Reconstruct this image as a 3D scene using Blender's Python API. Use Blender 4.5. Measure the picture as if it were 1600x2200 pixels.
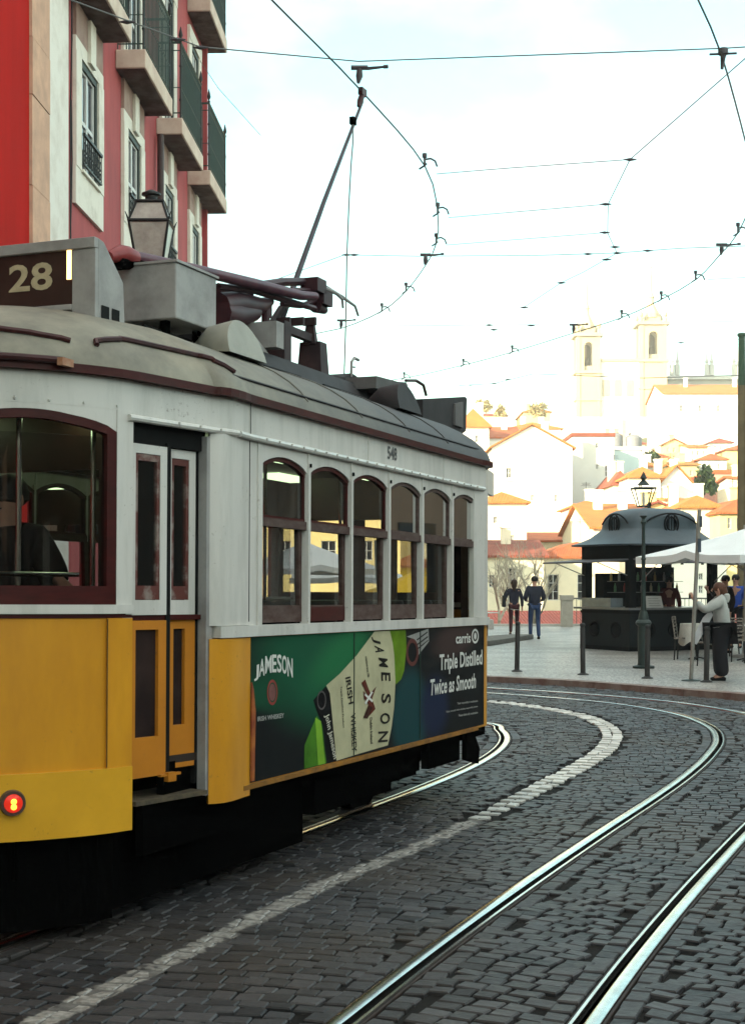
import bpy, bmesh, math, random
import numpy as np
from mathutils import Vector, Matrix, noise as mnoise
random.seed(7)
R = math.radians
for o in list(bpy.data.objects): bpy.data.objects.remove(o)
scene = bpy.context.scene
col = scene.collection

# ---------------------------------------------------------------- camera, sky, sun
FPX, HC, HY, CX = 3200.0, 1.70, 1250.0, 800.0     # measured: focal length in photo pixels, eye height, horizon row
cd = bpy.data.cameras.new('camera'); cam = bpy.data.objects.new('camera', cd); col.objects.link(cam)
cam.location = (0, 0, HC); cam.rotation_euler = (R(90), 0, 0)
cd.sensor_fit = 'HORIZONTAL'; cd.sensor_width = 36; cd.lens = 36 * FPX / 1600
cd.shift_y = 150 / 1600.0; cd.clip_end = 4000; cd.clip_start = 0.1
scene.camera = cam

SUN_DIR = Vector((-0.80, -0.60, 0)).normalized()       # towards the sun (horizontal part)
SUN_EL = R(17)
world = bpy.data.worlds.new('World'); scene.world = world; world.use_nodes = True
nt = world.node_tree; nt.nodes.clear()
wo = nt.nodes.new('ShaderNodeOutputWorld'); bg = nt.nodes.new('ShaderNodeBackground')
sky = nt.nodes.new('ShaderNodeTexSky'); sky.sky_type = 'NISHITA'; sky.sun_disc = False
sky.sun_elevation = SUN_EL; sky.sun_rotation = math.atan2(SUN_DIR.x, SUN_DIR.y)
sky.air_density = 1.0; sky.dust_density = 1.2; sky.ozone_density = 1.0
tc = nt.nodes.new('ShaderNodeTexCoord'); mp = nt.nodes.new('ShaderNodeMapping'); mp.inputs['Scale'].default_value = (1, 1, 2.2)
nz = nt.nodes.new('ShaderNodeTexNoise'); nz.inputs['Scale'].default_value = 5.5; nz.inputs['Detail'].default_value = 5; nz.inputs['Roughness'].default_value = .55
rp = nt.nodes.new('ShaderNodeValToRGB'); rp.color_ramp.elements[0].position = .44; rp.color_ramp.elements[1].position = .70
mx = nt.nodes.new('ShaderNodeMixRGB'); mx.inputs[2].default_value = (15.5, 13.6, 11.6, 1)
tint = nt.nodes.new('ShaderNodeMixRGB'); tint.blend_type = 'MULTIPLY'; tint.inputs[0].default_value = 1; tint.inputs[2].default_value = (1.55, 2.1, 1.6, 1)
sepw = nt.nodes.new('ShaderNodeSeparateXYZ'); mrw = nt.nodes.new('ShaderNodeMapRange')
mrw.inputs['From Min'].default_value = .02; mrw.inputs['From Max'].default_value = .20; mrw.inputs['To Min'].default_value = .5; mrw.inputs['To Max'].default_value = 0
mrw.clamp = True
addw = nt.nodes.new('ShaderNodeMath'); addw.operation = 'ADD'; addw.use_clamp = True
L = nt.links.new
L(tc.outputs['Generated'], mp.inputs[0]); L(mp.outputs[0], nz.inputs[0]); L(nz.outputs[0], rp.inputs[0])
L(tc.outputs['Generated'], sepw.inputs[0]); L(sepw.outputs[2], mrw.inputs[0])
L(rp.outputs[0], addw.inputs[0]); L(mrw.outputs[0], addw.inputs[1])
mfac = nt.nodes.new('ShaderNodeMath'); mfac.operation = 'MULTIPLY'; mfac.inputs[1].default_value = .85
L(addw.outputs[0], mfac.inputs[0]); L(mfac.outputs[0], mx.inputs[0])
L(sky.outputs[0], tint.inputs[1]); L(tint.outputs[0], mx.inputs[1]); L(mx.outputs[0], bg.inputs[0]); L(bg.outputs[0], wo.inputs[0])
# clouds dimmed within the camera's view cone, brightened outside it to light the tram
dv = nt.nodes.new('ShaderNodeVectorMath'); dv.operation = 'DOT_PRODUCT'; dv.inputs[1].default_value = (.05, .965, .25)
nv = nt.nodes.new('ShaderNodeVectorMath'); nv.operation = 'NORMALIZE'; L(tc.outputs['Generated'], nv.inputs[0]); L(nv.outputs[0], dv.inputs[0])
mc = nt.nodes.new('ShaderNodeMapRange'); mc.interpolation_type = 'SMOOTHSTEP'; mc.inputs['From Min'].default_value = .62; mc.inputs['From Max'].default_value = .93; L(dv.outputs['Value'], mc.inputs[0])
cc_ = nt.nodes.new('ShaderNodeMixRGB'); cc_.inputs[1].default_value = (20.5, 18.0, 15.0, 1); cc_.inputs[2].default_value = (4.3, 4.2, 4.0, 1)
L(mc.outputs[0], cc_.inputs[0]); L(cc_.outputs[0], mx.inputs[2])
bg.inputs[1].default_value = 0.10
sd = bpy.data.lights.new('sun', 'SUN'); sd.energy = 5.0; sd.angle = R(.5); sd.color = (1, .83, .60)
sun = bpy.data.objects.new('sun', sd); col.objects.link(sun)
sv = Vector((SUN_DIR.x * math.cos(SUN_EL), SUN_DIR.y * math.cos(SUN_EL), math.sin(SUN_EL)))
sun.rotation_euler = sv.to_track_quat('Z', 'Y').to_euler(); sun.location = sv * 60
scene.view_settings.view_transform = 'Standard'; scene.view_settings.look = 'None'; scene.view_settings.gamma = 1
scene.view_settings.exposure = 1.58

# ---------------------------------------------------------------- calibration helpers (photo pixel -> metres)
def G(px, py, h=0.0):
    Y = FPX * (HC - h) / (py - HY); return Vector(((px - CX) / FPX * Y, Y, h))
def W(px, py, h):
    Y = FPX * (h - HC) / (HY - py); return Vector(((px - CX) / FPX * Y, Y, h))
def A(px, py, Y): return Vector(((px - CX) / FPX * Y, Y, HC - (py - HY) / FPX * Y))

# ---------------------------------------------------------------- materials
MATS = {}
def mat(name, c, rough=.6, metal=0, var=.25, scale=6, bump=0, bscale=60, stretch=(1, 1, 1), spec=.25, c2=None, detail=6, emit=0, lo=.35, hi=.7, coat=0, specks=0):
    if name in MATS: return MATS[name]
    m = bpy.data.materials.new(name); m.use_nodes = True; n = m.node_tree; b = n.nodes['Principled BSDF']
    b.inputs['Roughness'].default_value = rough; b.inputs['Metallic'].default_value = metal
    b.inputs['Specular IOR Level'].default_value = spec
    if coat: b.inputs['Coat Weight'].default_value = coat; b.inputs['Coat Roughness'].default_value = .12
    tc = n.nodes.new('ShaderNodeTexCoord'); mp = n.nodes.new('ShaderNodeMapping'); mp.inputs['Scale'].default_value = stretch
    n.links.new(tc.outputs['Object'], mp.inputs[0])
    if var or c2:
        t = n.nodes.new('ShaderNodeTexNoise'); t.inputs['Scale'].default_value = scale; t.inputs['Detail'].default_value = detail; t.inputs['Roughness'].default_value = .65
        n.links.new(mp.outputs[0], t.inputs[0])
        r = n.nodes.new('ShaderNodeValToRGB'); r.color_ramp.elements[0].position = lo; r.color_ramp.elements[1].position = hi
        k = c2 if c2 else tuple(x * (1 - var) for x in c)
        r.color_ramp.elements[0].color = (*k, 1); r.color_ramp.elements[1].color = (*c, 1)
        n.links.new(t.outputs[0], r.inputs[0]); n.links.new(r.outputs[0], b.inputs['Base Color'])
    else: b.inputs['Base Color'].default_value = (*c, 1)
    if specks:      # chips, fly rust and road dirt
        s1 = n.nodes.new('ShaderNodeTexNoise'); s1.inputs['Scale'].default_value = 34; s1.inputs['Detail'].default_value = 5; s1.inputs['Roughness'].default_value = .7; n.links.new(tc.outputs['Object'], s1.inputs[0])
        s2 = n.nodes.new('ShaderNodeTexNoise'); s2.inputs['Scale'].default_value = 1.7; s2.inputs['Detail'].default_value = 3; n.links.new(tc.outputs['Object'], s2.inputs[0])
        sm = n.nodes.new('ShaderNodeMath'); sm.operation = 'MULTIPLY_ADD'; sm.inputs[1].default_value = .35; n.links.new(s2.outputs[0], sm.inputs[0]); n.links.new(s1.outputs[0], sm.inputs[2])
        sr = n.nodes.new('ShaderNodeMapRange'); sr.inputs['From Min'].default_value = .82; sr.inputs['From Max'].default_value = .90; sr.inputs['To Max'].default_value = specks; n.links.new(sm.outputs[0], sr.inputs[0])
        sx_ = n.nodes.new('ShaderNodeMixRGB'); sx_.inputs[2].default_value = (.10, .06, .035, 1); n.links.new(sr.outputs[0], sx_.inputs[0]); n.links.new(b.inputs['Base Color'].links[0].from_socket, sx_.inputs[1]); n.links.new(sx_.outputs[0], b.inputs['Base Color'])
    if bump:
        t2 = n.nodes.new('ShaderNodeTexNoise'); t2.inputs['Scale'].default_value = bscale; t2.inputs['Detail'].default_value = 4
        n.links.new(mp.outputs[0], t2.inputs[0])
        bp = n.nodes.new('ShaderNodeBump'); bp.inputs['Strength'].default_value = bump; bp.inputs['Distance'].default_value = .01
        n.links.new(t2.outputs[0], bp.inputs['Height']); n.links.new(bp.outputs[0], b.inputs['Normal'])
    if emit: b.inputs['Emission Color'].default_value = (*c, 1); b.inputs['Emission Strength'].default_value = emit
    MATS[name] = m; return m

def glass(name, tint=(.8, .82, .8), refl=1.0, rough=.02, base=.04, dirt=0):
    m = bpy.data.materials.new(name); m.use_nodes = True; n = m.node_tree; n.nodes.clear()
    o = n.nodes.new('ShaderNodeOutputMaterial'); mix = n.nodes.new('ShaderNodeMixShader'); tr = n.nodes.new('ShaderNodeBsdfTransparent')
    gl = n.nodes.new('ShaderNodeBsdfGlossy'); gl.inputs['Roughness'].default_value = rough; gl.inputs['Color'].default_value = (refl, refl, refl, 1)
    tr.inputs[0].default_value = (*tint, 1)
    lw = n.nodes.new('ShaderNodeFresnel'); lw.inputs[0].default_value = 1.5
    ad = n.nodes.new('ShaderNodeMath'); ad.operation = 'ADD'; ad.inputs[1].default_value = base; ad.use_clamp = True
    n.links.new(lw.outputs[0], ad.inputs[0]); n.links.new(ad.outputs[0], mix.inputs[0])
    last = tr.outputs[0]
    if dirt:
        df = n.nodes.new('ShaderNodeBsdfDiffuse'); df.inputs[0].default_value = (.35, .35, .33, 1)
        tcd = n.nodes.new('ShaderNodeTexCoord'); mpd = n.nodes.new('ShaderNodeMapping'); mpd.inputs['Scale'].default_value = (9, 9, 1.2)
        nd = n.nodes.new('ShaderNodeTexNoise'); nd.inputs['Scale'].default_value = 1.5; nd.inputs['Detail'].default_value = 5
        mr = n.nodes.new('ShaderNodeMapRange'); mr.inputs['From Min'].default_value = .4; mr.inputs['From Max'].default_value = .75; mr.inputs['To Min'].default_value = .02; mr.inputs['To Max'].default_value = dirt
        m2 = n.nodes.new('ShaderNodeMixShader')
        n.links.new(tcd.outputs['Object'], mpd.inputs[0]); n.links.new(mpd.outputs[0], nd.inputs[0]); n.links.new(nd.outputs[0], mr.inputs[0]); n.links.new(mr.outputs[0], m2.inputs[0])
        n.links.new(last, m2.inputs[1]); n.links.new(df.outputs[0], m2.inputs[2]); last = m2.outputs[0]
    n.links.new(last, mix.inputs[1]); n.links.new(gl.outputs[0], mix.inputs[2]); n.links.new(mix.outputs[0], o.inputs[0])
    MATS[name] = m; return m

# ---------------------------------------------------------------- mesh builder
class MB:
    def __init__(s): s.v = []; s.f = []; s.mi = []; s.cur = 0
    def add(s, vs, fs):
        b = len(s.v); s.v += [tuple(x) for x in vs]; s.f += [tuple(b + i for i in f) for f in fs]; s.mi += [s.cur] * len(fs)
    def box(s, x0, y0, z0, x1, y1, z1):
        if x0 > x1: x0, x1 = x1, x0
        if y0 > y1: y0, y1 = y1, y0
        if z0 > z1: z0, z1 = z1, z0
        s.add([(x0,y0,z0),(x1,y0,z0),(x1,y1,z0),(x0,y1,z0),(x0,y0,z1),(x1,y0,z1),(x1,y1,z1),(x0,y1,z1)],
              [(0,3,2,1),(4,5,6,7),(0,1,5,4),(1,2,6,5),(2,3,7,6),(3,0,4,7)])
    def rbox(s, c, size, rot=(0, 0, 0), taper=1):
        M = Matrix.Translation(c) @ __import__('mathutils').Euler(rot).to_matrix().to_4x4()
        a, b, d = size[0] / 2, size[1] / 2, size[2] / 2; t = taper
        vs = [(-a,-b,-d),(a,-b,-d),(a,b,-d),(-a,b,-d),(-a*t,-b*t,d),(a*t,-b*t,d),(a*t,b*t,d),(-a*t,b*t,d)]
        s.add([M @ Vector(v) for v in vs], [(0,3,2,1),(4,5,6,7),(0,1,5,4),(1,2,6,5),(2,3,7,6),(3,0,4,7)])
    def quad(s, *p): s.add(p, [tuple(range(len(p)))])
    def tube(s, pts, r, n=8, cap=True):
        pts = [Vector(p) for p in pts]; m = len(pts)
        rs = r if isinstance(r, (list, tuple)) else [r] * m
        vs = []; up = None
        for i, p in enumerate(pts):
            d = (pts[min(i + 1, m - 1)] - pts[max(i - 1, 0)])
            d = d.normalized() if d.length > 1e-9 else Vector((0, 0, 1))
            if up is None: up = Vector((0, 0, 1)) if abs(d.z) < .9 else Vector((1, 0, 0))
            a = d.cross(up)
            if a.length < 1e-4: a = d.cross(Vector((0, 1, 0)))
            a.normalize(); b = a.cross(d).normalized(); up = b
            for k in range(n):
                t = 2 * math.pi * k / n; vs.append(p + (a * math.cos(t) + b * math.sin(t)) * rs[i])
        fs = [(i * n + k, i * n + (k + 1) % n, (i + 1) * n + (k + 1) % n, (i + 1) * n + k) for i in range(m - 1) for k in range(n)]
        if cap: fs += [tuple(range(n - 1, -1, -1)), tuple((m - 1) * n + k for k in range(n))]
        s.add(vs, fs)
    def lathe(s, prof, c=(0, 0, 0), n=16, sx=1, sy=1, rot=0, sq=None):
        vs = []; m = len(prof)
        for r, z in prof:
            for k in range(n):
                t = 2 * math.pi * k / n + rot; ct, st = math.cos(t), math.sin(t)
                if sq: e = 2 / sq; ct = math.copysign(abs(ct) ** e, ct); st = math.copysign(abs(st) ** e, st)
                vs.append((c[0] + r * sx * ct, c[1] + r * sy * st, c[2] + z))
        fs = [(i * n + k, i * n + (k + 1) % n, (i + 1) * n + (k + 1) % n, (i + 1) * n + k) for i in range(m - 1) for k in range(n)]
        fs += [tuple(range(n - 1, -1, -1)), tuple((m - 1) * n + k for k in range(n))]
        s.add(vs, fs)
    def prism(s, poly, off):     # poly: list of 3D points (planar), off: extrusion vector
        n = len(poly); off = Vector(off); P = [Vector(p) for p in poly]
        s.add(P + [p + off for p in P], [tuple(range(n)), tuple(range(2 * n - 1, n - 1, -1))] + [((i + 1) % n, i, n + i, n + (i + 1) % n) for i in range(n)])
    def build(s, name, m, parent=None, smooth=False, loc=None, label=None):
        me = bpy.data.meshes.new(name); me.from_pydata(s.v, [], s.f)
        for k in (m if isinstance(m, (list, tuple)) else [m]): me.materials.append(k)
        if any(s.mi): me.polygons.foreach_set('material_index', s.mi)
        bm = bmesh.new(); bm.from_mesh(me); bmesh.ops.recalc_face_normals(bm, faces=bm.faces); bm.to_mesh(me); bm.free()
        if smooth:
            me.polygons.foreach_set('use_smooth', [True] * len(me.polygons))
            try: me.set_sharp_from_angle(angle=R(38))
            except Exception: pass
        me.update(); o = bpy.data.objects.new(name, me); col.objects.link(o)
        if parent: o.parent = parent
        if loc: o.location = loc
        if label: o['label'] = label
        return o
def bevel(o, w=.01, seg=2):
    b = o.modifiers.new('bevel', 'BEVEL'); b.width = w; b.segments = seg; b.limit_method = 'ANGLE'; b.angle_limit = R(40); b.harden_normals = False
    return o
def tag(o, label=None, cat=None, group=None, kind=None):
    if label: o['label'] = label
    if cat: o['category'] = cat
    if group: o['group'] = group
    if kind: o['kind'] = kind
    return o
def empty(name, loc=(0, 0, 0), rz=0, ry=0):
    o = bpy.data.objects.new(name, None); o.empty_display_size = .2; col.objects.link(o); o.location = loc; o.rotation_euler = (0, ry, rz); return o
def copy_tree(o, parent=None):
    c = o.copy(); col.objects.link(c); c.parent = parent
    for ch in [x for x in bpy.data.objects if x.parent == o]: copy_tree(ch, c)
    return c
def catmull(P, step=.15):
    P = [Vector(p) for p in P]; Q = [P[0] * 2 - P[1]] + P + [P[-1] * 2 - P[-2]]; out = []
    for i in range(1, len(Q) - 2):
        n = max(1, int((Q[i + 1] - Q[i]).length / step))
        for k in range(n):
            t = k / n; a, b, c, d = Q[i - 1], Q[i], Q[i + 1], Q[i + 2]
            out.append(.5 * ((2 * b) + (c - a) * t + (2 * a - 5 * b + 4 * c - d) * t * t + (3 * b - a - 3 * c + d) * t ** 3))
    out.append(P[-1]); return out
def smooth_pts(P, it=8):
    P = [Vector(p) for p in P]
    for _ in range(it): P = [P[0]] + [(P[i - 1] + P[i] * 2 + P[i + 1]) / 4 for i in range(1, len(P) - 1)] + [P[-1]]
    return P
_tc = {}
def text_geo(body):
    if body in _tc: return _tc[body]
    c = bpy.data.curves.new('lettering', 'FONT'); c.body = body; c.size = 1; c.resolution_u = 3; c.offset = .022
    o = bpy.data.objects.new('lettering', c); col.objects.link(o); dg = bpy.context.evaluated_depsgraph_get()
    me = bpy.data.meshes.new_from_object(o.evaluated_get(dg)); vs = [v.co.copy() for v in me.vertices]; fs = [tuple(p.vertices) for p in me.polygons]
    bpy.data.objects.remove(o); bpy.data.meshes.remove(me); bpy.data.curves.remove(c)
    x0 = min(v.x for v in vs); x1 = max(v.x for v in vs); y0 = min(v.y for v in vs); y1 = max(v.y for v in vs)
    vs = [((v.x - x0) / (x1 - x0), (v.y - y0) / (y1 - y0)) for v in vs]
    _tc[body] = (vs, fs, (x1 - x0) / (y1 - y0)); return _tc[body]
def put_text(mb, body, fn):     # fn maps (u,v) in 0..1 to a 3D point
    vs, fs, _ = text_geo(body); mb.add([fn(u, v) for u, v in vs], fs)
def wall_holes(mb, x0, x1, z0, z1, holes, y=0.0, depth=.2, f=None):
    xs = sorted({x0, x1, *[h[0] for h in holes], *[h[1] for h in holes]}); zs = sorted({z0, z1, *[h[2] for h in holes], *[h[3] for h in holes]})
    P = f or (lambda x, y, z: (x, y, z))
    for i in range(len(xs) - 1):
        for k in range(len(zs) - 1):
            cx, cz = (xs[i] + xs[i+1]) / 2, (zs[k] + zs[k+1]) / 2
            if any(h[0] < cx < h[1] and h[2] < cz < h[3] for h in holes): continue
            mb.quad(P(xs[i], y, zs[k]), P(xs[i+1], y, zs[k]), P(xs[i+1], y, zs[k+1]), P(xs[i], y, zs[k+1]))
    for a, b, c, d in holes:
        for p, q in (((a, c), (b, c)), ((b, c), (b, d)), ((b, d), (a, d)), ((a, d), (a, c))):
            mb.quad(P(p[0], y, p[1]), P(q[0], y, q[1]), P(q[0], y + depth, q[1]), P(p[0], y + depth, p[1]))

# shared materials
M = {}
M['white'] = mat('tram_white', (.575, .555, .52), .36, var=.2, scale=2.2, stretch=(3, 3, .5), c2=(.43, .42, .39), spec=.4, lo=.3, hi=.55, bump=.03, bscale=25, specks=.55)
M['yellow'] = mat('tram_yellow', (.64, .29, .018), .33, var=.2, scale=1.6, stretch=(2, 2, .6), c2=(.50, .21, .015), spec=.35, lo=.35, hi=.65, bump=.10, bscale=5, coat=.3, specks=.5)
M['orange'] = mat('door_orange', (.52, .19, .018), .4, var=.18, scale=3, bump=.03, bscale=18, specks=.5)
M['yellow2'] = mat('apron_yellow', (.72, .37, .025), .35, var=.2, scale=2, specks=.45)
M['maroon'] = mat('maroon_wood', (.06, .007, .006), .42, var=.45, spec=.2, scale=7, stretch=(1, 1, 4))
M['wood'] = mat('worn_brown_wood', (.10, .07, .06), .65, spec=.25, c2=(.05, .022, .018), scale=5, stretch=(2, 2, 5), bump=.1, bscale=30)
M['rust'] = mat('maroon_pipe', (.06, .017, .018), .5, var=.5, scale=9)
M['black'] = mat('underframe_black', (.002, .002, .002), .95, var=.3, scale=5, spec=0)
M['rubber'] = mat('rubber_black', (.005, .005, .005), .8, var=.2, spec=.15)
M['grey'] = mat('grey_paint', (.31, .30, .29), .5, c2=(.20, .19, .185), scale=5, lo=.3, hi=.6, bump=.05, bscale=80)
M['dgrey'] = mat('dark_roof_grey', (.035, .032, .034), .7, spec=.25, var=.4, scale=5, bump=.1, bscale=40)
M['chrome'] = mat('steel_tube', (.6, .6, .6), .2, metal=1, var=.1)
M['blackgap'] = mat('dark_interior', (.02, .016, .014), .8, var=.3)
M['ceil'] = mat('tram_ceiling', (.06, .045, .04), .6, var=.2)
M['glass'] = glass('window_glass', (.90, .91, .90), .7, base=.0, dirt=.03)
M['glassfront'] = glass('front_window_glass', (.80, .80, .80), .6, base=.0)
M['glassfar'] = glass('far_window_glass', (.97, .97, .96), .8, base=.0)
M['glassdark'] = glass('window_glass_dusty', (.55, .57, .58), .9, rough=.05, base=.02, dirt=.12)
M['pane'] = mat('dark_pane', (.02, .025, .03), .06, var=.3, spec=.8)
# ================================================================ TRAM
O = Vector((-.626, 8.08, 0)); DS = Vector((.3764, .9265, 0)); NT = Vector((.9265, -.3764, 0)); PIT = R(.65)
def T(px, py, t=0.0, s=None):
    """photo pixel on the tram plane at inward offset t (or on cross plane s) -> local s,t,z"""
    r = (px - CX) / FPX
    if s is None:
        s = (r * (O.y + .3764 * t) - (O.x - .9265 * t)) / (.3764 - r * .9265)
    else:
        t = (O.x + .3764 * s - r * (O.y + .9265 * s)) / (.9265 + r * .3764)
    Y = O.y + .9265 * s + .3764 * t
    return Vector((s, t, HC - (py - HY) / FPX * Y + s * math.tan(PIT)))
WID = 2.38; MID = WID / 2; SC = 1.8      # body width, centre line, mirror plane of the two ends
tram = empty('tram', O, math.atan2(DS.y, DS.x), PIT)
tag(tram, 'old yellow and white tram with a green whiskey advert along its side', 'tram')
BAY = .641
def mir(p, ms=False, mt=False):
    p = tuple(p); s, t = p[0], p[1]
    if ms and 2 * SC - s > 4.1: t = t + .2 * min(1, (2 * SC - s - 4.1) / .5) * (1 - min(1, max(0, t / MID)) ** 2)
    return ((2 * SC - s) if ms else s, (WID - t) if mt else t, *p[2:])
NOSE = [(-1.95, 1.19), (-1.93, 1.05), (-1.875, .86), (-1.77, .66), (-1.60, .448), (-1.40, .2875), (-1.226, .19), (-1.083, .142)]
def densify(P, k=4):
    Q = catmull([(p[0], p[1], 0) for p in P], .05); return [(q.x, q.y) for q in Q]
NOSE_D = densify(NOSE)
DOORL = [(-1.083, .142), (-.50, .035)]
CORNER = [(-.50, .035), (-.475, .008), (-.43, -.012), (-.36, -.018), (-.28, -.014), (-.2, -.004), (-.12, 0)]
side_path = NOSE_D + DOORL[1:] + CORNER[1:]
q1 = side_path + [(SC, 0)]
vis = q1 + [mir(p, True) for p in reversed(q1[:-1])]
outline = vis + [mir(p, False, True) for p in reversed(vis[:-1])][:-1] 
def offset_path(P, d, closed=False):
    out = []; n = len(P)
    for i in range(n):
        a = P[i - 1] if (i or closed) else P[i]; b = P[(i + 1) % n] if (i < n - 1 or closed) else P[i]
        e = Vector((b[0] - a[0], b[1] - a[1])); 
        if e.length < 1e-6: out.append(P[i]); continue
        e.normalize(); nrm = Vector((e.y, -e.x))          # path runs along +s on the near side: outward is -t
        out.append((P[i][0] + nrm.x * d, P[i][1] + nrm.y * d))
    return out
def strip(mb, P, z0, z1, out=0.0, th=.03, closed=False, zf0=None, zf1=None):
    a = offset_path(P, out, closed); b = offset_path(P, out - th, closed); n = len(P); vs = []
    for i in range(n):
        l = zf0(i) if zf0 else z0; h = zf1(i) if zf1 else z1
        vs += [(a[i][0], a[i][1], l), (a[i][0], a[i][1], h), (b[i][0], b[i][1], h), (b[i][0], b[i][1], l)]
    m = n if closed else n - 1; fs = []
    for i in range(m):
        j = (i + 1) % n; fs += [(4*i+k, 4*j+k, 4*j+(k+1)%4, 4*i+(k+1)%4) for k in range(4)]
    if not closed: fs += [(0, 1, 2, 3), (4*(n-1)+3, 4*(n-1)+2, 4*(n-1)+1, 4*(n-1))]
    mb.add(vs, fs)
def mpath(P, ms, mt):
    Q = [mir(p, ms, mt) for p in P]
    return list(reversed(Q)) if ms != mt else Q
ZS, ZB, ZB2, ZW0, ZSP, ZAR, ZF, ZG = .60, 1.405, 1.465, 1.475, 2.335, 2.405, 2.47, 2.68

# --- lower body
for mt in (False, True):
    b = MB(); P = mpath([(-.12, 0), (4.03, 0)], False, mt); strip(b, P, ZS, ZB, 0, .03)
    o = b.build('side_panel', M['yellow'], tram)
    for ms in (False, True):
        CC = CORNER if not ms else [(-.50, .035), (-.495, .015), (-.47, .0), (-.43, 0)]
        b = MB(); strip(b, mpath(CC, ms, mt), ZS - .045 * (not ms), ZB - .005, .012 * (not ms) + .001, .04); b.build('corner_pillar', M['yellow'], tram, True)
        b = MB(); P = mpath(CORNER, ms, mt); strip(b, P, ZB2 + .002, ZF, .004, .04); b.build('corner_post', M['white'], tram, True)
    b = MB(); P = mpath([(-.47, 0.0), (-.36, -.018), (-.2, -.01), (-.12, 0), (3.72, 0), (3.8, -.01), (4.0, -.018), (4.07, 0)], False, mt); strip(b, P, ZB, ZB2, .022, .06); b.build('belt_rail', M['white'], tram)
    b = MB(); P = mpath([(-.2, -.004), (3.8, -.004)], False, mt); strip(b, P, ZS - .012, ZS + .012, .016, .03)
    for k in range(56): b.rbox((-.1 + k * .066, -.0165 if not mt else WID + .0165, ZS + .003), (.009, .006, .009))
    b.build('skirt_edge', mat('skirt_dirty', (.34, .15, .02), .5, c2=(.12, .06, .02), scale=9), tram)
# dash (curved nose) at both ends, one piece each
for ms in (False, True):
    half = NOSE_D; P = [mir(p, False, True) for p in half[::-1]][:-1] + half    # far side -> nose -> near side
    P = list(P)
    if ms: P = [mir(p, True) for p in P]; P = P[::-1]
    P2 = P
    b = MB(); strip(b, P2, .80, 1.515, 0, .03); b.build('dash_panel', M['yellow'], tram, True)
    b = MB(); strip(b, P2, .50, .805, .018, .05); b.build('apron_panel', M['yellow2'], tram, True)
    b = MB(); strip(b, P2, 1.515, 1.535, .006, .04); b.build('dark_band', M['maroon'], tram)
    b = MB(); strip(b, P2, 1.535, 1.578, .02, .05); b.build('sill_rail', M['white'], tram)
    b = MB(); strip(b, P2, 2.505, 2.66, .002, .035)
    # rivets
    for i in range(0, len(P2) - 1, 3):
        e = offset_path(P2, .004)[i]; b.rbox((e[0], e[1], 2.522), (.01, .01, .01))
    b.build('letter_board', M['white'], tram, True)
    # windows: three around the nose
    n = len(P2); cuts = [(2, int(n * .335)), (int(n * .345), n - 1 - int(n * .345)), (n - 1 - int(n * .335), n - 3)]
    for a, c in cuts:
        Q = P2[a:c + 1]; m = len(Q)
        arch = lambda i, m=m: 2.395 + .08 * math.sin(math.pi * min(1, max(0, i / (m - 1)))) ** .7
        b = MB(); strip(b, Q, 0, 2.506, .001, .034, zf0=arch, zf1=lambda i: 2.506); b.build('window_header', M['white'], tram, True)
        b = MB(); strip(b, Q, 1.578, 1.665, .004, .045)
        strip(b, Q, 0, 0, .002, .045, zf0=lambda i, m=m: arch(i) - .038, zf1=lambda i: arch(i) + .004)
        k = 1
        strip(b, Q[:k + 1], 1.66, 2.40, .003, .045); strip(b, Q[-k - 1:], 1.66, 2.40, .003, .045)
        w = b.build('window_frame', M['maroon'], tram, True)
        b = MB(); strip(b, Q[k:-k], 1.66, 2.37, -.02, .004); b.build('pane', M['glassfront'], w, True)
    # posts between
    for a, c in ((0, 2), (cuts[0][1], cuts[1][0]), (cuts[1][1], cuts[2][0]), (n - 3, n - 1)):
        b = MB(); strip(b, P2[a:c + 1], 1.578, 2.506, .006, .04); b.build('window_post', M['white'], tram, True)
# white corner angle by the front door (visible narrow bracket)
b = MB(); strip(b, [(-1.13, .165), (-1.083, .142)], 1.53, 2.50, .012, .03); strip(b, [(-1.13, .165), (-1.083, .142)], .64, 1.515, .012, .03); b.cur = 1
b.build('door_jamb', [M['white'], M['yellow']], tram)
b = MB(); strip(b, NOSE_D[-4:], .62, 1.514, .012, .03); b.build('door_jamb', M['yellow'], tram)

# --- fascia above the doors and the saloon (letter board), moulding, gutter
for mt in (False, True):
    P = mpath([(-1.10, .15), (-.5, .035), (-.36, -.018), (-.12, 0), (3.72, 0), (3.96, -.018), (4.1, .035), (4.7, .15)], False, mt)
    b = MB(); strip(b, P, ZF, 2.665, .004, .035)
    for s in (-.13, 1.55, 3.0): b.rbox((s, -.005 if not mt else WID + .005, 2.57), (.006, .008, .19))
    b.build('letter_board', M['white'], tram)
    b = MB()
    for (s0, s1) in ((-1.12, -.32), (-.30, 3.9)):
        PP = [p for p in [(-1.12, .155), (-.5, .035), (-.32, -.018)] ] if s0 < -1 else [(-.30, -.016), (-.12, 0), (3.72, 0), (3.9, -.01)]
        b.tube([(p[0], p[1] - .018, ZF + .004) if not mt else (p[0], WID - p[1] + .018, ZF + .004) for p in PP], .017, 8)
        for k in range(2, int((s1 - s0) / .16)):
            s = s0 + k * .16; t = -.02 if s > -.4 else -.02 + (-.4 - s) * .2
            b.rbox((s, t - .019 if not mt else WID - t + .019, ZF + .006), (.012, .01, .012))
    b.build('rain_moulding', M['white'], tram, True)
b = MB(); strip(b, outline, 2.655, 2.695, .045, .07, closed=True); b.build('gutter', M['maroon'], tram)

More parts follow.
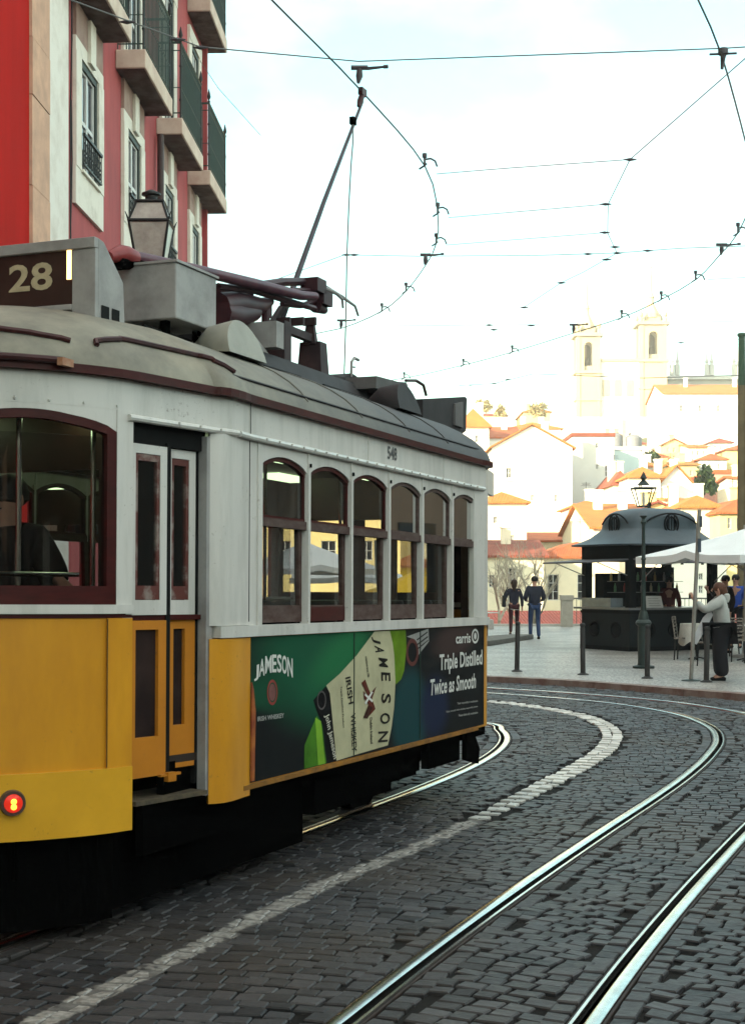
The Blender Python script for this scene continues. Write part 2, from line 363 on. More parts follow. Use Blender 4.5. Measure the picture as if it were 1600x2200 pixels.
# --- roof
def roof_z(u, k=.46): return 2.69 + k * max(0, 1 - (1 - u) ** 2.1) ** .62
base = offset_path(outline, .03, True); us = [0, .02, .06, .12, .2, .3, .42, .56, .7, .85, 1.0]
b = MB(); n = len(base); vs = []
for u in us:
    for (s, t) in base:
        cs = min(max(s, -.30), 2 * SC + .30); vs.append((s + (cs - s) * u, t + (MID - t) * u, roof_z(u)))
fs = [(i * n + k, i * n + (k + 1) % n, (i + 1) * n + (k + 1) % n, (i + 1) * n + k) for i in range(len(us) - 1) for k in range(n)]
b.add(vs, fs)
mroof = mat('canvas_roof', (.27, .25, .195), .65, c2=(.15, .14, .115), scale=3.5, bump=.12, bscale=14)
nn = mroof.node_tree; bs = nn.nodes['Principled BSDF']
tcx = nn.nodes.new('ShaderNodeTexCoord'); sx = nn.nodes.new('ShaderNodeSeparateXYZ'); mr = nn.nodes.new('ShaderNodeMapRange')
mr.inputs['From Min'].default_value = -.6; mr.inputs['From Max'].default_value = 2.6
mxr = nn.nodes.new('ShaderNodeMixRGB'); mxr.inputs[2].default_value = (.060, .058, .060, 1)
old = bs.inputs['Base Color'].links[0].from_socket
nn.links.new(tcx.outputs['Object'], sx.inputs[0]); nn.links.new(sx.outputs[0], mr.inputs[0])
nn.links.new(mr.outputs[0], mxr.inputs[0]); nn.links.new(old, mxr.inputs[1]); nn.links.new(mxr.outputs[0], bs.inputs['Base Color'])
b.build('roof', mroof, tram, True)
# drip rails on the roof edge
def on_roof(s, t, lift=.0):
    u = max(0, min(1, (t + .03) / (MID + .03))); return Vector((s, t, roof_z(u) + lift))
def nose_roof(i_frac, u, lift=.01):
    p = offset_path(side_path, .03)[int(i_frac * (len(side_path) - 1))]; cs = max(p[0], -.30)
    return Vector((p[0] + (cs - p[0]) * u, p[1] + (MID - p[1]) * u, roof_z(u) + lift))
for f0, f1 in ((.05, .62), (.66, .95)):
    b = MB(); pts = []
    for k in range(13):
        f = f0 + (f1 - f0) * k / 12; u = .045 + .055 * math.sin(math.pi * k / 12) ** .8 if f0 > .5 else .05 + .05 * (1 - (k / 12) ** 2)
        pts.append(nose_roof(f, u, .012))
    b.tube(pts, .014, 6); b.build('drip_rail', M['rust'], tram, True)
b = MB(); b.tube([(p[0], p[1] - .0, 2.70) for p in offset_path(side_path, .065)[:-14]], .017, 8); b.build('hose_pipe', M['rust'], tram, True)
b = MB(); e = offset_path(side_path, .075)[-15]; b.rbox((e[0], e[1], 2.69), (.09, .03, .035)); b.build('pipe_clip', mat('rusty_clip', (.5, .35, .25), .7, c2=(.3, .12, .06)), tram)
# raised clerestory deck down the middle of the roof
b = MB(); b.prism([(.55, .62, 3.06), (.55, .74, 3.235), (.55, 1.64, 3.235), (.55, 1.76, 3.06)], (2.9, 0, 0)); b.build('roof_deck', M['dgrey'], tram)

# --- side windows (both sides)
def sash(mb, s0, s1, z0, z1, t, w=.032, dep=.03, arch=0):
    mb.box(s0, t, z0, s1, t + dep, z0 + w * 1.6); mb.box(s0, t + .002, z0 + .01, s0 + w, t + dep - .002, z1); mb.box(s1 - w, t + .002, z0 + .01, s1, t + dep - .002, z1)
    if not arch: mb.box(s0, t, z1 - w, s1, t + dep, z1)
    else:
        N = 10
        for k in range(N):
            a, c = s0 + (s1 - s0) * k / N, s0 + (s1 - s0) * (k + 1) / N
            za, zc = [z1 + arch * math.sin(math.pi * x / N) ** .8 for x in (k, k + 1)]
            mb.prism([(a, t, za - w * 1.3), (c, t, zc - w * 1.3), (c, t, zc), (a, t, za)], (0, dep, 0))
for mt in (False, True):
    for i in range(6):
        s0, s1 = i * BAY + .014, (i + 1) * BAY - .014; f = (lambda y: y) if not mt else (lambda y: WID - y)
        # arched white header
        b = MB(); N = 12
        for k in range(N):
            a, c = s0 + (s1 - s0) * k / N, s0 + (s1 - s0) * (k + 1) / N
            za, zc = [ZSP + (ZAR - ZSP) * math.sin(math.pi * x / N) ** .7 for x in (k, k + 1)]
            b.prism([(a, f(.0), za), (c, f(.0), zc), (c, f(.0), ZF), (a, f(.0), ZF)], (0, f(.03) - f(0), 0))
        b.build('window_arch', M['white'], tram)
        # upper fixed light
        b = MB(); t0 = .012; sgn = 1 if not mt else -1
        ff = f(t0) if not mt else f(t0) - .03
        sash(b, s0, s1, 2.035, ZSP + .004, ff, .022, .03, arch=ZAR - ZSP)
        fr = b.build('window_frame', M['maroon'] if i in (0, 1, 2) else M['wood'], tram)
        b = MB(); N = 10; pts = [(s0 + .02, f(.025), 2.06)] + [(s1 - .02, f(.025), 2.06)] + [(s1 - .02 - (s1 - s0 - .04) * k / N, f(.025), ZSP - .02 + (ZAR - ZSP) * math.sin(math.pi * k / N) ** .8) for k in range(N + 1)]
        b.quad(*pts); b.build('pane', M['glassfar'] if mt else M['glass'] if i != 0 else M['glassdark'], fr)
        b = MB(); b.box(s0, f(.0), 2.008, s1, f(.05), 2.055); b.build('transom', M['wood'], tram)
        if not (i == 5):
            b = MB(); lean = .03
            b.box(s0, f(.03), ZW0, s1, f(.06), ZW0 + .085)
            b.build('sash_rail', M['wood'] if i != 1 else M['maroon'], tram)
            b = MB()
            b.box(s0, f(.031), ZW0 + .08, s0 + .016, f(.059), 2.01)
            b.box(s0 + .01, f(.032), ZW0 + .07, s1 - .01, f(.058), ZW0 + .095)
            b.prism([(s1 - .030, f(.031), ZW0 + .08), (s1, f(.031), ZW0 + .08), (s1, f(.031), 2.01), (s1 - .055, f(.031), 2.01)], (0, f(.059) - f(.031), 0))
            fr = b.build('sash_frame', M['wood'], tram)
            b = MB(); b.quad((s0 + .02, f(.045), ZW0 + .08), (s1 - .05, f(.045), ZW0 + .08), (s1 - .05, f(.045), 2.01), (s0 + .02, f(.045), 2.01))
            b.build('pane', M['glassfar'] if mt else M['glass'] if i not in (0, 2) else M['glassdark'], fr)
        else:
            b = MB(); b.box(s0, f(.02), ZW0, s0 + .03, f(.06), 2.01); b.build('sash_runner', M['wood'], tram)
            b = MB(); b.box(s1 - .03, f(.02), ZW0, s1, f(.06), 2.01); b.build('sash_runner', M['wood'], tram)
    for i in range(7):
        s = i * BAY; w = .022 if 0 < i < 6 else .03
        if i == 0: a, c = -.03, .022
        elif i == 6: a, c = s - .022, s + .05
        else: a, c = s - .018, s + .012
        b = MB(); b.box(a, f(-.012), ZB2, c, f(.04), ZAR - .03); b.box(a + .004, f(-.008), ZAR - .032, c - .004, f(.03), ZF)
        b.build('window_post', M['white'], tram)
        if 0 < i < 6:
            b = MB(); b.rbox((s - .003, f(-.018), ZAR - .02), (.012, .010, .022)); b.build('window_catch', M['black'], tram)
    b = MB(); P = mpath([(-.12, 0), (-.03, 0)], False, mt); strip(b, P, ZB2, ZF, .002, .03); b.build('side_post', M['white'], tram); b = MB(); strip(b, mpath([(3.896, 0), (3.92, 0), (4.02, -.018)], False, mt), ZB2, ZF, .002, .03); b.build('side_post', M['white'], tram)

# --- doors: near side front door with two leaves; the other openings closed by white/yellow panels
def P2(path_pt, q): return path_pt
def door_pt(f, inn=0.0):    # along the door line, f 0..1 from nose end to saloon end
    a, c = Vector(DOORL[0]), Vector(DOORL[1]); d = (c - a); n2 = Vector((-d.y, d.x)).normalized(); p = a + d * f + n2 * inn; return (p.x, p.y)
def slab(mb, f0, f1, z0, z1, i0, i1):
    a, c, d, e = door_pt(f0, i0), door_pt(f1, i0), door_pt(f1, i1), door_pt(f0, i1)
    mb.prism([(a[0], a[1], z0), (c[0], c[1], z0), (d[0], d[1], z0), (e[0], e[1], z0)], (0, 0, z1 - z0))
for k, (f0, f1) in enumerate(((.02, .475), (.535, .915))):
    g = .018 if k == 0 else .05
    d = empty('door_leaf'); d.parent = tram
    b = MB(); w = .085; 
    slab(b, f0, f0 + w * .75, 1.527, 2.36, g, g + .03); slab(b, f1 - w, f1, 1.527, 2.36, g, g + .03); slab(b, f0 + w * .75, f1 - w, 2.315, 2.36, g, g + .03); slab(b, f0 + w * .75, f1 - w, 1.527, 1.60, g, g + .03)
    b.build('upper_frame', M['white'], d)
    b = MB(); slab(b, f0 + w*.75, f0 + w*.75 + .035, 1.602, 2.313, g + .004, g + .03); slab(b, f1 - w - .035, f1 - w, 1.602, 2.313, g + .004, g + .03); slab(b, f0 + w*.75 + .035, f1 - w - .035, 2.28, 2.313, g + .004, g + .03); slab(b, f0 + w*.75 + .035, f1 - w - .035, 1.602, 1.67, g + .004, g + .03)
    b.build('inner_frame', mat('peeling_maroon', (.10, .028, .022), .5, c2=(.22, .17, .15), scale=9, lo=.38, hi=.5), d)
    b = MB(); slab(b, f0 + w, f1 - w - .02, 1.66, 2.29, g + .014, g + .018); b.build('pane', M['glass'], d)
    b = MB(); wi = .09 if k == 0 else .12
    lo = .735 if k == 0 else .755
    slab(b, f0, f0 + wi * .8, lo, 1.50, g, g + .032); slab(b, f1 - wi * 1.1, f1, lo, 1.50, g, g + .032); slab(b, f0 + wi * .8, f1 - wi * 1.1, 1.455, 1.50, g, g + .032); slab(b, f0 + wi * .8, f1 - wi * 1.1, lo, .93 if k == 0 else .97, g, g + .032)
    b.build('lower_frame', M['orange'], d)
    b = MB(); slab(b, f0 + wi * .8, f1 - wi * 1.1, .93, 1.46, g + .02, g + .026); b.build('lower_pane', mat('door_pane_dark', (.035, .022, .02), .12, c2=(.015, .01, .01), scale=3), d)
b = MB(); slab(b, .478, .532, .70, 2.38, .022, .06); slab(b, .92, 1.0, .66, 2.43, .05, .09); slab(b, .0, 1.0, 2.365, ZF - .002, .03, .09); b.build('door_seal', M['rubber'], tram)
b = MB(); slab(b, .0, .96, 1.502, 1.526, .03, .05); b.build('door_band', M['maroon'], tram)
b = MB(); slab(b, .955, 1.04, .60, 2.44, -.004, .05); b.build('door_track', M['grey'], tram)
b = MB(); slab(b, .02, .93, .61, .632, -.03, .25); b.build('door_step', mat('step_metal', (.13, .10, .06), .6, c2=(.03, .025, .02), scale=14), tram)
b = MB(); slab(b, .46, .56, .70, .745, -.01, .02); slab(b, .38, .64, .728, .74, .0, .02); b.build('door_guide', M['orange'], tram)
b = MB(); slab(b, .6, .95, .665, .67, .1, .14); b.build('step_edge', M['orange'], tram)
for ms, mt in ((False, True), (True, False), (True, True)):
    P = mpath(DOORL, ms, mt)
    b = MB(); strip(b, P, .62, 1.51, -.01, .03); b.build('end_panel', M['orange'], tram)
    b = MB(); strip(b, P, 1.52, 1.62, -.01, .03); strip(b, P, 2.36, 2.47, -.01, .03); b.build('end_frame', M['white'], tram)
    b = MB(); strip(b, P, 1.62, 2.36, -.02, .004); b.build('end_pane', M['glass'], tram)

# --- underside, floor, inside
b = MB(); ins = offset_path(outline, -.05, True)
b.prism([(s, t, .78) for s, t in ins], (0, 0, .04)); b.build('floor', mat('floor_dark', (.03, .02, .015), .7), tram)
mlin = mat('lining_brown', (.055, .03, .022), .6, var=.3)
b = MB(); strip(b, outline, .82, 1.40, -.13, .01, closed=True); strip(b, outline, 2.48, 2.60, -.13, .01, closed=True); b.build('wall_lining', mlin, tram)
b = MB(); b.prism([(s, t, 2.60) for s, t in offset_path(outline, -.06, True)], (0, 0, .02)); b.build('ceiling', M['ceil'], tram)
b = MB(); b.box(-.8, .12, .50, 4.4, .16, .79); b.box(-.8, WID - .16, .50, 4.4, WID - .12, .79)
b.box(.2, .32, .30, 3.4, .40, .62); b.box(.2, WID - .40, .30, 3.4, WID - .32, .62); b.box(-.6, .35, .36, 4.2, WID - .35, .60)
b.box(-1.5, .5, .30, -1.2, WID - .5, .62); b.box(1.2, .2, .26, 2.5, .34, .6)
b.box(-1.0, .72, .14, 4.4, .76, .61); b.box(-1.2, WID - .3, .08, 4.4, WID - .26, .61)  # added inner and far side boards that block light under the tram
b.build('underframe_and_shade_boards', M['black'], tram)
for s in (.45, 3.15):
    for t in (MID - .45, MID + .45):
        b = MB(); b.tube([(s, t - .05, .36), (s, t + .05, .36)], .36, 24); b.tube([(s, t - .06, .36), (s, t + .06, .36)], .10, 12); b.build('wheel', M['black'], tram, True)
b = MB(); strip(b, NOSE_D[6:], .06, .50, -.12, .04); b.build('nose_shade_board', M['black'], tram)  # added board that keeps the space under the nose dark
b = MB(); b.box(-1.05, .26, .10, 1.15, .30, .61); b.build('guard_and_shade_board', M['black'], tram)  # added board that shuts light out below the near side
b = MB(); b.box(-1.0, .12, .36, .2, .16, .62); b.build('step_box', M['black'], tram)
b = MB(); b.box(3.0, .10, .36, 3.7, .16, .598); b.build('battery_box', M['black'], tram)
b = MB(); b.prism([(3.72, .05, .36), (4.02, .05, .30), (4.05, .05, .42), (3.9, .05, .56), (3.72, .05, .56)], (0, .04, 0)); b.build('guard_and_shade_board', M['black'], tram)
for s in (0.1, .7, 1.3, 1.9, 2.5, 3.1, 3.6):
    for t in (.18, WID - .88):
        b = MB(); b.rbox((s, t + .35, 1.22), (.40, .68, .08)); b.rbox((s + .2, t + .35, 1.42), (.06, .68, .36)); b.box(s - .1, t + .1, .82, s + .1, t + .6, 1.18)
        if (s, t) and random.random() < 2: bevel(b.build('seat', mat('seat_leather', (.018, .014, .012), .5), tram), .02)
for s, t in ((-1.32, .62), (-1.22, .95), (-.55, .7), (.6, .9), (1.9, .9), (3.2, .9)):
    b = MB(); b.tube([(s, t, .82), (s, t, 2.6)], .014, 8); b.build('grab_pole', M['chrome'], tram, True)
b = MB(); b.tube([(-1.62, .64, 1.72), (-1.20, .36, 1.72)], .011, 8); b.build('window_bar', M['chrome'], tram, True)
lamp = mat('tube_lamp', (.62, .85, .45), .5, var=0, emit=1.3)
for s in (-.9, .5, 2.0, 3.3):
    b = MB(); b.box(s, MID - .42, 2.555, s + .5, MID - .28, 2.598); b.box(s, MID + .28, 2.555, s + .5, MID + .42, 2.598); b.build('ceiling_lamp', lamp, tram)
b = MB(); wall_holes(b, .12, WID - .12, .82, 2.6, [(.75, WID - .75, .83, 2.3), (.25, .62, 1.55, 2.25), (WID - .62, WID - .25, 1.55, 2.25)], 0, .05, f=lambda x, y, z: (-.42 + y, x, z)); b.build('bulkhead', mat('dark_wood_bulkhead', (.05, .022, .016), .4, var=.4), tram)
b = MB(); wall_holes(b, .12, WID - .12, .82, 2.6, [(.82, WID - .82, .83, 2.25), (.18, .74, 1.46, 2.25), (WID - .74, WID - .18, 1.46, 2.25)], 0, .05, f=lambda x, y, z: (3.95 + y, x, z)); b.build('bulkhead', MATS['dark_wood_bulkhead'], tram)
b = MB(); b.lathe([(.16, .82), (.16, 1.7), (.13, 1.74), (0.01, 1.75)], (-1.55, 1.1, 0), 16); b.tube([(-1.55, 1.1, 1.76), (-1.42, .93, 1.77)], .014, 8); b.build('controller', M['black'], tram, True)
# curtains inside the rear windows
def curtain(s0, s1, z0, z1, t):
    b = MB(); N = 14; vs = []
    for k in range(N + 1):
        f = k / N; s = s0 + (s1 - s0) * f
        for j in range(5):
            z = z1 - (z1 - z0) * j / 4; sh = (s1 - s0) * .55 * (j / 4) ** 1.5
            vs.append((s0 + (s - s0) * (1 - .5 * (j / 4)) + sh * .6, t + .02 * math.sin(f * 20), z))
    b.add(vs, [(k * 5 + j, (k + 1) * 5 + j, (k + 1) * 5 + j + 1, k * 5 + j + 1) for k in range(N) for j in range(4)]); b.build('curtain', mat('white_curtain', (.6, .6, .56), .8, var=.25, scale=12), tram, True)
curtain(2.7, 3.0, 1.6, 2.3, WID - .2); curtain(3.3, 3.6, 1.7, 2.35, WID - .2); curtain(1.95, 2.15, 1.64, 2.0, .10); curtain(2.60, 2.80, 2.07, 2.33, .10); curtain(2.25, 2.4, 2.07, 2.33, .10)

# --- tail lamp
p = T(20, 1726, t=.0, s=None); 
b = MB()
def lamp_at(px, py, smin):
    # point on the curved apron under this pixel
    best = None
    for q in offset_path(NOSE_D, .018):
        w = O + DS * q[0] - NT * q[1]; x = CX + FPX * w.x / w.y
        if best is None or abs(x - px) < best[0]: best = (abs(x - px), q, w)
    q, w = best[1], best[2]; return q, HC - (py - HY) / FPX * w.y + q[0] * math.tan(PIT)
q, z = lamp_at(18, 1726, 0)
i = min(range(len(NOSE_D)), key=lambda k: (Vector(offset_path(NOSE_D, .018)[k]) - Vector(q)).length)
e = Vector(NOSE_D[i + 1]) - Vector(NOSE_D[i - 1]); nn_ = Vector((e.y, -e.x, 0)).normalized(); c0 = Vector((q[0], q[1], z))
b.tube([c0 - nn_ * .01, c0 + nn_ * .028], [.062, .056], 24); tl = b.build('marker_lamp', mat('lamp_ring', (.10, .06, .05), .35, var=.3), tram, True)
b = MB(); b.tube([c0 + nn_ * .02, c0 + nn_ * .034, c0 + nn_ * .042], [.046, .04, .015], 20); b.build('red_lens', mat('red_lens', (.45, .02, .01), .15, var=0, emit=.35), tl, True)
for dz in (.010, -.014):
    b = MB(); b.tube([c0 + nn_ * .043 + Vector((0, 0, dz)), c0 + nn_ * .046 + Vector((0, 0, dz))], [.014, .007], 12); b.build('bulb', mat('lamp_bulb', (1, .22, .02), .3, var=0, emit=2.2), tl, True)

# --- route sign box on the roof
sF = -.777
b = MB()
zt, zb = 3.455, 3.12
b.box(sF, .55, 2.96, sF + .03, .69, zt - .055); b.box(sF, 1.69, 2.96, sF + .03, 1.83, zt - .055)
b.box(sF - .01, .55, zt - .055, sF + .03, 1.83, zt); b.box(sF - .006, .69, zb - .03, sF + .03, 1.69, zb)
for t in (.55, 1.80): b.prism([(sF + .03, t, 2.98), (sF + .03, t, zt), (sF + .08, t, zt - .01), (sF + .27, t, 3.27), (sF + .29, t, 3.02)], (0, .03, 0))
b.prism([(sF + .03, .58, zt), (sF + .08, .58, zt - .01), (sF + .27, .58, 3.27), (sF + .27, .58, 3.25), (sF + .08, .58, zt - .03), (sF + .03, .58, zt - .02)], (0, 1.22, 0))
sb = b.build('route_sign', M['grey'], tram); bevel(sb, .004)
b = MB(); b.box(sF + .012, .69, zb, sF + .028, 1.69, zt - .055); b.build('sign_face', mat('sign_face_dark', (.045, .022, .018), .35, var=.3), sb)
b = MB()
def sign_text(u, v): return (sF + .010, 0, 0)
f0 = T(104, 590, s=sF + .01); f1 = T(10, 590, s=sF + .01)
zz0 = T(60, 622, s=sF + .01).z; zz1 = T(60, 562, s=sF + .01).z
put_text(b, '28', lambda u, v: (sF + .009, f1.y + (f0.y - f1.y) * u, zz0 + (zz1 - zz0) * v)); b.build('route_number', mat('number_cream', (.50, .42, .27), .6, var=.25, scale=20), sb)
b = MB(); b.box(sF + .004, .70, zb + .13, sF + .010, .725, zb + .28); b.build('sign_lamp', mat('sign_lamp', (1, .62, .22), .5, var=0, emit=1.4), sb)
for c in (sF + .09, sF + .19): b = MB(); b.prism([(c - .035, .547, 3.04), (c + .035, .547, 3.04), (c + .035, .547, 3.115), (c - .035, .547, 3.115)], (0, -.003, 0)); b.build('vent_hole', M['rubber'], sb)
b = MB(); b.box(sF + .04, .6, 2.95, sF + .10, 1.78, 3.12); b.build('sign_base', M['rubber'], sb)

# --- resistor box
b = MB(); b.prism([(-.04, .5, 3.165), (-.04, .5, 3.475), (-.04, .52, 3.485), (-.04, 1.1, 3.485), (-.04, 1.1, 3.165)], (.475, 0, 0)); rb = b.build('resistor_box', M['grey'], tram); bevel(rb, .008)
b = MB(); b.box(-.05, .49, 3.478, .445, 1.11, 3.492); b.build('box_lid', M['grey'], rb)
for s, t in ((.02, .6), (.38, .6), (.02, 1.0), (.38, 1.0)): b = MB(); b.box(s - .02, t - .02, 3.0, s + .02, t + .02, 3.17); b.build('box_leg', M['black'], rb)
# half-dome roof vents
def vent(s, t, r, m):
    b = MB(); N = 16; vs = []
    z0 = on_roof(s, t).z - .04
    for k in range(N + 1):
        a = math.pi * k / N
        for dy, rr in ((-.17, 1.0), (-.15, 1.0), (.0, .8), (.12, .35)):
            vs.append((s - r * rr * math.cos(a), t + dy + .06 * math.sin(a), z0 + r * .92 * rr * math.sin(a) + (0.02 if dy > -.1 else 0)))
    fs = [(k * 4 + j, (k + 1) * 4 + j, (k + 1) * 4 + j + 1, k * 4 + j + 1) for k in range(N) for j in range(3)] + [tuple(k * 4 for k in range(N + 1))]
    b.add(vs, fs); b.build('roof_vent', m, tram, True)
vent(.40, .44, .235, mat('vent_cream', (.30, .285, .24), .5, var=.2)); vent(3.05, .44, .23, M['dgrey'])
# --- trolley base, towers, stowed pole, working pole
cz = 3.235
b = MB(); tt = .75
def col_t(px, y0, y1, t, wpx, taper=1.0, dep=.10):
    a = T(px, y1, t); c = T(px, y0, t); s = a.x; w = wpx * (8.08 + .9265 * s + .3764 * t) / 3200 / .6
    b.rbox(((s), t, (a.z + c.z) / 2), (w, dep, c.z - a.z), taper=taper)
b.cur = 0
col_t(588, 690, 800, .85, 20, 1, .18); col_t(668, 735, 820, .85, 26, .8, .2); col_t(662, 695, 738, .85, 9, .6); 
a = T(590, 697, .85); c = T(668, 694, .85); b.rbox(((a.x + c.x) / 2, .85, a.z), (c.x - a.x, .05, .055))
for px in (604, 634, 660): col_t(px, 680, 697, .85, 5)
b.build('trolley_stand', mat('rusty_dark', (.05, .03, .03), .6, c2=(.022, .014, .016), scale=8), tram)
b = MB(); col_t(560, 692, 748, .8, 22, 1, .25); a = T(500, 690, .75); c = T(585, 745, .75)
b.prism([(a.x, .75, 3.2), (a.x, .75, a.z), (a.x + .3, .75, a.z - .05), (c.x, .75, 3.2)], (0, .04, 0)); b.build('stand_plate', M['grey'], tram)
mr_ = mat('maroon_frame', (.055, .018, .022), .5, c2=(.025, .010, .016), scale=6)
b = MB()
for t in (.85, 1.05):
    P = [T(x, y, t) for x, y in ((462, 612), (540, 622), (600, 640), (670, 660))]; b.tube(P, .022, 8)
P = [T(x, y, 1.0) for x, y in ((462, 618), (520, 615), (600, 603), (665, 602), (700, 622))]; b.tube(P, .03, 8)
P = [T(x, y, .9) for x, y in ((462, 655), (500, 650), (550, 655), (575, 645))]; b.tube(P, [.09, .085, .06, .03], 10)
P = [T(x, y, .9) for x, y in ((462, 670), (490, 676), (540, 668))]; b.tube(P, [.10, .10, .06], 10)
for x, y0, y1 in ((488, 700, 640), (530, 655, 618), (565, 690, 645), (570, 680, 650)): b.tube([T(x, y0, .9), T(x, y1, .9)], .03, 8)
for x, y in ((668, 612), (682, 640)): b.rbox(T(x, y, .95), (.16, .14, .10))
b.tube([T(672, 655, .95), T(692, 664, .95)], [.05, .03], 10)
b.tube([T(600, 650, .95), T(640, 655, .95), T(680, 640, .95)], .02, 6); b.tube([T(620, 620, .95), T(672, 622, .95)], .02, 6)
b.build('trolley_base', mr_, tram, True)
for ex, pts in ((0, [(690, 615), (718, 628), (730, 640), (732, 660)]), (1, [(690, 612), (730, 635), (758, 655), (765, 676)])):
    b = MB(); b.tube([T(x, y, .95 + .1 * ex) for x, y in pts], [.018, .014, .011, .010], 8); b.build('guide_horn', M['grey'], tram, True)
b = MB(); P = [T(x, y, .80) for x, y in ((262, 545), (300, 552), (420, 578), (540, 607), (640, 632), (672, 634))]; b.tube(P, [.034, .034, .034, .037, .034, .03], 10); sp = b.build('stowed_pole', mat('maroon_pole', (.10, .028, .04), .45, c2=(.05, .015, .03), scale=6), tram, True)
b = MB(); p0 = T(262, 545, .8); b.tube([T(225, 548, .8), T(252, 541, .8), T(262, 545, .8), T(282, 550, .8)], [.03, .05, .055, .04], 12); b.build('pole_head', mat('red_pole_head', (.25, .03, .03), .45, var=.4), sp, True)
b = MB(); b.tube([T(243, 560, .8), T(300, 562, .8)], [.045, .03], 8); b.build('pole_rest', M['black'], sp, True)
tipW = W(772, 192, 5.86)
v = tipW - O; tip = Vector((v.dot(DS), -v.dot(NT), 0)); tip.z = 5.84 + tip.x * math.tan(PIT)
foot = T(597, 692, MID)
b = MB(); b.tube([foot, foot + (tip - foot) * .5, tip - Vector((0, 0, .06))], [.024, .018, .012], 10); tp = b.build('trolley_pole', mat('pole_steel', (.07, .07, .085), .4, metal=.3, var=.4), tram, True)
b = MB(); d = (tip - foot).normalized(); b.tube([tip - d * .16, tip - d * .1, tip - d * .04, tip + d * .04], [.012, .026, .026, .014], 8); b.rbox(tip + Vector((0, 0, .02)), (.10, .04, .06)); b.build('trolley_head', M['rust'], tp, True)
b = MB(); b.tube([T(575, 700, MID), T(600, 660, MID)], .03, 8); b.tube([T(588, 692, MID), T(610, 655, MID)], .018, 6); b.tube([T(606, 700, MID), T(604, 660, MID)], .018, 6); b.build('pole_spring', M['dgrey'], tp, True)
rp0 = foot + (tip - foot) * .87; b = MB(); b.tube([rp0, T(752, 300, MID), T(748, 350, MID), T(744, 430, MID), T(740, 545, MID), T(738, 700, MID), T(735, 812, MID)], .006, 5); b.build('trolley_rope', mat('rope_grey', (.22, .22, .2), .8), tram)
b = MB(); b.rbox(rp0, (.06, .04, .06)); b.build('rope_cleat', M['black'], tp)
for k, pts_ in enumerate((((455, 690), (500, 712), (560, 735), (640, 770)), ((300, 700), (380, 708), (440, 722)), ((690, 800), (780, 835), (850, 868)))):
    b = MB(); P_ = [T(x, y, .62) for x, y in pts_]; P_ = [Vector((p.x, p.y, on_roof(p.x, .62).z + .012 + .006 * math.sin(3 * i))) for i, p in enumerate(P_)]; b.tube(catmull(P_, .08), .011, 6); b.build('roof_cable', M['rubber'], tram, True)
for s_ in (.62, 1.45, 2.3, 3.1):
    b = MB(); pts_ = [on_roof(s_, -.03 + (MID + .03) * u * .98, .003) for u in (.02, .06, .12, .2, .3, .45, .6, .8)]; b.tube(pts_, .006, 5); b.build('canvas_seam', mroof, tram, True)
b = MB(); b.tube([on_roof(-.3 + k * .19, .012, .006) for k in range(23)], .007, 5); b.build('roof_batten', M['dgrey'], tram, True)
# dark boxes and walkway on the rear part of the roof
def sprism(nm, pts, t, th, m):
    b = MB(); b.prism([T(x, y, t) for x, y in pts], (0, th, 0)); return b.build(nm, m, tram)
sprism('roof_walkway', [(690, 812), (715, 805), (735, 808), (752, 800), (770, 812), (870, 820), (866, 850), (800, 848), (700, 832)], .8, .5, M['dgrey'])
sprism('roof_chest', [(805, 806), (872, 824), (872, 852), (803, 832)], .55, .6, mat('chest_grey', (.10, .095, .095), .55, var=.3))
sprism('rear_sign_box', [(905, 856), (996, 851), (1000, 855), (998, 925), (985, 935), (905, 900)], .62, 1.1, M['dgrey'])
sprism('rear_sign_frame', [(975, 866), (992, 862), (992, 918), (975, 912)], .60, .03, mat('frame_grey2', (.13, .12, .12), .6))
b = MB(); b.tube([T(x, y, .8) for x, y in ((750, 808), (751, 775), (757, 767), (766, 772))], .012, 6); b.tube([T(751, 787, .8), T(758, 787, .8)], .008, 6); b.build('roof_hook', M['grey'], tram, True)
b = MB(); b.tube([T(x, y, .8) for x, y in ((868, 816), (890, 816), (906, 826), (912, 848))], .014, 6); b.build('roof_hook', M['rust'], tram, True)

# --- number 548 on the letter board
b = MB(); p0 = T(827, 985, 0); p1 = T(847, 962, 0)
put_text(b, '548', lambda u, v: (p0.x + (p1.x - p0.x) * u, -.0075, p0.z + (p1.z - p0.z) * v)); b.build('fleet_number', mat('stencil_grey', (.10, .10, .10), .6), tram)
# --- seams and rivets
b = MB(); b.rbox((-.12, -.006, 2.57), (.005, .006, .19)); b.build('panel_joint', M['black'], tram)
b = MB(); b.rbox((-.125, -.004, 1.97), (.004, .006, .97)); b.build('panel_joint', M['black'], tram)
b = MB(); e_ = offset_path(NOSE_D, .0125)[-4]; b.rbox((e_[0], e_[1], 1.16), (.005, .005, .70)); b.build('panel_seam', mat('seam_brown', (.16, .08, .02), .6), tram)

